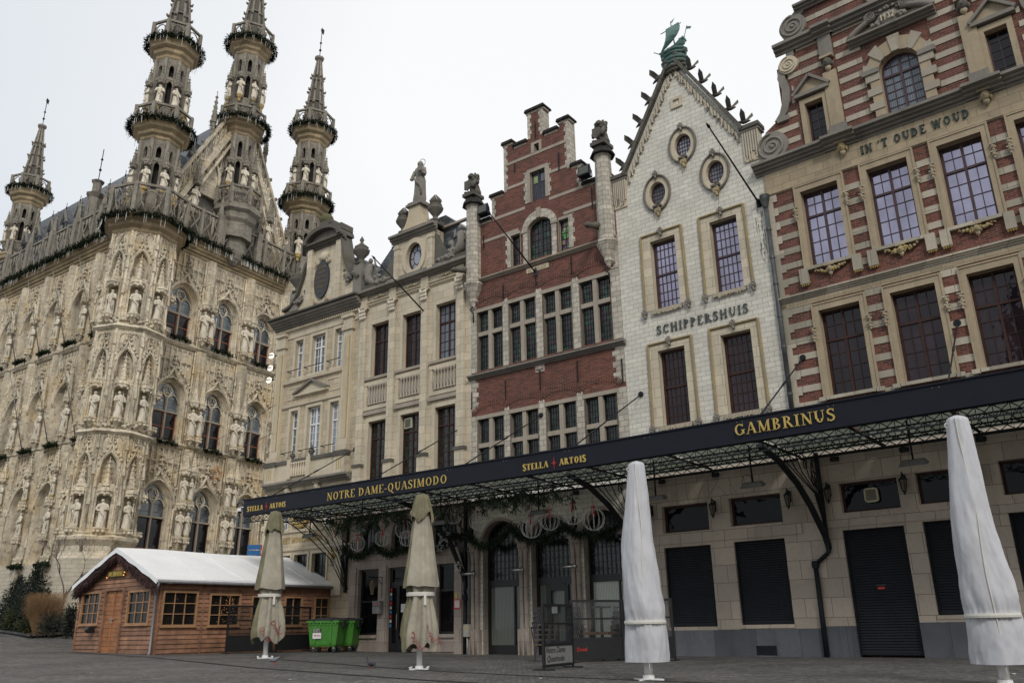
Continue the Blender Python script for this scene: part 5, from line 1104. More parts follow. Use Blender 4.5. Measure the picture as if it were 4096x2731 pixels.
def pole_from_wall(name, lab, fd, x, z, tx, tz, out, grp):
    m = MB(IRON); p = fd.at(x, -.02, z); q = fd.at(tx, -out, tz); m.tube([p, q], [.035, .025], 6); m.bar(p+Vector((0, 0, -.14)), p+Vector((0, 0, .14)), .14, .1)
    d = (q-p).normalized(); m.tube([q, q+d*.06, q+d*.2], [.05, .05, .004], 6); m.tube([p.lerp(q, .8), fd.at(x-1.5, -.03, z+.8-1.2)], .005, 3)
    tag(m.build(name, None), lab, 'flagpole', grp)
# ================================================================ things in front of the houses
HZ = Vector((0, 0, 0))
def street():
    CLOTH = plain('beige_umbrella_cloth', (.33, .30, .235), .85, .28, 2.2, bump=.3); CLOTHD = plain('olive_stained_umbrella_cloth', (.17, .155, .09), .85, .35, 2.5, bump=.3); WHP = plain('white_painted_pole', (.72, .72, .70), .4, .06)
    PVC = plain('grey_white_umbrella_cover', (.50, .50, .525), .42, .08, 2.2, bump=.06); STRAP = plain('pale_strap', (.62, .60, .54), .7, .06); DUV = plain('faded_red_lettering', (.26, .05, .055), .8, .3, 20)
    def folded(secs, n=72, seed=0, m=CLOTH, m2=None, hem=None):
        """cloth gathered round a pole: rings of (z, mean radius, fold depth, twist)"""
        mb = MB(m); rnd = random.Random(seed); ph = [rnd.uniform(0, 6.28) for _ in range(6)]; b = 0
        for k, (z, r, f, tw) in enumerate(secs):
            for j in range(n):
                a = 2*pi*j/n; w = sin(8*a+ph[0]+tw+.8*sin(2*a+ph[4]))*.5+sin(5*a+ph[1]+tw*1.5)*.4+sin(13*a+ph[2]+tw)*.25
                q = r*(1+f*w); zz = z
                if hem and k >= len(secs)-2: zz = z+hem*sin(5*a+ph[1]+tw)*.7+hem*.8*sin(3*a+ph[3])+hem*.4*sin(8*a+ph[0])
                mb.v.append((q*cos(a), q*sin(a), zz))
        for k in range(len(secs)-1):
            for j in range(n):
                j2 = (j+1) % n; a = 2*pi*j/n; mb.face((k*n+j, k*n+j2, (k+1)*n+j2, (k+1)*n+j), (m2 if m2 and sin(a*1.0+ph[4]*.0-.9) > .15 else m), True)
        return mb
    # two closed beige umbrellas
    def umbrella(seed, lab, loc, rz):
        R = thing('closed_umbrella', lab, 'umbrella', loc, rz, 'closed beige umbrellas')
        p = MB(WHP); p.tube([(0, 0, .02), (0, 0, 3.9)], .07, 14); p.build('pole', R)
        b = MB(WHP); b.box(-.22, .22, -.22, .22, -.0, .02); b.lathe([(.1, .02), (.09, .08)], 12); [b.lathe([(.03, .03), (.03, .06)], 6, (x, y)) for x in (-.2, .2) for y in (-.2, .2)]; b.build('base_plate', R)
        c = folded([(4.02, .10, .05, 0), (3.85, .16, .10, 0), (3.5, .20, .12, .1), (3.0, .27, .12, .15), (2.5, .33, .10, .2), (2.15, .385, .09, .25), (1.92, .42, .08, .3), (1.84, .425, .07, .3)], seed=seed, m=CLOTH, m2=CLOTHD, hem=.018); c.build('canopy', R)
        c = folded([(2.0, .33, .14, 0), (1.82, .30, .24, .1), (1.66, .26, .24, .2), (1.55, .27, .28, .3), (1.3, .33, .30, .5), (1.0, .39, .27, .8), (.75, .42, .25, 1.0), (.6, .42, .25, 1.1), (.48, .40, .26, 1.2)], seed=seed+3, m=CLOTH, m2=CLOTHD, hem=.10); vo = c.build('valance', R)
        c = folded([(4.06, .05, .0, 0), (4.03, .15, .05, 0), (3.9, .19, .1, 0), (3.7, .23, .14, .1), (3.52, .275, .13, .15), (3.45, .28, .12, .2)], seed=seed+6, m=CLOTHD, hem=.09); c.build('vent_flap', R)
        s = MB(STRAP); s.lathe([(.335, 1.63), (.34, 1.66), (.34, 1.70), (.335, 1.72)], 30, sx=1, sy=.98); s.box(.1, .16, -.36, -.34, 1.42, 1.66); s.build('strap', R)
        t = font_mb('Duvel', .2, DUV, .002, .1)
        for k, (ang, z, rr) in enumerate(((-1.95, .78, .4), (-1.25, .95, .41), (-.5, .8, .43))):
            o = t.build('lettering', vo, (rr*1.06*cos(ang)-.08, rr*1.06*sin(ang), z)); o.rotation_euler = (0, radians(52 if k != 2 else 40), ang+pi/2)
        return R
    umbrella(1, 'closed beige umbrella standing left, in front of the brown wooden cabin', (-7.84, 27.65, .14), .3).scale = (1.06, 1.06, 1.11)
    umbrella(2, 'closed beige umbrella with olive stains, standing alone in front of the cafe doors', (-2.30, 20.89, .03), .05)
    # two umbrellas under pale covers
    def covered(seed, lab, loc, rz, H):
        R = thing('covered_umbrella', lab, 'umbrella', loc, rz, 'umbrellas under pale grey covers')
        p = MB(WHP); p.tube([(0, 0, .02), (0, 0, 1.0)], .075, 14); p.build('pole', R); b = MB(WHP); b.box(-.22, .22, -.22, .22, 0, .025); b.lathe([(.11, .025), (.1, .09)], 12); b.build('base_plate', R)
        mb = MB(PVC); n = 110; K = 130; rnd = random.Random(seed); o3 = Vector((seed*7.1, 3, 1)); rg = lambda v: 1-2*abs(noise.noise(v))
        for k in range(K+1):
            t = k/K; z = H-(H-.30)*t; r = (.145+.215*min(1, t/.75)**.9)*(min(1, t*30+.5)) if k else .03; cy = .04*t
            tie = exp(-((t-.815)/.035)**2); r -= .022*tie
            for j in range(n):
                a = 2*pi*j/n; ca, sa = cos(a), sin(a); d = noise.fractal(Vector((ca*1.4, sa*1.4, z*1.1))+o3, 1, 2, 5)*.10+rg(Vector((ca*2.1+z*.5, sa*2.1-z*.4, z*.55))+o3)*.032+rg(Vector((ca*3.4-z*1.1, sa*3.4+z*1.2, z*1.3))+o3*2)*.024*(.35+t)+.05*sin(4*a+z*1.2+seed)*t+.03*tie*sin(26*a)
                mb.v.append((r*(1+d)*ca+.03*sin(z*2), r*(1+d)*sa+cy, z))
        for k in range(K):
            for j in range(n): j2 = (j+1) % n; mb.face((k*n+j, k*n+j2, (k+1)*n+j2, (k+1)*n+j), PVC, True)
        mb.build('cover', R)
        s = MB(STRAP); s.lathe([(.375, .94), (.38, .97), (.374, 1.0)], 32); s.build('strap', R)
        z = MB(STRAP); P = []
        for k in range(2, K+1):
            t = k/K; zz = H-(H-.30)*t; r = (.145+.215*min(1, t/.75)**.9); P.append((-.02-.05*t+.02*sin(zz*3), -r*1.03-.0+.04*t, zz))
        z.tube(P, .010, 5); z.tube([P[-1], (P[-1][0], P[-1][1], .2), (P[-1][0]+.04, P[-1][1], .1)], .006, 4); z.build('zip', R)
        h = MB(BAR_ST); h.tube([(-.14+.03*cos(a), -.02, H-.16+.04*sin(a)) for a in [2*pi*i/10 for i in range(11)]], .010, 5, STRAP); h.build('hanging_ring', R)
    covered(1, 'umbrella in a pale grey cover standing nearer the middle, left of the roller shutters', (2.32, 15.96, 0), .1, 3.9)
    covered(2, 'umbrella in a pale grey cover at the right edge of the picture', (7.04, 13.05, 0), -.2, 4.0)
    # wheeled bins
    GRN = plain('bright_green_plastic', (.055, .21, .028), .5, .15, 4); BLK = plain('black_plastic', (.02, .022, .024), .5, .2)
    def bin_(lab, loc, rz):
        R = thing('wheelie_bin', lab, 'bin', loc, rz, 'green four-wheeled bins'); R.scale = (.9, .9, .96)
        b = MB(GRN); W, D = .68, .52
        def lvl(z, w, d): return [(-w, -d, z), (w, -d, z), (w, d, z), (-w, d, z)]
        A = [lvl(.22, .54, .40), lvl(.30, .58, .44), lvl(1.10, W, D), lvl(1.12, W+.05, D+.05), lvl(1.20, W+.05, D+.05)]
        for a, c in zip(A[:-1], A[1:]): b.strip(a, c, GRN, False, True)
        b.poly(list(reversed(A[0]))); b.poly(A[-1])
        for x in (-.35, .35): b.box(x-.03, x+.03, -.52, -.46, .35, 1.05)
        for x in (-.62, .62): b.box(x-.03, x+.03, -.35, .35, .95, 1.0)
        for k in range(8): b.box(-.6+k*.165, -.55+k*.165, -.59, -.55, 1.04, 1.14)
        b.build('body', R)
        l = MB(BLK); n = 8
        for i in range(n):
            a, c = -W-.04+(2*W+.08)*i/n, -W-.04+(2*W+.08)*(i+1)/n; za = 1.21+.10*sin(pi*i/n); zc = 1.21+.10*sin(pi*(i+1)/n)
            k = l.pts([(a, -.57, za), (c, -.57, zc), (c, .57, zc+.03), (a, .57, za+.03), (a, -.57, 1.19), (c, -.57, 1.19), (c, .57, 1.19), (a, .57, 1.19)])
            l.face((k, k+1, k+2, k+3)); l.face((k+4, k+5, k+1, k)); l.face((k+3, k+2, k+6, k+7))
        l.box(-W-.05, W+.05, .5, .6, 1.2, 1.3); [l.box(x-.05, x+.05, -.62, -.5, 1.2, 1.27) for x in (-.4, .4)]; l.box(W-.02, W+.1, -.14, .14, .96, 1.22); l.ball((W+.07, 0, .98), (.04, .12, .09), 8, 5); l.build('lid', R)
        for x in (-.45, .45):
            for y in (-.32, .32):
                w = MB(BLK); w.v = []; w.lathe([(.085, -.022), (.1, -.012), (.1, .012), (.085, .022)], 14); w.v = [(vx, vz, vy) for vx, vy, vz in w.v]; w.box(-.04, .04, -.035, .035, .04, .15, BAR_ST); w.build('wheel', R, (x, y, .10))
        s = MB(plain('white_sticker_face', (.7, .7, .7), .5, .04)); s.box(-.44, -.06, -.532, -.522, .52, .90); s.box(-.44, -.06, -.535, -.53, .74, .90, BLK); o = s.build('sticker', R); s_ = MB(REDP); s_.ball((-.33, -.535, .64), (.035, .004, .035), 8, 5)
        lettering('RESIDU', .06, .3, 1.1, .1, -.41, .83, .004, STRAP, s_); lettering('NON RECYCLE', .05, .33, 1.1, .1, -.42, .76, .004, STRAP, s_); lettering('VEOLIA', .055, .2, 1.4, .1, -.28, .61, .004, REDP, s_); s_.v = [(x, y-.54 if y > -.4 else y, z) for x, y, z in s_.v]; s_.build('lettering', o)
    bin_('front green wheeled bin with a white sticker, nearest the wooden cabin', (-7.38, 34.3, .13), radians(-9)); bin_('rear green wheeled bin, half hidden behind the stickered one', (-6.98, 35.4, .12), radians(-9))
    # pigeons
    PG = plain('pigeon_grey_feathers', (.17, .18, .20), .8, .3, 30); PD = plain('pigeon_dark_feathers', (.05, .05, .06), .8, .3, 30)
    def pigeon(lab, loc, rz, m, up):
        b = MB(m); b.tube([(-.17, 0, .075), (-.10, 0, .085), (-.03, 0, .10), (.04, 0, .115), (.085, 0, .15), (.10, 0, .185+up)], [.012, .035, .058, .055, .034, .022], 10); b.ball((.108, 0, .20+up), (.026, .02, .022), 8, 6); b.tube([(.125, 0, .198+up), (.155, 0, .19+up)], [.008, .002], 5, PD)
        for s in (-1, 1): b.ball((-.03, s*.045, .105), (.10, .02, .042), 8, 5, m); b.tube([(.0, s*.022, .07), (.005, s*.022, .0)], .006, 4, REDP); b.bar((-.02, s*.022, .004), (.03, s*.022, .004), .02, .006, REDP); b.bar((-.07, s*.064, .10), (-.05, s*.066, .135), .012, .004, PD)
        tag(b.build('pigeon', None, loc, rz), lab, 'pigeon', 'pigeons on the square')
    pigeon('pale grey pigeon walking beside the left beige umbrella pole', (-6.43, 23.6, .11), .1, PG, -.04); pigeon('dark grey pigeon standing between the two beige umbrellas', (-3.55, 21.55, .05), 2.6, PD, .02)
    # terrace screens
    SG, t, b = nodes('clear_screen_glass'); b.inputs['Base Color'].default_value = (.02, .022, .025, 1); b.inputs['Roughness'].default_value = .05; b.inputs['Alpha'].default_value = .28
    SB = plain('black_screen_frame', (.012, .012, .013), .45); SGR = plain('frosted_screen_panel', (.20, .20, .20), .35, .12)
    def screen(lab, p, q, H, low, kind):
        p = Vector(p); q = Vector(q); Lg = (q-p).length; rz = atan2(q.y-p.y, q.x-p.x); R = thing('terrace_screen', lab, 'screen', p, rz, 'glass terrace screens')
        f = MB(SB); ring(f, .06, Lg-.06, .12, H-.06, .06, .06, .06, .06, -.03, .03, SB); f.box(.06, Lg-.06, -.02, .02, low, low+.06); f.box(.06, Lg-.06, -.02, .02, (low+H)/2, (low+H)/2+.05); f.box(-.02, .06, -.25, .25, 0, .03); f.box(Lg-.06, Lg+.02, -.25, .25, 0, .03); f.box(.0, .05, -.02, .02, .0, .1); f.box(Lg-.05, Lg, -.02, .02, 0, .1); f.build('frame', R)
        g = MB(SG); g.box(.06, Lg-.06, -.004, .004, low+.06, H-.06); g.build('glass', R)
        l = MB(SGR if kind == 'note' else SB); l.box(.06, Lg-.06, -.012, .012, .12, low); o = l.build('lower_panel', R)
        if kind == 'note': m = font_mb('Notre Dame\n Quasimodo', .185, SB, .002, .35); m.build('lettering', o, (.09, -.016, .36))
        elif kind == 'duvel': m = font_mb('Duvel', .14, DUV if False else REDP, .002); m.build('lettering', o, (Lg*.06+.05, -.016, low-.28))
    screen('narrow open screen with a frosted panel reading Notre Dame Quasimodo', (.57, 19.89, 0), (1.32, 21.2, 0), 1.42, .50, 'note')
    screen('wide black terrace screen with red Duvel lettering, beside the open one', (1.45, 23.8, 0), (2.95, 24.6, 0), 1.60, .56, 'duvel')
    screen('black terrace screen with red lettering half hidden by the covered umbrella', (2.98, 24.62, 0), (4.25, 23.95, 0), 1.60, .56, 'duvel')
    screen('black screen panel standing against the side wall of the wooden cabin', (-10.5, 31.9, .2), (-9.2, 33.3, .18), 1.65, .55, 'plain')
    screen('wider black screen panel between the left umbrella and the green bins', (-9.1, 33.4, .18), (-8.2, 34.9, .16), 1.65, .55, 'plain')
    # stacks of terrace chairs and upturned tables behind the screens
    WOOD = plain('worn_wooden_slats', (.22, .14, .08), .6, .3, 8); RAT = plain('dark_woven_chair', (.045, .043, .05), .7, .3, 20)
    def chair(z, lab, loc, rz, first=[None]):
        if first[0] is None:
            R = thing('terrace_chair', lab, 'chair', loc, rz, 'stacked terrace chairs'); s = MB(WOOD); [s.box(-.22, .22, -.22+i*.075, -.16+i*.075, .44, .46) for i in range(6)]; s.build('seat', R)
            b = MB(RAT); [b.bar((-.2+i*.08, .2, .46), (-.2+i*.08, .30, .92), .035, .015) for i in range(6)]; b.bar((-.22, .30, .9), (.22, .30, .9), .05, .02); b.build('backrest', R)
            l = MB(RAT); l.bar((0, 0, 0), (0, 0, .44), .035); pr = l.build('leg', R)
            for x, y in ((.2, -.2), (-.2, .2), (.2, .2)): c = pr.copy(); COL.objects.link(c); c.location = (x, y, 0)
            pr.location = (-.2, -.2, 0); first[0] = R
        else: again(first[0], lab, loc, rz)
    W_ = ['bottom', 'second', 'third', 'fourth', 'fifth', 'sixth']
    for s, (x, y, rz, nm) in enumerate(((.75, 24.6, .9, 'left-hand'), (1.75, 25.4, 2.3, 'middle'), (3.0, 25.6, .2, 'right-hand'))):
        for k in range(5): chair(k, '%s chair of the %s stack behind the terrace screens' % (W_[k], nm), (x+.03*k, y-.02*k, .13*k), rz)
    TB = None
    for i, (x, y, lab) in enumerate(((2.4, 25.0, 'upturned table lying on another table behind the wide screen'), (3.5, 25.0, 'upturned table nearest the covered umbrella behind the screens'))):
        R = thing('terrace_table', lab, 'table', (x, y, .72), -.6, 'upturned terrace tables'); m = MB(WOOD); m.box(-.4, .4, -.4, .4, 0, .04); m.build('table_top', R); m = MB(RAT); m.bar((0, 0, .04), (0, 0, .7), .06); m.build('pedestal', R); m = MB(RAT); m.bar((-.3, 0, .7), (.3, 0, .7), .05); m.bar((0, -.3, .7), (0, .3, .7), .05); m.build('foot', R)
        R = thing('terrace_table', lab.replace('upturned', 'upright').replace('lying on another table', 'carrying the upturned one').replace('nearest', 'standing nearest'), 'table', (x, y, 0), -.6, 'upright terrace tables'); m = MB(WOOD); m.box(-.4, .4, -.4, .4, .68, .715); m.build('table_top', R); m = MB(RAT); m.bar((0, 0, 0), (0, 0, .68), .06); m.build('pedestal', R)
    # patio heaters hanging from the canopy
    HT = plain('grey_heater_metal', (.085, .08, .068), .5, .25)
    pr = None; hl = ['hanging heater above the left beige umbrella', 'hanging heater in front of the left arched fanlights', 'hanging heater beside the second beige umbrella', 'hanging heater above the red house arches', 'hanging heater just left of the covered umbrella', 'hanging heater above the second roller shutter', 'hanging heater above the tall door shutter']
    for lab, (fd, x, z) in zip(hl, ((FD, .19, 4.46), (FC, -3.35, 4.46), (FB, -6.36, 4.40), (FB, -2.12, 4.36), (FS, -3.5, 4.38), (FS, -.5, 4.43), (FA, 3.71, 4.49))):
        loc = fd.at(x, -2.5, z)
        if pr is None:
            pr = thing('patio_heater', lab, 'heater', loc, fd.rz, 'patio heaters hanging from the canopy'); m = MB(HT)
            n = m.pts([(-.34, -.12, 0), (.34, -.12, 0), (.34, .12, 0), (-.34, .12, 0), (-.26, -.08, .12), (.26, -.08, .12), (.26, .08, .12), (-.26, .08, .12)])
            for q in ((0, 1, 5, 4), (1, 2, 6, 5), (2, 3, 7, 6), (3, 0, 4, 7), (4, 5, 6, 7)): m.face([n+i for i in q])
            m.box(-.30, .30, -.09, .09, .01, .03, BAR_ST); [m.box(-.3+k*.15-.006, -.3+k*.15+.006, -.1, .1, -.004, .012, IRON) for k in range(1, 4)]; o = m.build('heater_head', pr); o.rotation_euler = (radians(22), 0, 0)
            m = MB(IRON); m.tube([(0, 0, .1), (0, 0, 1.15)], .025, 6); m.tube([(0, 0, .2), (-.1, 0, .35), (-.25, 0, .32), (-.3, 0, .1)], .009, 5); m.build('hanging_rod', pr)
        else: again(pr, lab, loc, fd.rz)
    pr = None
    for lab, x in (('steel tube heater on the leftmost column of the red house', -6.78), ('steel tube heater on the second column of the red house', -4.56), ('steel tube heater on the third column of the red house', -2.37)):
        m = MB(plain('brushed_steel', (.45, .45, .45), .25, .1, metal=.8)) if pr is None else None
        if pr is None: m.tube([(-.30, 0, 0), (.30, 0, 0)], .05, 12); m.bar((0, 0, .05), (0, .3, .1), .03, .02, IRON); pr = tag(m.build('tube_heater', None, FB.at(x, -.45, 2.80), FB.rz), lab, 'heater', 'steel tube heaters on the columns')
        else: o = pr.copy(); COL.objects.link(o); o.location = FB.at(x, -.45, 2.82); o['label'] = lab
    # wall lanterns
    LG = plain('dim_amber_lantern_glass', (.13, .10, .06), .3, .3); pr = None
    for lab, fd, x, z in (('wall lantern left of the first transom window', FS, -5.05, 4.12), ('wall lantern between the first two transom windows', FS, -2.83, 4.05), ('wall lantern right of the second transom window', FS, -.44, 4.10), ('wall lantern between the iron bracket and the transom with the fan', FA, .74, 4.14), ('wall lantern right of the transom with the fan', FA, 2.79, 4.17), ('wall lantern by the covered umbrella on the right', FA, 4.6, 4.2),
        ('wall lantern at the left end of the pale house, in the garland', FC, -6.45, 3.9), ('garland lantern between pale house and red house', FB, -6.95, 3.98), ('garland lantern on the second column of the red house', FB, -4.5, 3.98), ('garland lantern on the third column of the red house', FB, -2.3, 3.98)):
        loc = fd.at(x, -.22, z)
        if pr is None:
            pr = thing('wall_lantern', lab, 'lantern', loc, fd.rz, 'black wall lanterns'); m = MB(IRON); m.lathe([(.13, .32), (.1, .36), (.035, .42), (.02, .47), (.02, .54)], 6); m.lathe([(.045, .0), (.055, .03), (.03, -.03), (.01, -.08)], 6)
            for k in range(6): a = k*pi/3; m.bar((.055*cos(a), .055*sin(a), .02), (.10*cos(a), .10*sin(a), .33), .012)
            m.tube([(0, 0, .44), (0, .1, .5), (0, .2, .42)], .018, 6); m.box(-.03, .03, .18, .22, .15, .48); m.build('lantern_frame', pr); m = MB(LG); m.lathe([(.05, .03), (.095, .32)], 6); m.build('lantern_glass', pr)
        else: again(pr, lab, loc, fd.rz)
    # hanging lantern on a bracket at the cafe door
    R = thing('bracket_lantern', 'brass lantern hanging from a black scrolled arm by the cafe door', 'lantern', FC.at(-4.64, -.05, 2.1), FC.rz)
    m = MB(IRON); m.bar((0, 0, 0), (0, 0, .85), .03); m.bar((0, 0, .8), (-.0, -.75, .8), .025); m.tube([(0, 0, .5), (0, -.2, .72), (0, -.4, .79)], .012, 5); m.tube([(0, -.55, .8), (0, -.55, .68)], .01, 4); m.build('arm', R)
    m = MB(plain('aged_brass', (.16, .10, .04), .4)); m.lathe([(.12, .52), (.05, .62), (.03, .68)], 6, (0, -.55)); m.lathe([(.05, .18), (.12, .5)], 6, (0, -.55), LG); m.lathe([(.06, .14), (.06, .19)], 6, (0, -.55)); m.build('lantern', R)
    # floodlights on the stepped gable
    for lab, x, z in (('black floodlight on the left shoulder of the stepped gable', -6.1, 17.28), ('black floodlight on the right shoulder of the stepped gable', -1.08, 17.28)):
        R = thing('floodlight', lab, 'floodlight', FB.at(x, -.25, z), FB.rz, 'floodlights on the stepped gable'); R.scale = (.8,)*3; m = MB(IRON); n = m.pts([(-.33, -.2, .08), (.33, -.2, .08), (.33, -.1, .62), (-.33, -.1, .62), (-.26, .1, .02), (.26, .1, .02), (.26, .14, .45), (-.26, .14, .45)])
        for q in ((0, 1, 2, 3), (1, 5, 6, 2), (4, 0, 3, 7), (3, 2, 6, 7), (0, 4, 5, 1), (5, 4, 7, 6)): m.face([n+i for i in q])
        [m.box(-.26+.065*k, -.25+.065*k, -.05, .18, -.02, .07) for k in range(9)]; m.bar((-.35, .0, .3), (-.35, .05, -.05), .03); m.bar((.35, .0, .3), (.35, .05, -.05), .03); m.bar((-.35, .05, -.05), (.35, .05, -.05), .04); m.build('housing', R)
        m = MB(plain('floodlight_glass', (.07, .07, .055), .15)); m.poly([(-.27, -.205, .13), (.27, -.205, .13), (.27, -.125, .56), (-.27, -.125, .56)]); m.build('glass', R)
    # flagpoles, bare, slanting out from the fronts
    pole_from_wall('flagpole', 'bare black flagpole slanting from the upper wall of the white gabled house', FS, -.26, 14.0, -.28, 15.24, 3.36, 'bare flagpoles on the house fronts')
    pole_from_wall('flagpole', 'bare black flagpole slanting out between the upper windows of the pale limestone house', FC, -2.58, 13.83, -2.58, 15.3, 3.1, 'bare flagpoles on the house fronts')
    pole_from_wall('flagpole', 'bare black flagpole slanting up across the round window of the red stepped house', FB, -3.69, 14.08, -3.69, 15.5, 2.91, 'bare flagpoles on the house fronts')
    # downpipe between white and right house
    m = MB(plain('weathered_zinc_pipe', (.055, .06, .06), .5, .6, 2)); m.tube([(0, -.1, 6.0), (0, -.1, 13.7)], .075, 9); m.lathe([(.08, 13.7), (.16, 14.0), (.17, 14.15)], 8, (0, -.12)); [m.lathe([(.092, z), (.092, z+.07)], 9, (0, -.1)) for z in (7.4, 8.9, 9.9, 11.0, 11.9, 12.9)]
    tag(m.build('downpipe', None, FS.at(-.02, 0, 0), FS.rz), 'dark zinc downpipe between the white gabled house and the brick house', 'downpipe')
    m = MB(plain('grey_zinc_pipe', (.11, .11, .10), .5, .3)); m.tube([(0, -.08, .1), (0, -.08, 5.4)], .06, 8); [m.lathe([(.075, z), (.075, z+.06)], 8, (0, -.08)) for z in (1.4, 2.9, 4.4)]
    tag(m.build('downpipe', None, FB.at(-7.05, 0, 0), FB.rz), 'grey downpipe beside the left column of the red house', 'downpipe')
    # letter box, meter box, small notices, camera
    m = MB(plain('grey_letterbox', (.22, .22, .22), .4)); m.box(-.2, .2, -.22, 0, 0, .44); m.box(-.21, .21, -.24, .0, .44, .48); m.box(-.1, .12, -.225, -.22, .33, .37, REDP); m.box(-.14, .14, -.23, -.22, .27, .29, IRON); tag(m.build('letterbox', None, FC.at(-4.72, -.06, 1.52), FC.rz), 'grey metal letterbox left of the cafe door', 'letterbox')
    m = MB(plain('beige_meter_box', (.36, .35, .30), .5)); m.box(-.12, .12, -.14, 0, .62, 1.05); m.box(-.07, .0, -.145, -.14, .85, .97, GOLDTXT); m.tube([(0, -.06, 0), (0, -.06, .62)], .03, 6); tag(m.build('meter_box', None, FB.at(-7.0, -.2, 0), FB.rz), 'small beige meter box by the downpipe of the red house', 'meter box')
    m = MB(REDP); m.box(-.16, .16, -.01, 0, 0, .34); m.box(-.12, .12, -.014, -.01, .04, .30, STRAP); m.box(-.12, .02, -.012, 0, .38, .58, GOLDTXT); tag(m.build('notice_board', None, FC.at(-.65, -.07, 1.6), FC.rz), 'small red-framed notice on the pale house right of its window', 'notice')
    m = MB(WHP); m.bar((.05, 0, .1), (-.22, 0, .08), .05, .05); m.lathe([(.09, .06), (.11, .02), (.11, -.06)], 12, (-.28, 0)); m.ball((-.28, 0, -.07), .085, 10, 6, FRAMEK); tag(m.build('security_camera', None, FD.at(-2.17, -3.95, 5.62), FD.rz), 'white dome security camera at the left end of the canopy', 'camera')
    # decorations under the canopy
    pr = None; bl = ['leftmost wire ball, under the end of the canopy', 'wire ball in front of the first arched fanlight', 'wire ball between the two left fanlights', 'upper wire ball just left of the second umbrella', 'lower wire ball just left of the second umbrella', 'wire ball just right of the second umbrella', 'wire ball by the left column of the red house', 'lowest of the wire balls over the middle column of the red house', 'wire ball hanging beside the lantern of the third column', 'wire ball right of the hanging heater of the red house', 'wire ball nearest the covered umbrella']
    for lab, (fd, x, z, r) in zip(bl, ((FC, -5.35, 4.34, .26), (FC, -4.08, 4.08, .29), (FC, -2.73, 4.17, .29), (FC, -1.61, 4.42, .33), (FC, -1.45, 4.08, .28), (FB, -6.2, 4.72, .30), (FB, -5.07, 4.42, .30), (FB, -2.79, 4.03, .35), (FB, -2.04, 4.19, .32), (FB, -1.14, 4.3, .32), (FB, -.37, 4.09, .35))):
        loc = fd.at(x, -2, z)
        if pr is None:
            pr = thing('wire_ball', lab, 'ornament', loc, 0, 'white wire balls with red ribbons'); m = MB(WIREW)
            for k in range(6): a = pi*k/6; m.tube([(sin(t)*cos(a), sin(t)*sin(a), cos(t)) for t in [2*pi*i/20 for i in range(21)]], .021, 4)
            m.tube([(cos(t), sin(t), 0) for t in [2*pi*i/20 for i in range(21)]], .012, 4) if False else None; m.build('wire_frame', pr)
            m = MB(RIBBON); m.tube([(0, 0, .98), (.02, 0, 4.0)], .02, 4); m.tube([(0, 0, 1.0), (-.25, 0, 1.18), (-.3, 0, 1.0), (0, 0, 1.0), (.25, 0, 1.2), (.3, 0, 1.02), (0, 0, 1.0)], .05, 5); m.bar((0, 0, 1.0), (-.12, -.05, .2), .14, .03); m.bar((0, 0, 1.0), (.14, .05, .4), .12, .03); m.build('ribbon', pr); pr.scale = (r,)*3
        else: again(pr, lab, loc, random.uniform(0, 2), scale=r)
    pr = None
    for lab, (fd, x, z, r) in zip(('larger wire star beside the second umbrella', 'smaller wire star below the larger one', 'wire star on the bracket right of the second umbrella', 'wire star on the fanned bracket at the left end'), ((FC, -.35, 4.15, .30), (FC, -.55, 3.75, .2), (FC, .35, 3.0, .2), (FC, -6.3, 3.45, .2))):
        loc = fd.at(x, -1.9 if r > .3 else -1.2, z)
        if pr is None:
            m = MB(WIREW)
            P = [((1 if i % 2 == 0 else .42)*cos(pi/2+i*pi/5), (1 if i % 2 == 0 else .42)*sin(pi/2+i*pi/5)) for i in range(11)]
            for y in (-.12, .12): m.tube([(a, y, b) for a, b in P], .035, 4)
            for a, b in P[:10]: m.bar((a, -.12, b), (a, .12, b), .03)
            pr = tag(m.build('wire_star', None, loc, fd.rz), lab, 'ornament', 'wire stars'); pr.scale = (r,)*3
        else: o = pr.copy(); COL.objects.link(o); o.location = loc; o.scale = (r,)*3; o['label'] = lab
def leafy(mb, P, r, dens, m, hang=.0, l=.11, flat=.3):
    """needle sprays along a path"""
    P = [Vector(p) for p in P]
    for a, b in zip(P[:-1], P[1:]):
        n = max(1, int((b-a).length*dens))
        for i in range(n):
            p = a.lerp(b, random.random()); d = Vector((random.gauss(0, 1), random.gauss(0, 1), random.gauss(0, 1)-hang)).normalized(); q = p+d*r*random.uniform(.1, 1); s = Vector((random.gauss(0, 1), random.gauss(0, 1), random.gauss(0, 1))).cross(d).normalized()*l*flat
            e = q+(d+Vector((0, 0, -hang*.6))).normalized()*l*random.uniform(.6, 1.4); n0 = mb.pts([q-s*.5, q+s*.5, e+s*.35, e-s*.35]); mb.face((n0, n0+1, n0+2, n0+3), m, False)
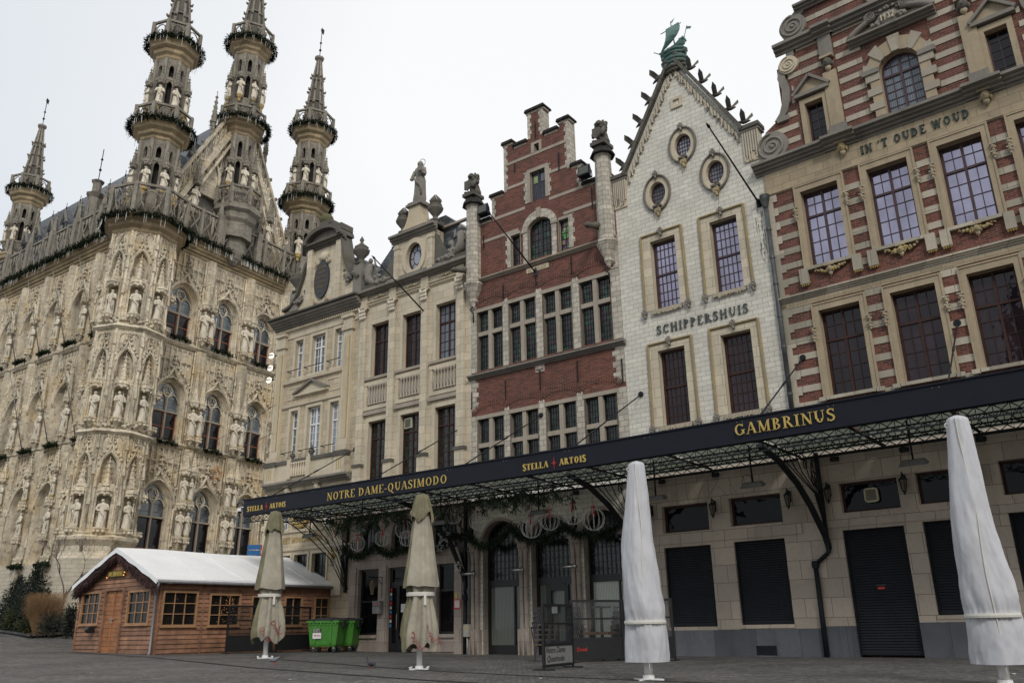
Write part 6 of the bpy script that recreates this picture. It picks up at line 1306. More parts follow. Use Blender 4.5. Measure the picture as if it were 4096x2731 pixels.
def garlands():
    def chainpts(fd, P, y): return [fd.at(x, y, z) for x, z in P]
    def sag(P, n=7, d=.0):
        out = []
        for (x0, z0), (x1, z1) in zip(P[:-1], P[1:]):
            for i in range(n): t = i/n; out.append((x0+(x1-x0)*t, z0+(z1-z0)*t))
        return out+[P[-1]]
    for lab, fd, P in (('fir garland strung across the fanlights of the pale house', FC, [(-6.8, 4.2), (-6.3, 3.85), (-5.77, 3.78), (-5.3, 3.95), (-4.83, 4.19), (-4.45, 3.9), (-4.04, 3.76), (-3.5, 3.85), (-2.8, 4.05), (-2.2, 3.75), (-1.5, 3.8), (-.9, 4.2), (-.2, 4.25)]), ('fir garland strung across the arches of the red house', FB, [(-7.0, 4.25), (-6.6, 3.9), (-6.1, 3.72), (-5.5, 3.9), (-4.88, 4.35), (-4.5, 3.95), (-4.0, 3.83), (-3.3, 3.85), (-2.57, 4.18), (-2.2, 3.9), (-1.8, 3.86), (-1.2, 3.75), (-.3, 4.1)])):
        m = MB(FOL); Q = chainpts(fd, P, -.3); leafy(m, Q, .13, 300, FOL, .2, .12); m.tube(Q, .03, 5, FOL2); tag(m.build('fir_garland', None), lab, 'garland', 'fir garlands on the cafe fronts')
    m = MB(FOL)
    for fd, x0, x1, z, n in ((FC, -5.0, -.4, 4.85, 46), (FB, -6.6, -4.4, 5.0, 14), (FB, -4.2, -1.0, 4.92, 44)):
        for i in range(n):
            x = random.uniform(x0, x1); y = random.uniform(-3.4, -2.0); p = fd.at(x, y, z+random.uniform(0, .3)); q = p+fd.u*random.uniform(-.5, .5)+Vector((0, 0, -random.uniform(.2, .55))); leafy(m, [p, p.lerp(q, .5), q], .09, 85, FOL, .5, .13, .22)
    m2 = MB(plain('bare_twig', (.05, .035, .025), .8))
    for i in range(60):
        x = random.uniform(-7.0, -4.0); p = FB.at(x, -2.6, 4.95); P = [p]
        for k in range(4): P.append(P[-1]+FB.u*random.uniform(-.25, .35)+Vector((0, 0, random.uniform(-.28, .06)))+FB.n*random.uniform(-.1, .1))
        m2.tube(P, [.008, .007, .006, .004, .003], 3)
    tag(m.build('fir_branches', None), 'loose fir branches laid along the underside of the canopy', 'branches', kind='stuff')
    tag(m2.build('bare_twigs', None), 'tangle of bare twigs hanging under the canopy before the red house', 'twigs', kind='stuff')
# ================================================================ the wooden cabin on the square
def board_mat():
    m = plain('reddish_brown_boards', (.35, .175, .10), .7, .4, 3, bump=.4); t = m.node_tree; b = t.nodes['Principled BSDF']; src = b.inputs['Base Color'].links[0].from_socket
    tc = t.nodes.new('ShaderNodeTexCoord'); mp = t.nodes.new('ShaderNodeMapping'); mp.inputs['Scale'].default_value = (.25, .25, 6.45); t.links.new(tc.outputs['Object'], mp.inputs[0]); w = t.nodes.new('ShaderNodeTexWhiteNoise'); sn = t.nodes.new('ShaderNodeVectorMath'); sn.operation = 'FLOOR'; t.links.new(mp.outputs[0], sn.inputs[0]); t.links.new(sn.outputs[0], w.inputs['Vector'])
    r = _ramp(t, w.outputs['Value'], -1.8, 1.3); c = t.nodes.new('ShaderNodeCombineColor'); [t.links.new(r, c.inputs[i]) for i in range(3)]; k = _mix(t, 1.0, src, c.outputs[0], 'MULTIPLY'); k = _mix(t, _mul(t, _ramp(t, _noise(t, tc.outputs['Object'], 1.3, 6, .7, (3, 3, .6)), .5, .75), .45), k, (.12, .09, .07)); t.links.new(k, b.inputs['Base Color']); b.inputs['Base Color'].default_value = (.3, .1, .1, 1); return m
def cabin():
    P = Vector((-12.66, 30.77, 0)); az = radians(-52+180); u = Vector((sin(az), cos(az), 0)); rz = atan2(u.y, u.x)
    zg = .20; R = thing('wooden_cabin', 'reddish brown board cabin with a white tarpaulin roof and paned windows', 'cabin', (P.x, P.y, zg), rz)
    WD = board_mat(); WDL = plain('lighter_window_timber', (.36, .20, .10), .6, .25, 4); DOORW = plain('orange_brown_door_boards', (.33, .14, .055), .6, .3, 3)
    TARP = plain('white_tarpaulin', (.84, .84, .84), .45, .05, 1.2, bump=.12)
    w = 5.68; Lh = 8.3; H = 2.62; HR = 3.72; cx = -w/2; h0 = -.1
    def boards(mb, x0, x1, zt, holes, y=0, step=.155):      # clapboards running along x, stopped at openings
        z = h0; k = 0
        while z+(0 if zt else step) < (HR if zt else H+.01):
            a, b = x0, x1
            if zt and z+step > H: f = (z+step-H)/(HR-H); a, b = x0+(x1-x0)/2*f, x1-(x1-x0)/2*f
            if b-a < .1: break
            segs = [(a, b)]
            for hx0, hx1, hz0, hz1 in holes:
                if z+step > hz0+.02 and z < hz1-.02:
                    ns = []
                    for s0, s1 in segs:
                        if hx1 <= s0 or hx0 >= s1: ns.append((s0, s1)); continue
                        if hx0 > s0: ns.append((s0, hx0))
                        if hx1 < s1: ns.append((hx1, s1))
                    segs = ns
            for s0, s1 in segs:
                n = mb.pts([(s0, y-.045, z), (s1, y-.045, z), (s1, y-.008, z+step+.01), (s0, y-.008, z+step+.01), (s0, y, z), (s1, y, z), (s1, y, z+step), (s0, y, z+step)])
                mb.face((n, n+1, n+2, n+3)); mb.face((n+4, n+5, n+1, n)); mb.face((n, n+3, n+7, n+4)); mb.face((n+1, n+5, n+6, n+2))
            z += step; k += 1
    fh = [(-5.48, -4.02, 1.06, 2.28), (-3.60, -2.30, h0, 2.36), (-1.98, -.42, 1.02, 2.22)]
    m = MB(WD); boards(m, -w, 0, True, fh); m.wall([(-w, h0), (0, h0), (0, H), (cx, HR-.05), (-w, H)], [rect(a, b, max(z0, h0+.001), z1) for a, b, z0, z1 in fh], .001, .06, WD); 
    m.box(-.06, .02, -.07, .02, h0, H); m.box(-w-.02, -w+.06, -.07, .02, h0, H); m.build('front_wall', R)
    # long side wall faces right: its own local frame turned a quarter
    S = thing_part = bpy.data.objects.new('side_wall', None)
    bpy.data.objects.remove(S)
    sh = [(.15, 1.55, .94, 2.16), (2.02, 3.38, .92, 2.10), (3.85, 4.6, .9, 2.05), (5.4, 6.3, .9, 2.05), (6.9, 7.7, .9, 2.05)]
    m = MB(WD); boards(m, 0, Lh, False, sh); m.wall(rect(0, Lh, h0, H), [rect(*q) for q in sh], .001, .06, WD); m.box(0, .07, -.07, 0, h0, H); m.box(1.74, 1.82, -.06, 0, h0, H); side = m.build('side_wall', R, (0, 0, 0), pi/2)
    m = MB(WD); m.box(-w, -w+.05, 0, Lh, h0, H); m.box(-w, 0, Lh-.05, Lh, h0, H); m.prism([(-w, H), (0, H), (cx, HR-.05)], Lh-.05, Lh); m.build('back_walls', R)
    GLC = nodes('cabin_glass'); GLC, t, b = GLC; b.inputs['Base Color'].default_value = (.02, .02, .02, 1); b.inputs['Roughness'].default_value = .04; b.inputs['Alpha'].default_value = .45
    def pan(parent, a, b_, z0, z1, cols, rows):
        f = MB(WDL); ring(f, a, b_, z0, z1, .07, .07, .07, .07, -.07, .03, WDL)
        for i in range(1, cols): x = a+(b_-a)*i/cols; f.box(x-.014, x+.014, -.03, .02, z0, z1)
        for i in range(1, rows): z = z0+(z1-z0)*i/rows; f.box(a, b_, -.032, .018, z-.014, z+.014)
        f.box(a-.1, b_+.1, -.11, 0, z0-.10, z0-.07); o = f.build('window', parent); g = MB(GLC); g.box(a, b_, .005, .012, z0, z1); g.build('pane', o)
    for q in (fh[0], fh[2]): pan(R, q[0]+.07, q[1]-.07, q[2]+.07, q[3]-.07, 3, 3)
    for q in sh: pan(side, q[0]+.07, q[1]-.07, q[2]+.07, q[3]-.07, 3 if q[1]-q[0] > 1 else 2, 3)
    d = MB(DOORW); x0, x1 = -3.56, -2.34; z = 0.0
    while z < 2.2: d.box(x0+.01, (x0+x1)/2-.004, -.02 if int(z*7) % 2 else -.028, .03, z+.004, min(2.24, z+.15)); d.box((x0+x1)/2+.004, x1-.01, -.02 if int(z*7) % 2 else -.028, .03, z+.004, min(2.24, z+.15)); z += .155
    d.box((x0+x1)/2-.03, (x0+x1)/2+.03, -.06, 0, 0, 2.24); o = d.build('door', R); h = MB(STRAPM := BAR_ST); h.box(-3.10, -2.80, -.08, -.05, 1.24, 1.28); h.box(-2.97, -2.93, -.09, -.04, 1.10, 1.22); h.build('handle', o)
    f = MB(WD); ring(f, x0, x1, 0, 2.26, .09, .09, .1, 0, -.10, .02, WD); f.build('door_frame', R)
    # tarpaulin roof
    T_ = MB(TARP); oh = .28; N = 18
    def rp(s, f, y):                                          # s=-1 left slope, 1 right slope; f 0 ridge..1 eave
        x = cx+s*(w/2+.28)*f; z = HR+.10-(HR-H+.16)*f; return (x, y, z+.02*sin(y*1.1+f*4)-.035*sin(pi*f)*abs(sin(y*1.5)))
    for s in (-1, 1):
        for i in range(N):
            y0 = -oh+(Lh+2*oh)*i/N; y1 = -oh+(Lh+2*oh)*(i+1)/N
            for j in range(6): n = T_.pts([rp(s, j/6, y0), rp(s, (j+1)/6, y0), rp(s, (j+1)/6, y1), rp(s, j/6, y1)]); T_.face((n, n+1, n+2, n+3), TARP, True)
            a = rp(s, 1, y0); b_ = rp(s, 1, y1); n = T_.pts([a, b_, (b_[0]+s*.02, b_[1], b_[2]-.14-.015*sin(y1*5)), (a[0]+s*.02, a[1], a[2]-.14-.015*sin(y0*5))]); T_.face((n, n+1, n+2, n+3), TARP, True)
        for yy in (-oh, Lh+oh):
            A = [rp(s, j/6, yy) for j in range(7)]; T_.strip(A, [(x, y-.01, z-.17-.02*sin(x*6)) for x, y, z in A], TARP, True)
    for s in (-1, 1):
        for k in range(1, 5): y = Lh*k/5; T_.tube([(rp(s, f, y)[0], y, rp(s, f, y)[2]+.012) for f in (0, .25, .5, .75, 1)], .014, 4, TARP)
    T_.build('tarpaulin_roof', R)
    g = MB(plain('grey_zinc_gutter', (.20, .20, .21), .4, .2)); g.tube([(.30, -.25, H-.16), (.30, Lh+.1, H-.20)], .06, 8); g.tube([(.30, -.2, H-.18), (.22, -.18, H-.36), (.07, -.13, H-.5), (.07, -.13, .1), (.12, -.2, .0)], .045, 8); g.build('gutter', R)
    n = MB(plain('mossy_sign_board', (.13, .12, .03), .8)); n.box(-3.60, -2.40, -.10, -.06, 2.76, 2.98); lettering('DE HUTTE', .16, 1.0, 1.3, .1, -3.50, 2.79, .03, GOLDTXT, n); n.v = [(x, y-.10 if abs(y) <= .031 and z > 2.78 and z < 2.96 else y, z) for x, y, z in n.v]; n.build('name_board', R)
    l = MB(plain('small_warm_bulb', (1, .5, .2), .5, emit=(1, .35, .08), es=1.5)); [l.ball((x, -.12, z), .022, 6, 4) for x, z in ((-3.62, 2.76), (-2.38, 2.80), (-2.34, 2.9))]; l.build('sign_bulbs', R)
    b_ = MB(plain('heather_twigs', (.07, .035, .032), .9, .4)); 
    for s in (-1, 1):
        for i in range(1100):
            t = random.random()**.9; x = cx+s*(w/2)*t; z = HR-.12-(HR-H)*t; q = random.uniform(0, .42)*(.4+.9*t); p = (x, -.10-random.uniform(0, .16), z-q*.5); b_.tube([p, (p[0]+s*random.uniform(.05, .4), p[1]-random.uniform(-.05, .1), p[2]-random.uniform(.04, .36))], .009, 3)
    b_.build('heather_trim', R)
    x = MB(FRAMEK); x.tube([(-4.38, -.2, .90), (-4.12, -.2, .90)], .13, 12); x.box(-4.3, -4.18, -.2, -.06, .84, .96); x.build('ashtray_bin', R)
    i_ = MB(plain('dark_interior', (.03, .02, .015), .9)); i_.box(-w+.06, -.07, .1, Lh-.1, 0, .02); i_.build('floor', R)
    i_ = MB(plain('warm_fairy_lights', (1, .6, .2), .5, emit=(1, .42, .1), es=1.5))
    for k in range(70): a = random.uniform(0, 6.3); h = random.uniform(0, 1.1); r = .45*(1-h/1.3); i_.ball((-.75+r*cos(a), 3.4+r*sin(a), .95+h), .014, 4, 3)
    for k in range(26): i_.ball((-1.5+random.uniform(-.4, .4), random.uniform(.3, 5), random.uniform(1.7, 2.1)), .013, 4, 3)
    t_ = MB(FOL); leafy(t_, [(-.75, 3.4, .6), (-.75, 3.4, 1.5)], .42, 500, FOL, .3, .16); o = t_.build('christmas_tree', None, (P.x, P.y, zg), rz); tag(o, 'small Christmas tree seen through the side window of the cabin', 'christmas tree'); i_.build('fairy_lights', o)
    return R
def garden():
    zt = lambda x, y: gz(x, y)
    b = masonry('garden_mulch', (.09, .05, .03), (.06, .04, .025), st=.2); m = MB(b)
    # bed along the town hall wall
    o = Vector((-21.6, 41.0, 0)); u = Vector((-.81, .586, 0)); n = Vector((.586, .81, 0)); K = 14
    A = [o+u*i*1.3-n*.9 for i in range(K)]; B = [o+u*i*1.3+n*2.6 for i in range(K)]
    for i in range(K): A[i].z = zt(A[i].x, A[i].y)+.10; B[i].z = zt(B[i].x, B[i].y)+.16
    m.strip(A, B, b, True); tag(m.build('garden_bed', None), kind='structure')
    e = MB(FRAMEK); e.tube([a-n*.05+Vector((0, 0, -.02)) for a in A], .09, 6); tag(e.build('bed_edging', None), kind='structure')
    def at(i, d): q = o+u*i+n*d; return Vector((q.x, q.y, zt(q.x, q.y)+.1))
    FIR = plain('dark_fir_needles', (.010, .017, .009), .8, .6, 4); OL = plain('olive_shrub_leaf', (.04, .045, .012), .8, .5, 4); DRY = plain('dry_ornamental_grass', (.20, .12, .055), .9, .35, 5); DS = plain('dark_shrub_leaf', (.022, .026, .018), .8, .5, 4)
    def fir(lab, i, d, h, r):
        p = at(i, d); R = thing('fir_tree', lab, 'fir tree', p, 0, 'fir trees in the bed'); t = MB(plain('fir_bark', (.04, .03, .02), .9)); t.tube([(0, 0, 0), (0, 0, h)], [.07, .01], 7); t.build('trunk', R); c = MB(FIR)
        for k in range(110):
            z = h*(.06+.94*(k/110)); rr = r*(1-z/h)**.8+.05; a = k*2.4+random.uniform(-.3, .3); leafy(c, [(0, 0, z), (rr*cos(a), rr*sin(a), z-.18*rr)], .10, 75, FIR, .15, .14, .25)
        c.build('crown', R)
    fir('dark fir tree at the left edge of the garden bed', 3.0, .3, 3.2, 1.5); fir('smaller dark fir tree beside the dry grass in the bed', 1.9, .0, 2.0, 1.1); fir('fir tree half cut off by the left picture edge', 5.2, .5, 2.7, 1.5)
    g = MB(DRY)
    for k in range(1900):
        a = random.uniform(0, 6.28); q = random.uniform(0, .35); h = random.uniform(.9, 1.9); s = random.uniform(.1, .85); bx, by = q*cos(a), q*sin(a); ex, ey = bx+s*cos(a), by+s*sin(a)
        g.strip([(bx-.006, by, 0), (bx+(ex-bx)*.4-.006, by+(ey-by)*.4, h*.6), (ex-.003, ey, h)], [(bx+.006, by, 0), (bx+(ex-bx)*.4+.006, by+(ey-by)*.4, h*.6), (ex+.003, ey, h)], DRY)
    tag(g.build('ornamental_grass', None, at(.9, -.1)), 'tall clump of dry straw coloured grass beside the town hall corner', 'grass clump')
    for lab, i, d, h, r, mm in (('low olive green shrub under the left fir tree', 2.9, -.55, .75, .5, OL), ('dark low shrub right of the dry grass', -.1, -.2, .85, .6, DS), ('sparse upright shrub nearest the wooden cabin', -.7, .4, 1.5, .35, DS), ('small green shrub in front of the dry grass', 1.4, -.65, .5, .4, OL)):
        s = MB(mm); leafy(s, [(0, 0, .05), (0, 0, h*.8)], r, 1300, mm, -.3, .09, .5); tag(s.build('shrub', None, at(i, d)), lab, 'shrub', 'low shrubs in the garden bed')
    t = MB(plain('bare_tree_bark', (.10, .075, .055), .9)); R = at(1.6, 1.0)
    def br(p, d, l, r, dep):
        q = p+d*l; t.tube([p, p.lerp(q, .5)+Vector((random.uniform(-.05, .05),)*3), q], [r, r*.85, r*.7], 4)
        if dep:
            for k in range(3): nd = (d+Vector((random.gauss(0, .42), random.gauss(0, .42), random.uniform(.0, .3)))).normalized(); br(q, nd, l*.72, r*.62, dep-1)
    br(Vector((0, 0, 0)), Vector((.05, 0, 1)), 1.6, .045, 5); tag(t.build('bare_tree', None, R), 'slender leafless tree in front of the town hall wall', 'tree')
def sign_post():
    R = thing('street_sign', 'blue direction signs on a post behind the white cabin roof', 'sign', (-12.6, 42.2, .4), 0)
    m = MB(BAR_ST); m.tube([(0, 0, 0), (0, 0, 4.9)], .035, 8); m.build('post', R); B = plain('blue_sign_face', (.01, .11, .30), .4, .1); L2 = plain('light_blue_sign', (.03, .20, .42), .4, .1)
    for z, c, w0, w1 in ((4.45, B, -.62, .05), (4.18, B, -.62, .3), (3.95, B, -.6, .3)): s = MB(c); s.box(w0, w1, -.05, -.03, z-.1, z+.12); s.box(.05, .12, -.06, -.02, z-.12, z+.12, REDP); s.build('sign_panel', R)
    s = MB(L2); s.box(-.45, .42, -.06, -.04, 3.5, 3.78); o = s.build('sign_panel', R); font_mb('Grote Markt', .15, plain('white_sign_text', (.7, .7, .7), .5, .04), .002).build('lettering', o, (-.40, -.065, 3.58))
    s = MB(plain('dark_metal_box', (.05, .055, .06), .5)); s.box(-.5, .5, -.02, .02, 0, 1.2)
# ================================================================ the gothic town hall
def town_hall():
    TX, TY = -22.05, 44.76
    R = thing('town_hall', 'large ornate gothic town hall with slender spired turrets and rows of stone statues', 'town hall', (TX, TY, 0)); R.rotation_euler = (0, .018, 0)
    RM = Matrix.Translation((TX, TY, 0)) @ Matrix.Rotation(.018, 4, 'Y')
    GR, LR = atan2(cos(radians(31)), sin(radians(31))), atan2(cos(radians(125.9)), sin(radians(125.9)))
    GM, LM = Matrix.Rotation(GR, 4, 'Z'), Matrix.Rotation(LR, 4, 'Z')
    ST = [(3.7, 7.15, 8.95, 11.25), (11.45, 13.25, 15.0, 17.3), (17.75, 19.33, 21.05, 23.35)]   # sill, transom, apex, string course
    gx = [3.12+3.23*i for i in range(3)]; lx = [-3.2-3.2*i for i in range(9)]
    WD_ = [parch(1.14, 0, 1, 1)]
    # ---- carved pieces
    def crocket(mb, x, z, s, m=THO, y=-.1): mb.ball((x, y, z), (s, s*.8, s), 5, 3, m, jit=.15)
    def finial(mb, x, z, s, m=THO, y=-.12):
        mb.tube([(x, y, z-.2*s), (x, y, z+.9*s)], .07*s, 5, m)
        for zz, r in ((z+.1*s, .15), (z+.45*s, .26), (z+.8*s, .15)):
            for k in range(4): a = k*pi/2+.4; mb.ball((x+r*s*cos(a), y+r*s*sin(a)*.6, zz), (.11*s, .1*s, .09*s), 5, 3, m)
        mb.ball((x, y, z+.98*s), .1*s, 5, 4, m)
    def ogee(w, zs, h, tip, n=8):                          # from left spring to tip, x<0 side
        R_ = (w*w+h*h)/(2*w); a = math.asin(min(1, h/R_)); P = []
        for i in range(n+1):
            t = i/n*.82; P.append((-(w-R_+R_*cos(a*t)), zs+R_*sin(a*t)))
        x0, z0 = P[-1]
        for i in range(1, 5): t = i/4; P.append((x0*(1-t)**1.6, z0+(tip-z0)*t**.85))
        return P
    def hood(mb, cx, w, zs, h, tip, r=.065, m=THO, cr=True, y=-.08):
        P = ogee(w, zs, h, tip)
        for s in (1, -1):
            Q = [(cx+s*x, y, z) for x, z in P]; mb.tube(Q, r, 5, m)
            if cr:
                for i in range(3, len(P)-1, 2): crocket(mb, cx+s*(P[i][0]-.09), P[i][1]+.09, .085, m, y)
    def spirelet(mb, x, y, z0, z1, r, m=THO, n=6, rows=3):
        mb.lathe([(r, z0), (r*.95, z0+.08*(z1-z0)), (r*.12, z1-.08*(z1-z0)), (.01, z1)], n, (x, y), m)
        for k in range(rows):
            t = (k+.4)/rows*.85; rr = r*(1-.88*t)
            for j in range(n): a = 2*pi*j/n; mb.ball((x+rr*cos(a), y+rr*sin(a), z0+(z1-z0)*(t+.08)), r*.22, 4, 3, m)
        mb.ball((x, y, z1), r*.22, 5, 3, m)
    def canopy_(mb, x, y, z, r, h, m=THO, top=.0):
        mb.lathe([(r*.8, z), (r, z+.1*h), (r, z+.45*h), (r*1.1, z+.5*h), (r*.7, z+h)], 6, (x, y), m)
        for j in range(6): a = 2*pi*j/6+.5; mb.ball((x+r*cos(a), y+r*sin(a), z-.03), r*.2, 4, 3, m); spirelet(mb, x+r*.9*cos(a), y+r*.9*sin(a), z+.45*h, z+1.35*h, r*.22, m, 4, 1)
        if top: spirelet(mb, x, y, z+h*.9, z+h*.9+top, r*.62, m, 6, 4)
    def corbel(mb, x, y, z, r, h, m=THO):
        mb.lathe([(r*.2, z-h), (r*.55, z-.6*h), (r*.6, z-.5*h), (r*.95, z-.18*h), (r, z-.12*h), (r, z)], 7, (x, y), m)
        for j in range(7): a = j*.9; mb.ball((x+r*.72*cos(a), y+r*.72*sin(a)-.02, z-.42*h), r*.30, 5, 3, m, jit=.2)
    # ---- statues: four carved figures shared by every niche
    SM = []
    for k in range(4):
        mb = MB(STAT); robed(mb, 1.5, STAT, 11+k); mb.lathe([(.2, -.12), (.22, -.06), (.2, 0)], 7, m=STATG if k % 2 else STAT); SM.append(mb)
    protos = []; cnt = [0]
    def statue(F, x, y, z, rz, s=1, parent=None, gold=False):
        k = cnt[0] % 4; cnt[0] += 1
        if len(protos) <= k or protos[k] is None:
            o = SM[k].build('statue', parent or R); protos.append(o)
        else: o = protos[k].copy(); COL.objects.link(o); o.parent = parent or R
        o.matrix_local = F @ T(x, y, z, rz, s); return o
    # ---- one bay's masonry between string courses
    def bay(mb, cx, st, w=1.14, ky=1.0):
        sill, tr, ap, top = st; zs = tr+.62; h0 = ap+.30-zs
        prof = [(w, 0, .34), (w-.05, -.06, .31), (w-.10, .02, .28), (w-.12, .12, .26), (w-.19, .07, .2), (w-.22, .15, .17), (w-.25, .22, .12), (w-.31, .18, .06), (w-.33, .36, .02)]
        rows = []
        for wi, y, dz in prof:
            P = parch(wi, sill, zs, ap+dz*.9-zs, cx, 8); P = P[1:]+P[:1]; rows.append([(x, y*ky, z) for x, z in P])
        for a, b in zip(rows[:-1], rows[1:]): mb.strip(a, b, THO, True)
        hood(mb, cx, w+.06, zs, h0+.05, ap+.95, .085); Q_ = parch(w-.02, zs, zs, h0, cx, 8)[2:]; mb.tube([(x, -.08, z) for x, z in Q_], .055, 5, THO)
        finial(mb, cx, ap+1.05, .72)
        for s in (-1, 1): mb.tube([(cx+s*(w+.04), -.07, sill), (cx+s*(w+.04), -.07, zs)], .06, 6, THO); mb.ball((cx+s*(w+.1), -.08, zs), .11, 6, 4, THO)
        # blind panelling over the arch
        P = ogee(w+.06, zs, h0+.05, ap+1.05)
        def hz(x):
            for (x0, z0), (x1, z1) in zip(P[:-1], P[1:]):
                if x0 <= -abs(x) <= x1: return z0+(z1-z0)*((-abs(x)-x0)/(x1-x0+1e-6))
            return zs
        n = 8; W = 1.50
        for i in range(n+1):
            x = -W+2*W*i/n; z0 = hz(x)+.08
            if top-.2-z0 > .1: mb.box(cx+x-.026, cx+x+.026, -.11, .01, z0, top-.18, THO)
            if i < n:
                xm = x+W/n
                for s in (-1, 1): mb.tube([(cx+xm+s*W/n, -.05, top-.42), (cx+xm+s*W/n*.75, -.05, top-.28), (cx+xm, -.05, top-.2)], .022, 4, THO)
        for zz in (top-1.0,):
            for s in (-1, 1):
                xe = .25 if zz > ap+1.1 else .55; mb.box(min(cx+s*xe, cx+s*W), max(cx+s*xe, cx+s*W), -.09, .01, zz, zz+.07, THO)
            for i in range(n):
                xm = -W+2*W*(i+.5)/n
                if abs(xm) > .5 and hz(xm) < zz-.3:
                    for s in (-1, 1): mb.tube([(cx+xm+s*W/n, -.045, zz-.24), (cx+xm+s*W/n*.7, -.045, zz-.1), (cx+xm, -.045, zz-.02)], .02, 4, THO)
        for s in (-1, 1):                                   # leafy scrolls beside the ogee
            for k in range(7): crocket(mb, cx+s*(.28+.16*k), ap+.95-.17*k+random.uniform(-.05, .05), .09, THO, -.09)
    def tracery(F, cx, st, low=False, y=.27):
        """gothic window: stone mullion, transom and tracery; casement frames and panes as children"""
        sill, tr, ap, top = st; w = .80; zs = tr+.62; m = MB(THO)
        m.box(cx-.055, cx+.055, y-.07, y+.08, sill, zs+.3, BAR_ST); m.box(cx-w, cx+w, y-.09, y+.08, tr-.045, tr+.045, BAR_ST)
        for s in (-1, 1):                                   # sub-arches
            c = cx+s*w/2; P = parch(w/2, zs, zs-.05, .5, c, 6)[2:]; m.tube([(x, y, z) for x, z in P], .04, 5)
            m.tube([(cx, y, zs+.15), (cx+s*.2, y, zs+.4), (cx+s*.34, y, zs+.62), (cx+s*.22, y, zs+.85)], .038, 5)
        cz = zs+(ap-zs)*.56
        for k in range(3):                                  # trefoil
            a = pi/2+k*2*pi/3; m.tube([(cx+.13*cos(a)+.12*cos(b), y, cz+.13*sin(a)+.12*sin(b)) for b in [a-2.2+4.4*i/8 for i in range(9)]], .03, 4)
        m.tube([(cx+.30*cos(b), y, cz+.30*sin(b)*1.05) for b in [2*pi*i/14 for i in range(15)]], .035, 5)
        o = m.build('window', R); o.matrix_local = F
        f = MB(FRAMEO)
        for s in (-1, 1):
            a, b = (cx-w, cx-.055) if s < 0 else (cx+.055, cx+w); ring(f, a+.05, b-.05, sill+.05, tr-.10, .05, .05, .05, .05, y+.02, y+.07, FRAMEO if not low else FRAMER); zz = (sill+tr)/2; f.box(a, b, y+.02, y+.07, zz-.03, zz+.03)
        f.build('casement', o)
        g = MB(GL_TH); P = parch(w, tr, zs, ap-zs, cx, 8); g.prism(P, y+.06, y+.07, GL_TH); g.box(cx-w, cx+w, y+.055, y+.065, sill, tr, GL_DK)
        for k in range(-9, 22): # lead lattice
            pass
        g.build('pane', o)
        l = MB(IRON)
        for s in (-1, 1):
            a, b = (cx-w+.05, cx-.1) if s < 0 else (cx+.1, cx+w-.05)
            for k in range(-8, 16):
                for dr in (-1, 1):
                    z0 = sill+k*.17; z1 = z0+(b-a)*1.3
                    if dr > 0: p, q = (a, z0), (b, z1)
                    else: p, q = (b, z0), (a, z1)
                    if z0 >= sill and z1 <= tr: l.bar((p[0], y+.05, p[1]), (q[0], y+.05, q[1]), .006, .004)
            for zz in (tr+.3, tr+.75): l.box(cx-w*.9, cx+w*.9, y+.05, y+.056, zz-.008, zz+.008)
        l.build('leading', o)
    def pier(mb, F, x, two, w=.40, sd=(0,)):
        for st, feet, ctop in ((0, 6.25, 9.9), (0, 8.25, 0), (1, 12.0, 0), (2, 18.2, 0)): pass
        pl = lambda r: [(x-r, .02), (x-r*.55, -.34), (x+r*.55, -.34), (x+r, .02)]
        def shaft(z0, z1, r, m=TH):
            P = pl(r); n = mb.pts([(a, b, z0) for a, b in P]+[(a, b, z1) for a, b in P]); 
            for i in range(3): mb.face((n+i, n+i+1, n+5+i, n+4+i), m, False)
            mb.face((n+4, n+5, n+6, n+7), m, False); mb.face((n, n+3, n+2, n+1), m, False)
        shaft(4.9, 11.2, w*.85); shaft(11.3, 17.25, w*.85); shaft(17.35, 23.3, w*.8)
        for q in (-1, 1):
            mb.tube([(x+q*w*.9, -.1, 4.9), (x+q*w*.9, -.1, 23.2)], .055, 5, THO)
            for z in (6.1, 8.1, 10.2, 12.5, 14.6, 16.3, 18.6, 20.4, 22.0): spirelet(mb, x+q*w*.95, -.14, z-.5, z+.35, .09, THO, 4, 2)
        ys = -.52; dx = .30 if two else 0
        for feet, h, ct in ((6.27, .86, .0), (8.3, .80, .9), (12.05, 1.0, 2.1), (18.2, 1.05, 1.5)):
            hh = 1.5*h
            for q in ((-1, 1) if two else (0,)):
                xx = x+q*dx; yy = ys+(.10 if q > 0 else 0); corbel(mb, xx, yy, feet-.12, .27, .55 if feet > 7 else .75); canopy_(mb, xx, yy, feet+hh+.12, .27, .42 if feet < 8 else .55, THO, ct)
                statue(F, xx, yy, feet, q*.45+random.uniform(-.2, .2), h)
        corbel(mb, x, -.2, 5.0, w*.8, .7)
    def strings(mb, x0, x1, ledge=True):
        for st in ST[:2]:
            z = st[3]; extr(mb, [(0, z-.05), (-.1, z-.02), (-.22, z+.06), (-.26, z+.12), (-.2, z+.18), (0, z+.30)], x0, x1, THO)
            n = int(abs(x1-x0)/.16)
            for i in range(n): mb.ball((x0+(x1-x0)*(i+.5)/n, -.12, z-.02), (.06, .07, .07), 4, 3, THO)
        extr(mb, mould(23.3, 24.3, .55, 5, .05), x0, x1, THY)
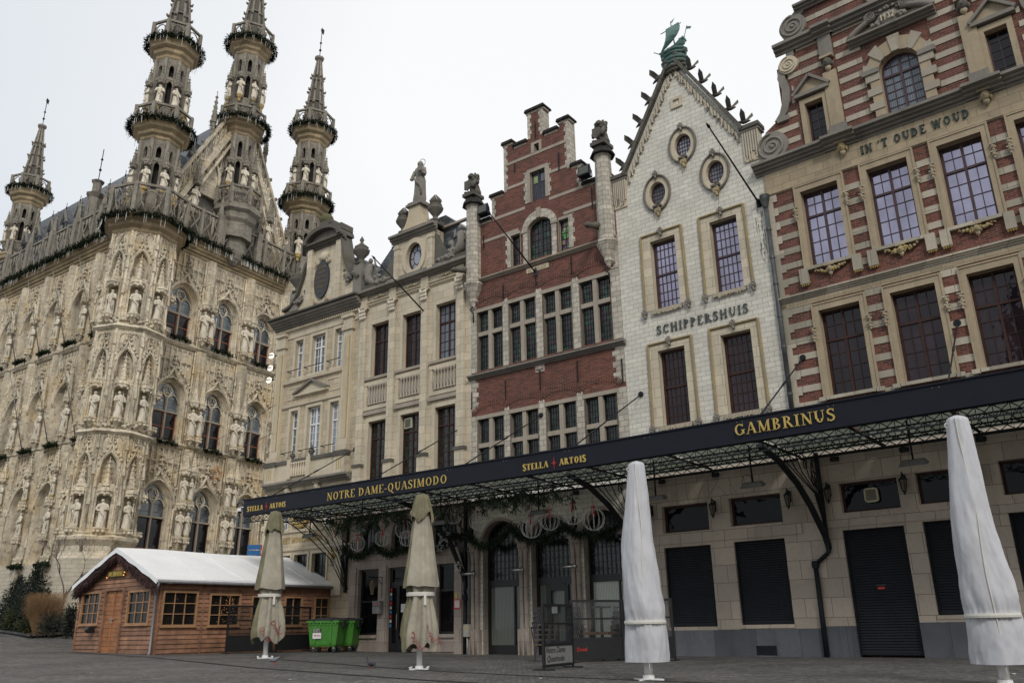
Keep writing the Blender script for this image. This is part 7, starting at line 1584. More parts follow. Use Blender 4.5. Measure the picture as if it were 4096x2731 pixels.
    def straight_balustrade(mb, x0, x1, z0, z1, y=-.42, step=.82):
        mb.box(x0, x1, y-.09, y+.09, z1-.14, z1, THG); mb.box(x0, x1, y-.08, y+.08, z0, z0+.12, THG); n = max(1, int(abs(x1-x0)/step))
        for i in range(n):
            a = x0+(x1-x0)*i/n; b = x0+(x1-x0)*(i+1)/n; c = (a+b)/2; h = z1-z0; r = (b-a)/2
            if i % 2 == 0: mb.box(a-.09, a+.09, y-.13, y+.12, z0, z1+.05, THG)
            for s in (-1, 1): mb.tube([(c+s*r*.9, y, z0+.1), (c+s*r*.5, y, z0+.3*h), (c, y, z0+.45*h), (c-s*r*.6, y, z0+.68*h), (c-s*r*.35, y, z1-.14)], .05, 5, THG); mb.tube([(c-s*r*.1, y, z0+.45*h), (c+s*r*.55, y, z0+.62*h), (c+s*r*.8, y, z1-.2)], .04, 4, THG)
            mb.tube([(c+.15*cos(t), y, z1-.36+.15*sin(t)) for t in [2*pi*k/8 for k in range(9)]], .035, 4, THG)
    # ---- gable-end wall
    m = MB(TH); GW = 12.4
    arch_h = lambda st, cx: parch(1.14, st[0], st[1]+.62, st[2]+.306-st[1]-.62, cx, 8)
    m.wall(rect(0, GW+.6, 3.0, 24.2), [arch_h(st, c) for st in ST for c in gx], 0, .08, TH, THO); m.box(0, GW+.6, -.12, .3, -.5, 3.0, THBASE); m.box(.5, GW+.5, .52, 1.0, -.5, 24, DARKTILE)
    o = m.build('gable_wall', R); o.matrix_local = GM
    m = MB(THO); strings(m, 0, GW+.6)
    for c in gx:
        for st in ST: bay(m, c, st)
    for c in gx:
        for st in ST: tracery(GM, c, st, st is ST[0])
    for x in (4.78, 8.0, 11.2): pier(m, GM, x, True)
    m.box(0, GW, -.1, .0, 3.3, 3.62, THO)
    o = m.build('gable_tracery', R); o.matrix_local = GM
    # ---- long side
    LW = 30.5; m = MB(TH); m.wall(rect(-LW, 0, 3.0, 24.2), [parch(1.2, st[0], st[1]+.62, st[2]+.306-st[1]-.62, c, 8) for st in ST for c in lx], 0, .08, TH, THO); m.box(-LW, 0, -.12, .3, -.5, 4.6, THBASE); m.box(-LW, -.9, .86, 1.3, -.5, 24, DARKTILE); m.box(-LW, -LW+.5, .1, 12, -.5, 24.2, TH)
    for i in range(9): m.box(lx[i]+1.45, lx[i]+1.75, -.35, 0, -.5, 4.6, THBASE)
    m.box(-3.2, -2.4, -.16, -.10, 2.6, 3.7, BLUEST); m.box(-6.1, -5.4, -.2, -.10, 1.8, 2.3, IRON); m.box(-3.6, -3.35, -.16, -.10, 2.9, 3.2, IRON)
    o = m.build('side_wall', R); o.matrix_local = LM
    m = MB(THO); strings(m, -LW, 0)
    for c in lx:
        for st in ST: bay(m, c, st, 1.2, 2.0)
    for i, c in enumerate(lx):
        if i < 9:
            for st in ST: tracery(LM, c, st, st is ST[0], .60)
    for i in range(5): pier(m, LM, lx[i]-1.6, False)
    for i in range(9): extr(m, mould(23.3, 24.3, .3, 3), lx[i]-1.9, lx[i]-1.3, THY)
    o = m.build('side_tracery', R); o.matrix_local = LM
    for F, x0, x1, nm in ((GM, 1.6, 11.2, 0), (LM, -LW, -1.6, 1)):
        m = MB(THG); straight_balustrade(m, x0, x1, 24.3, 26.4)
        xs = [4.78, 8.0] if F is GM else [lx[i]-1.6 for i in range(8)]
        for x in xs: m.box(x-.2, x+.2, -.62, -.2, 24.3, 26.6, THG); spirelet(m, x, -.42, 26.6, 28.1, .22, THG, 4, 4)
        o = m.build('balustrade', R); o.matrix_local = F
    # ---- octagonal turret faces of the corner below the cornice
    FA0 = radians(-64)
    ZK = Matrix.Diagonal((1, 1, .97, 1)); m = MB(TH); R0 = 1.80; ap_ = R0*cos(pi/8); hw = R0*sin(pi/8)
    m.lathe([(2.02, -.5), (2.02, 4.7)], 8, m=THBASE, ph=FA0+pi/8); m.lathe([(2.0, 2.15), (2.1, 2.2), (2.02, 2.4)], 8, m=THBASE, ph=FA0+pi/8); m.lathe([(2.02, 4.7), (1.9, 4.85), (1.84, 5.0), (1.84, 5.6), (2.0, 6.0), (R0, 6.1)], 8, m=TH, ph=FA0+pi/8)
    m.lathe([(R0-.34, 5), (R0-.34, 24.3)], 8, m=TH, ph=FA0+pi/8)
    car = MB(THO)
    for k in range(-3, 4):
        an = FA0+k*pi/4; FM = Matrix.Rotation(an+pi/2, 4, 'Z') @ Matrix.Translation((0, -ap_, 0))
        for zb in (5.45, 11.35, 17.4):
            fm = MB(TH); zt = zb+6.0 if zb < 17 else 23.6
            nich = parch(.36, zb+3.15, zb+4.0, .75, 0, 5); stn = rect(-.34, .34, zb+.8, zb+2.5)
            fm.wall(rect(-hw, hw, zb, zt), [nich, stn], 0, .34, TH, TH); m.add(fm, FM)
            c = MB(THO)
            P = parch(.43, zb+3.1, zb+4.0, .86, 0, 5)[1:]; P = P+[(-.43, zb+3.1)]; c.tube([(x, -.04, z) for x, z in P], .055, 5)
            hood(c, 0, .50, zb+4.0, .9, zb+5.4, .05, cr=True, y=-.06); finial(c, 0, zb+5.35, .42, y=-.08)
            spirelet(c, 0, .02, zb+3.0, zb+4.55, .22, THO, 6, 5); canopy_(c, 0, -.08, zb+2.5, .36, .42)
            corbel(c, 0, -.10, zb+.82, .36, .5)
            for q in range(9): c.ball((-hw+2*hw*(q+.5)/9, -.05, zb+.42+random.uniform(-.1, .1)), random.uniform(.09, .15), 5, 3, jit=.2)
            for s in (-1, 1):
                c.box(s*.5-.035, s*.5+.035, -.07, .0, zb+.6, zt-.25); spirelet(c, s*.5, -.06, zb+2.9, zb+3.9, .07, THO, 4, 3); spirelet(c, s*.5, -.06, zb+4.6, zb+5.5, .06, THO, 4, 3)
            for s in (-1, 1):
                c.box(s*.25-.02, s*.25+.02, -.05, 0, zb+5.0, zt-.2); c.tube([(s*.02, -.05, zt-.55), (s*.12, -.05, zt-.32), (s*.25, -.05, zt-.25), (s*.38, -.05, zt-.32), (s*.5, -.05, zt-.55)], .03, 4)
            car.add(c, FM)
            if -2 <= k <= 1: statue(ZK @ FM, 0, -.04, zb+.86, random.uniform(-.3, .3), .98)
    for k in range(8):
        a = FA0+pi/8+k*pi/4; x, y = R0*cos(a), R0*sin(a); car.tube([(x, y, 5.0), (x, y, 23.4)], .075, 6)
        for zb in (5.45, 11.35, 17.4):
            for z0, z1 in ((zb+.5, zb+1.3), (zb+2.0, zb+3.2), (zb+3.6, zb+4.8), (zb+5.0, zb+5.8)): spirelet(car, x*1.03, y*1.03, z0, z1, .11, THO, 4, 3)
    for zb in (11.3, 17.35): car.lathe([(R0, zb-.1), (R0+.12, zb-.02), (R0+.25, zb+.08), (R0+.2, zb+.16), (R0, zb+.3)], 8, ph=FA0+pi/8)
    car.lathe([(R0+.05, 5.35), (R0+.3, 5.65), (R0+.32, 5.8), (R0, 6.0)], 8, ph=FA0+pi/8)
    # broad moulded cornice with the first balcony
    m.lathe([(R0-.05, 23.3), (R0+.1, 23.45), (R0+.12, 23.6), (R0+.35, 23.75), (R0+.4, 23.95), (R0+.62, 24.1), (R0+.66, 24.35), (R0+.3, 24.45)], 8, m=THY, ph=FA0+pi/8)
    m.build('corner_turret', R).matrix_local = ZK; car.build('corner_carving', R).matrix_local = ZK
    # ---- upper turrets
    def oct_bal(mb, r, z0, z1, ph, m=THG, big=False):
        V = [(r*cos(ph+k*pi/4), r*sin(ph+k*pi/4)) for k in range(9)]
        for k in range(8):
            a, b = V[k], V[k+1]; A = Vector((a[0], a[1], 0)); B = Vector((b[0], b[1], 0)); h = z1-z0
            mb.bar(A+Vector((0, 0, z1-.07)), B+Vector((0, 0, z1-.07)), .15, .14, m); mb.bar(A+Vector((0, 0, z0+.05)), B+Vector((0, 0, z0+.05)), .12, .1, m)
            mb.bar(A+Vector((0, 0, z0)), A+Vector((0, 0, z1+.03)), .2, .2, m); C = (A+B)/2; e = (B-A)/2; L_ = lambda s, z: C+e*s+Vector((0, 0, z)); z_ = z0
            mb.tube([C+e.normalized()*(.26*h)*cos(t)+Vector((0, 0, z0+h*.52+.27*h*sin(t))) for t in [2*pi*q/10 for q in range(11)]], .04, 4, m)
            for s in (-1, 1):
                mb.tube([L_(s*.9, z0+.1), L_(s*.55, z0+.35*h), L_(s*.62, z0+.6*h), L_(s*.85, z1-.15)], .045, 4, m); mb.tube([L_(s*.15, z0+.1), L_(s*.4, z0+.25*h), L_(s*.5, z0+.4*h)], .04, 4, m)
                if big: mb.tube([L_(s*.05, z0+.1), L_(s*.3, z0+.5*h), L_(s*.1, z0+.7*h), L_(s*.5, z1-.1)], .05, 4, m)
    def tier(mb, r, z0, z1, ph, sf, sts=True):
        """one storey of an upper turret: slit windows, corner statues under canopies"""
        ap2 = r*cos(pi/8); hw2 = r*sin(pi/8); h = z1-z0; core = r*.62
        mb.lathe([(core, z0), (core, z1)], 8, m=DARKTILE, ph=ph)
        for k in range(8):
            an = ph+pi/8+k*pi/4; FM = Matrix.Rotation(an+pi/2, 4, 'Z') @ Matrix.Translation((0, -ap2, 0)); fm = MB(THG); zm = sf+2.0
            fm.wall(rect(-hw2, hw2, z0, z1), [parch(.16, sf+.0, zm-.4, .3, 0, 4), parch(.14, zm+.2, max(zm+.4, z1-.7), .25, 0, 4)], 0, .22, THG, THG); fm.box(-hw2, hw2, -.03, 0, zm-.05, zm+.03)
            for s in (-1, 1): fm.box(s*hw2*.62-.025, s*hw2*.62+.025, -.05, 0, z0, z1-.12)
            mb.add(fm, FM)
            a = ph+k*pi/4; x, y = r*1.02*cos(a), r*1.02*sin(a); mb.tube([(x, y, z0), (x, y, z1)], .12, 6, THG); X, Y = (r+.22)*cos(a), (r+.22)*sin(a)
            mb.lathe([(.08, sf-.55), (.1, sf-.35), (.2, sf-.1), (.2, sf)], 6, (X, Y), STATG if k % 2 else THG); mb.ball((X, Y, sf-.2), (.2, .2, .13), 6, 3, STATG, jit=.2)
            canopy_(mb, X, Y, sf+1.42, .23, .42, THG, 1.1)
            if sts: s_ = SM[k % 4]; mb.add(s_, T(X, Y, sf, a+pi/2+random.uniform(-.3, .3), .9))
    def flare(mb, r0, r1, z0, z1, ph, m=THY):
        h = z1-z0; d = r1-r0; mb.lathe([(r0, z0), (r0+.08, z0+.08*h), (r0+.1, z0+.2*h), (r0+d*.4, z0+.32*h), (r0+d*.45, z0+.48*h), (r0+d*.8, z0+.62*h), (r0+d*.86, z0+.8*h), (r1, z0+.9*h), (r1, z1), (r1-.3, z1+.06)], 8, m=m, ph=ph)
    def spire(mb, z0, z1, ph, r=.82):
        h = z1-z0; mb.lathe([(r*.9, z0), (.15, z1)], 8, m=WEATH, ph=ph); 
        for k in range(8):
            a = ph+k*pi/4; rt = .17; P = [((r+(rt-r)*t)*cos(a), (r+(rt-r)*t)*sin(a), z0+h*t) for t in (0, .33, .66, 1)]; mb.tube(P, [.12, .1, .08, .06], 5, THG)
            an = a+pi/8; q = cos(pi/8)
            for i in range(9): t = i/9; rr = (r+(rt-r)*t)*q; A_ = Vector((cos(a), sin(a), 0))*(r+(rt-r)*t); B_ = Vector((cos(a+pi/4), sin(a+pi/4), 0))*(r+(rt-r)*t); z = Vector((0, 0, z0+h*t)); mb.bar(A_+z, B_+z, .06, .16, THG) if i % 3 == 0 else None
            for t in (.06, .28, .50, .72): rr = r+(rt-r)*t+.13; mb.ball((rr*cos(a), rr*sin(a), z0+h*t), (.13, .13, .09), 5, 3, THG, jit=.2); mb.ball(((rr+.08)*cos(a), (rr+.08)*sin(a), z0+h*t+.09), .07, 4, 3, THG)
        mb.lathe([(.2, z1-.1), (.36, z1+.1), (.38, z1+.25), (.22, z1+.32), (.1, z1+.4)], 8, m=THG, ph=ph); mb.tube([(0, 0, z1+.3), (0, 0, z1+3.2)], .03, 5, IRON)
        for z, q in ((z1+1.0, .11), (z1+1.7, .1)): mb.ball((0, 0, z), q, 6, 4, IRON)
        mb.prism([(-.02, z1+2.7), (.16, z1+2.5), (.2, z1+2.95), (0, z1+3.15), (-.1, z1+3.0)], -.02, .02, IRON)
    def upper(name, tiers, F, z_sp, z_top, with_st, base_r=None):
        ph = radians(22.5-64); tm = MB(THG); bm = MB(THG)
        for (z0, z1, r, zf, rf, zb, sf) in tiers: tier(tm, r, z0, z1, ph, sf); flare(tm, r, rf, z1, zf, ph)
        o = tm.build('turret', R); o.matrix_local = F
        for (z0, z1, r, zf, rf, zb, sf) in tiers: bm = MB(THG); oct_bal(bm, rf-.12, zf, zb, ph); bm.build('balustrade', o)
        s = MB(THG); spire(s, z_sp, z_top, ph); s.build('spire', o); return o
    A_T = [(24.4, 30.2, 1.12, 31.35, 1.82, 32.5, 26.75), (31.3, 36.3, 1.0, 37.6, 1.62, 38.95, 32.75)]
    t1 = upper('turret', A_T, Matrix.Diagonal((1, 1, .966, 1)), 38.3, 44.4, True)
    b0 = MB(THG); oct_bal(b0, 2.25, 24.4, 26.5, FA0+pi/8, big=True); b0.build('corner_balustrade', R).matrix_local = Matrix.Diagonal((1, 1, .966, 1))
    t3 = copy_tree(t1, R); t3.matrix_local = GM @ T(12.4, 0, 0, -GR) @ Matrix.Diagonal((1, 1, .985, 1)); t0 = copy_tree(t1, R); t0.matrix_local = RM.inverted() @ T(-41.9, 64.6, -.1) @ Matrix.Diagonal((1, 1, .993, 1))
    C_T = [(28.4, 33.8, 1.05, 34.9, 1.65, 36.0, 29.9), (34.9, 40.6, 1.0, 41.8, 1.6, 43.0, 36.9)]
    t2 = upper('turret', C_T, GM @ T(6.2, .5, 0, -GR) @ Matrix.Diagonal((1, 1, .98, 1)), 42.6, 49.0, True)
    ph = FA0+pi/8; q = MB(THG); q.lathe([(.3, 24.2), (.7, 24.6), (.78, 25.2), (.8, 26.4), (.95, 26.6), (1.0, 26.9), (1.3, 27.3), (1.36, 27.7), (1.6, 27.9), (1.6, 28.2), (1.1, 28.3)], 8, m=THG, ph=ph-GR); oct_bal(q, 1.52, 28.2, 29.6, ph-GR); q.lathe([(1.15, 26), (1.05, 29.5)], 8, m=THG, ph=ph-GR); o = q.build('gable_balcony', R); o.matrix_local = GM @ T(6.2, -.1, 0) @ Matrix.Diagonal((1, 1, .975, 1))
    # lower right corner turret (mostly hidden by the houses)
    q = MB(THG); q.lathe([(1.5, 3), (1.5, 23.3), (1.9, 24.3)], 8, m=TH, ph=ph); q.lathe([(1.12, 24.3), (1.12, 24.5)], 8, ph=ph); o = q.build('far_corner_turret', R); o.matrix_local = GM @ T(12.4, .0, 0, -GR)
    # ---- stepped-back gable with raking openwork
    m = MB(THG); ax = 6.2; HW = 5.4; ZA = 36.2
    hol = [parch(.62, 28.0, 29.3, 1.4, ax-2.0, 6), parch(.62, 28.0, 29.3, 1.4, ax+2.0, 6), parch(.5, 24.6, 25.3, 1.2, ax-3.6, 5), parch(.5, 24.6, 25.3, 1.2, ax+3.6, 5)]
    m.wall([(ax-HW, 24.0), (ax+HW, 24.0), (ax, ZA-1.3)], hol, .5, .85, TH, THO); m.prism([(ax-HW+.1, 24.0), (ax+HW-.1, 24.0), (ax, ZA-1.6)], .86, 1.1, GREYST)
    for s in (-1, 1):
        a = Vector((ax+s*HW, .45, 24.3)); b = Vector((ax, .45, ZA-1.1)); m.bar(a, b, .34, .45, TH); a2 = a+Vector((-s*.5, 0, -.6)); m.bar(a+Vector((-s*.55, -.02, -.2)), b+Vector((-s*.0, -.02, -1.0)), .12, .4, THO)
        c = Vector((ax+s*(HW+.2), .45, 25.9)); d = Vector((ax, .45, ZA+.6)); m.bar(c, d, .17, .3, TH); n = 17
        for i in range(n):
            t, u = i/n, (i+1)/n; p, q_ = a.lerp(b, t), a.lerp(b, u); P_, Q_ = c.lerp(d, t), c.lerp(d, u)
            m.bar(p, P_, .07, .14, TH); m.tube([p, p.lerp(Q_, .5)+Vector((0, 0, .1)), Q_], .05, 4, TH); m.tube([P_, P_.lerp(q_, .5), q_], .05, 4, TH)
            if i % 3 == 1: crocket(m, P_.x, P_.z+.15, .16, THG, .45)
        for cx_, z0, zs, h, w_ in ((ax+s*2.0, 28, 29.3, 1.4, .62), (ax+s*3.6, 24.6, 25.3, 1.2, .5)):
            P = parch(w_+.1, z0, zs, h+.12, cx_, 6)[1:]; m.tube([(x, .42, z) for x, z in P], .08, 5, THO); hood(m, cx_, w_+.16, zs, h+.15, zs+h+.9, .06, y=.4)
            m.box(cx_-.04, cx_+.04, .6, .7, z0, zs+.5, BAR_ST); m.tube([(cx_+.2*cos(t), .62, zs+h*.5+.2*sin(t)) for t in [2*pi*k/10 for k in range(11)]], .04, 4, THO); m.box(cx_-w_, cx_+w_, .8, .84, z0, zs, GL_TH)
        for xx in (.9, 1.15, 2.85, 3.05, 4.25, 4.75):
            zt = ZA-2.6-(ZA-25.3)*(xx/HW)
            if zt > 26: spirelet(m, ax+s*xx, .42, zt-1.2, zt, .12, THG, 4, 3); canopy_(m, ax+s*xx, .40, max(25.2, zt-2.6), .15, .35, THG, .8)
        for k in range(9): t = (k+.5)/9; crocket(m, ax+s*HW*(1-t)*.86, 24.9+(ZA-26.6)*t, .16, THG, .42); crocket(m, ax+s*HW*(1-t)*1.1, 25.4+(ZA-24.8)*t+.5, .15, THG, .4)
        for xx in (1.3, 2.9, 4.4):                              # panel ribs
            zt = ZA-1.5-(ZA-25.3)*(xx/HW); m.box(ax+s*xx-.05, ax+s*xx+.05, .4, .5, 24.5, zt, THO)
        xx = ax+s*3.1; canopy_(m, xx, .2, 28.2, .3, .6, THG, 1.6); corbel(m, xx, .2, 26.5, .28, .6); statue(GM, xx, .2, 26.6, 0, 1.0)
        xx = ax+s*4.9; m.lathe([(.3, 24.3), (.3, 26.5)], 6, (xx, .1), THG); spirelet(m, xx, .1, 26.5, 28.6, .3, THG, 4, 4)
        m.lathe([(.16, 30.4), (.16, 33.6)], 4, (ax+s*2.3, .45), THG); spirelet(m, ax+s*2.3, .45, 33.4, 35.8, .24, THG, 4, 5)
    o = m.build('gable', R); o.matrix_local = GM
    # ---- slate roof with dormers and finials
    m = MB(SLATE); extr(m, [(.7, 24.4), (6.2, 35.8), (11.7, 24.4)], -34, -2.2, SLATE); o = m.build('roof', R); o.matrix_local = LM
    dm = MB(SLATE); dm.prism([(-.55, 0), (.55, 0), (.55, .9), (0, 2.1), (-.55, .9)], 0, 1.8, SLATE)
    dm.box(-.3, .3, -.02, .0, .2, .95, IRON); dm.bar((-.62, -.05, .85), (0, -.05, 2.2), .12, .2, GREYST); dm.bar((.62, -.05, .85), (0, -.05, 2.2), .12, .2, GREYST); dm.tube([(0, 0, 2.0), (0, 0, 3.1)], .03, 4, IRON); dm.ball((0, 0, 2.6), .09, 5, 4, IRON); dm.ball((0, 0, 2.25), .12, 5, 4, GREYST)
    for k in range(5): dm.ball((-.5+.1*k*1.0, -.03, 1.1+.25*k), .08, 4, 3, GREYST); dm.ball((.5-.1*k, -.03, 1.1+.25*k), .08, 4, 3, GREYST)
    pr = None
    for row, y, z in ((0, 1.0, 25.2), (1, 2.3, 27.9), (2, 3.7, 30.8)):
        for i in range(12):
            o = dm.build('dormer', R) if pr is None else pr.copy()
            if pr is None: pr = o
            else: COL.objects.link(o); o.parent = R
            o.matrix_local = LM @ T(-2.6-2.15*i-(row % 2)*1.1, y, z, 0, 1.0 if row == 0 else .8)
    m = MB(THG); m.lathe([(.42, 24.3), (.42, 28.2), (.6, 28.5), (.3, 28.6), (.3, 29.3), (.42, 29.5), (.2, 29.6)], 8, (-7.6, .2)); m.tube([(-7.6, .2, 29.5), (-7.6, .2, 32.0)], .03, 4, IRON); m.ball((-7.6, .2, 30.4), .1, 5, 4, IRON); m.ball((-7.6, .2, 31.2), .09, 5, 4, IRON)
    for k in range(6): spirelet(m, -7.6+.42*cos(k), .2+.42*sin(k), 26.5, 28.2, .12, THG, 4, 3)
    o = m.build('roof_pinnacle', R); o.matrix_local = LM
    # ---- bare slanting flag staffs on the long side
    pr = None; k_ = 0
    for lev, z in (('upper', 17.6), ('lower', 11.6)):
        for i in range(4):
            lab = '%s bare grey flag staff on the town hall side, %s from the corner' % (lev, ['first', 'second', 'third', 'fourth'][i])
            if pr is None:
                m = MB(plain('grey_flag_staff', (.22, .22, .21), .5)); m.tube([(0, 0, 0), (-.3, -1.4, 4.6)], [.035, .02], 5); m.ball((-.3, -1.4, 4.62), .05, 6, 4); pr = tag(m.build('flag_staff', None), lab, 'flag staff', 'bare flag staffs on the town hall'); o = pr
            else: o = pr.copy(); COL.objects.link(o); o['label'] = lab
            o.matrix_world = RM @ LM @ T(-3.7-3.2*i, -.3, z)
    # ---- fir garlands
    def gar(mb, P, r, dens, l=.16): leafy(mb, P, r, dens, FOL2, .4, l, .35)
    ZS = lambda k: Matrix.Diagonal((1, 1, k, 1))
    def put(mb, F, lab, grp='fir garlands on the town hall'): o = mb.build('fir_garland', None); o.matrix_world = RM @ F; return tag(o, lab, 'garland', grp)
    for F, x0, x1, lab in ((GM, 2.2, 11.6, 'long fir garland along the gable cornice of the town hall'), (LM, -26, -2.0, 'long fir garland along the side cornice of the town hall')):
        m = MB(FOL2); P = [(x0+(x1-x0)*i/40, -.62, 24.32+.05*sin(i*1.3)) for i in range(41)]; gar(m, P, .20, 300, .13)
        for i in range(90): x = random.uniform(x0, x1); m.bar((x, -.66, 24.2), (x, -.66, 24.2-random.uniform(.2, .6)), .014, .01, WIREW)
        put(m, F, lab)
    def ringgar(r, z): 
        m = MB(FOL2); P = [(r*cos(t), r*sin(t), z+.04*sin(5*t)) for t in [2*pi*i/32 for i in range(33)]]; gar(m, P, .19, 330, .13)
        for i in range(34): a = random.uniform(0, 6.28); m.bar(((r+.1)*cos(a), (r+.1)*sin(a), z-.1), ((r+.1)*cos(a), (r+.1)*sin(a), z-random.uniform(.25, .7)), .014, .01, WIREW)
        return m
    base = ringgar(2.42, 24.4); put(base, ZS(.966), 'fir garland round the first balcony of the front corner turret')
    r1 = ringgar(1.88, 31.4); r2 = ringgar(1.66, 37.7); p1 = put(r1, ZS(.966), 'fir garland round the middle balcony of the front corner turret'); p2 = put(r2, ZS(.966), 'fir garland round the top balcony of the front corner turret')
    for pr_, F, lab in ((p1, GM @ T(12.4, 0, 0) @ ZS(.985), 'fir garland round the middle balcony of the right-hand turret'), (p2, GM @ T(12.4, 0, 0) @ ZS(.985), 'fir garland round the top balcony of the right-hand turret'), (p1, GM @ T(6.2, .5, 3.45) @ ZS(.98), 'fir garland round the middle balcony of the gable turret'), (p2, GM @ T(6.2, .5, 4.0) @ ZS(.98), 'fir garland round the top balcony of the gable turret'), (p2, RM.inverted() @ T(-41.9, 64.6, 0) @ ZS(.993), 'fir garland round the turret at the far left')):
        o = pr_.copy(); COL.objects.link(o); o.matrix_world = RM @ F; o['label'] = lab
    sg = MB(FOL2); gar(sg, [(-.7, -.24, .1), (-.3, -.28, .04), (.3, -.28, .08), (.7, -.24, .02)], .13, 300, .12); pr = None
    nm = ['left', 'middle', 'right']; lv = {1: 'middle row', 2: 'top row'}
    for s in (1, 2):
        for i, c in enumerate(gx):
            lab = 'fir garland under the %s window, %s of the town hall gable' % (nm[i], lv[s])
            if pr is None: pr = put(sg, GM @ T(c, 0, ST[s][0]-.1), lab, 'sill garlands of the town hall')
            else: o = pr.copy(); COL.objects.link(o); o.matrix_world = RM @ GM @ T(c, 0, ST[s][0]-.1); o['label'] = lab
        for i in range(5):
            o = pr.copy(); COL.objects.link(o); o.matrix_world = RM @ LM @ T(lx[i], -.1, ST[s][0]-.1); o['label'] = 'fir garland, %s of town hall side windows, %s from the corner' % (lv[s], ['first', 'second', 'third', 'fourth', 'fifth'][i])
    for i, x in enumerate((-2.6, -4.9, -8.0)):
        o = pr.copy(); COL.objects.link(o); o.matrix_world = RM @ LM @ T(x, -.1, 4.5); o['label'] = 'fir garland at the foot of the side windows, %s from the corner' % ['first', 'second', 'third'][i]
    # lamps, wires, star and flag near the town hall
    lm = MB(plain('lit_lamp_disc', (1, .95, .8), .4, emit=(1, .90, .70), es=1.3)); lm.lathe([(.01, 0), (.15, .0), (.15, .03)], 14); k = MB(IRON); pr = None
    for lab, z, dx in (('topmost lit round lamp on the left edge of the cream house', 13.8, 0), ('middle lit round lamp on the left edge of the cream house', 13.17, -.02), ('lowest lit round lamp on the left edge of the cream house', 12.56, -.05)):
        L_ = thing('facade_lamp', lab, 'lamp', FD.at(-5.86+dx, -.35, z), FD.rz, 'lit round lamps on the cream house'); b = MB(IRON); b.tube([(0, .3, .1), (0, .05, .05)], .03, 5); b.lathe([(.1, .05), (.19, -.0)], 12); b.build('housing', L_); o = lm.build('lamp_disc', L_); o.rotation_euler = (radians(80), 0, radians(20))
    st = MB(plain('orange_star_frame', (.45, .22, .07), .6)); P = [((1 if i % 2 == 0 else .42)*cos(pi/2+i*pi/5)*.45, (1 if i % 2 == 0 else .42)*sin(pi/2+i*pi/5)*.5) for i in range(11)]
    for y in (-.05, .05): st.tube([(a, y, b) for a, b in P], .035, 4)
    o = st.build('hanging_star', None); o.matrix_world = RM @ GM @ T(6.1, -1.2, 9.9); tag(o, 'orange wire star hanging before the middle ground-floor window of the town hall', 'ornament')
    for j, (a, b, d) in enumerate((((-.2, -.4, 8.7), (12.5, -8, 9.6), .6), ((1.5, -.5, 9.7), (12.5, -8.0, 11.3), .5))):
        A = RM @ GM @ Vector(a); B = FD.at(-5.5, -.2, b[2]+ (0 if j else .3)); wv = MB(IRON); wv.tube([A.lerp(B, i/14)+Vector((0, 0, -d*4*(i/14)*(1-i/14))) for i in range(15)], .012, 3); tag(wv.build('overhead_wire', None), ['lower', 'upper'][j]+' thin wire strung from the town hall to the cream house', 'wire')
    f = MB(plain('red_flag_cloth', (.5, .02, .02), .8)); f.poly([(0, 0, 0), (.45, 0, -.35), (.5, 0, -.9), (.1, 0, -.5)]); f.poly([(0, .02, 0), (.1, .02, -.5), (.5, .02, -.9), (.45, .02, -.35)]); o = f.build('flag', None); o.matrix_world = RM @ LM @ T(-17.9, -.8, 13.4); tag(o, 'tip of a red flag at the left edge of the picture', 'flag')
    return R
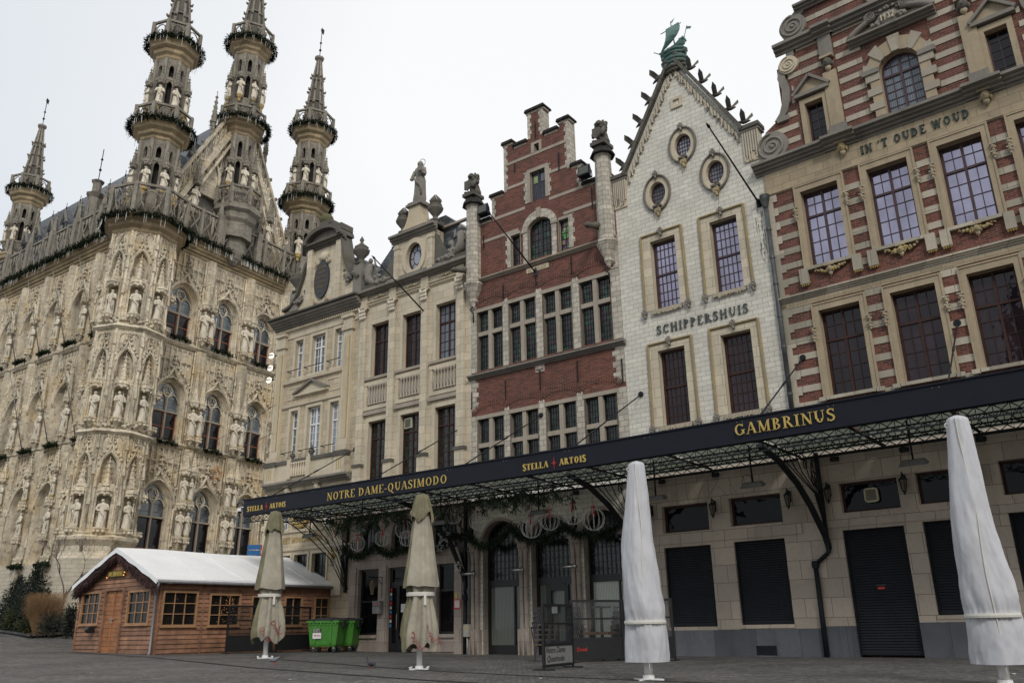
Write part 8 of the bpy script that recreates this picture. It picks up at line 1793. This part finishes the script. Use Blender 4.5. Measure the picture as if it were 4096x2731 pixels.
def ground():
    m, t, b = nodes('stone_sett_paving'); tc = t.nodes.new('ShaderNodeTexCoord'); co = tc.outputs['Object']
    vo = t.nodes.new('ShaderNodeTexVoronoi'); vo.feature = 'DISTANCE_TO_EDGE'; vo.inputs['Scale'].default_value = 8.5; vo.inputs['Randomness'].default_value = .55; t.links.new(co, vo.inputs['Vector'])
    vc = t.nodes.new('ShaderNodeTexVoronoi'); vc.inputs['Scale'].default_value = 8.5; vc.inputs['Randomness'].default_value = .55; t.links.new(co, vc.inputs['Vector'])
    col = _mix(t, _ramp(t, _noise(t, co, .45, 8, .7), .38, .62), (.135, .127, .118), (.085, .080, .076)); cc = t.nodes.new('ShaderNodeSeparateColor'); t.links.new(vc.outputs['Color'], cc.inputs[0])
    mr = t.nodes.new('ShaderNodeMapRange'); mr.inputs[3].default_value = .65; mr.inputs[4].default_value = 1.35; t.links.new(cc.outputs[0], mr.inputs[0]); c3 = t.nodes.new('ShaderNodeCombineColor'); [t.links.new(mr.outputs[0], c3.inputs[i]) for i in range(3)]
    col = _mix(t, 1.0, col, c3.outputs[0], 'MULTIPLY'); ed = _ramp(t, vo.outputs['Distance'], .0, .09); iv = t.nodes.new('ShaderNodeMath'); iv.operation = 'SUBTRACT'; iv.inputs[0].default_value = 1; t.links.new(ed, iv.inputs[1])
    col = _mix(t, _mul(t, iv.outputs[0], .75), col, (.022, .021, .018)); col = _mix(t, _mul(t, _ramp(t, _noise(t, co, .8, 5), .6, .75), .3), col, (.035, .042, .02))
    t.links.new(col, b.inputs['Base Color']); rm = t.nodes.new('ShaderNodeMapRange'); rm.inputs[1].default_value = .35; rm.inputs[2].default_value = .65; rm.inputs[3].default_value = .4; rm.inputs[4].default_value = .85; t.links.new(_noise(t, co, .3, 6, .7), rm.inputs[0]); t.links.new(rm.outputs[0], b.inputs['Roughness'])
    bp = t.nodes.new('ShaderNodeBump'); bp.inputs['Strength'].default_value = .55; bp.inputs['Distance'].default_value = .03; t.links.new(ed, bp.inputs['Height']); t.links.new(bp.outputs[0], b.inputs['Normal'])
    g = MB(m); xs = [-400, -150, -80]+[-60+1.5*i for i in range(61)]+[60, 150, 400]; ys = [-400, -150, -60, -30, -10, 0]+[4+1.5*i for i in range(48)]+[120, 250, 500]
    def h(x, y): return gz(max(-45, x), min(80, y))
    n = g.pts([(x, y, h(x, y)) for y in ys for x in xs]); k = len(xs)
    for j in range(len(ys)-1):
        for i in range(k-1): a = n+j*k+i; g.face((a, a+1, a+k+1, a+k), m, True)
    tag(g.build('square_paving', None), kind='structure')
    gu = plain('dark_drain_line', (.018, .019, .015), .8, .5, 8); lines = [[(-21, 31.0), (-16.3, 32.6), (-11.5, 28.0), (-6.43, 21.48), (-1.65, 16.63), (3, 12.5)], [(-7.45, 27.06), (-3.5, 22.0), (.29, 17.77), (4.5, 13.4)]]
    for P in lines:
        d = MB(gu)
        for (x0, y0), (x1, y1) in zip(P[:-1], P[1:]):
            L_ = sqrt((x1-x0)**2+(y1-y0)**2); nx, ny = -(y1-y0)/L_*.06, (x1-x0)/L_*.06; N = 12
            for i in range(N):
                a, c = i/N, (i+1)/N; q = [(x0+(x1-x0)*a-nx, y0+(y1-y0)*a-ny), (x0+(x1-x0)*c-nx, y0+(y1-y0)*c-ny), (x0+(x1-x0)*c+nx, y0+(y1-y0)*c+ny), (x0+(x1-x0)*a+nx, y0+(y1-y0)*a+ny)]
                d.poly([(x, y, h(x, y)+.012) for x, y in q])
        tag(d.build('drain_channel', None), kind='structure')
def litter():
    m = MB(plain('dead_leaf', (.12, .08, .03), .9, .6, 1)); w = plain('paper_scrap', (.6, .6, .58), .8)
    for i in range(150):
        x = random.uniform(-18, 9); y = random.uniform(12, 36); f = (x-8.4)*-.78+24.5
        if y > f-1: continue
        a = random.uniform(0, 6.3); s = random.uniform(.015, .05); z = gz(x, y)+.012; m.poly([(x+s*cos(a+k*pi/2)*(1 if k % 2 else .5), y+s*sin(a+k*pi/2), z+random.uniform(0, .012)) for k in range(4)], w if i % 9 == 0 else None)
    tag(m.build('fallen_leaves', None), 'scattered dead leaves and scraps on the paving', 'litter', kind='stuff')
def surroundings():
    """the rest of the square behind the camera, seen only in the window panes"""
    for x, y, az, w, z, lab in ((-14, -24, -50.3, 30, 25, 'long pale stone church side across the square behind the viewer'), (16, -34, -50.3, 26, 22, 'tall stone house row across the square behind the viewer, right part')):
        f = Facade(x, y, az); R = thing('opposite_building', lab, 'building', f.P, f.rz, None); m = MB(GREYST); m.wall(rect(-w/2, w/2, -.5, z), [parch(1.3, 3, z*.55, 4, -w/2+3.5+5.2*i, 6) for i in range(int((w-5)/5.2)+1)], 0, -.5); m.box(-w/2, w/2, -9, -.5, -.5, z, GREYST); m.build('wall', R)
        m = MB(SLATE); m.prism([(-w/2, z), (w/2, z), (w/2-3, z+5), (-w/2+3, z+5)], -8, -1, SLATE); m.build('roof', R)
ground(); litter(); house_right(); house_ship(); ship(); house_red(); house_attic(); house_left(); canopy(); street(); garlands(); cabin(); garden(); sign_post(); town_hall(); surroundings()
for o in list(SC.objects):
    if o.type == 'MESH' and not o.data.polygons: bpy.data.objects.remove(o)
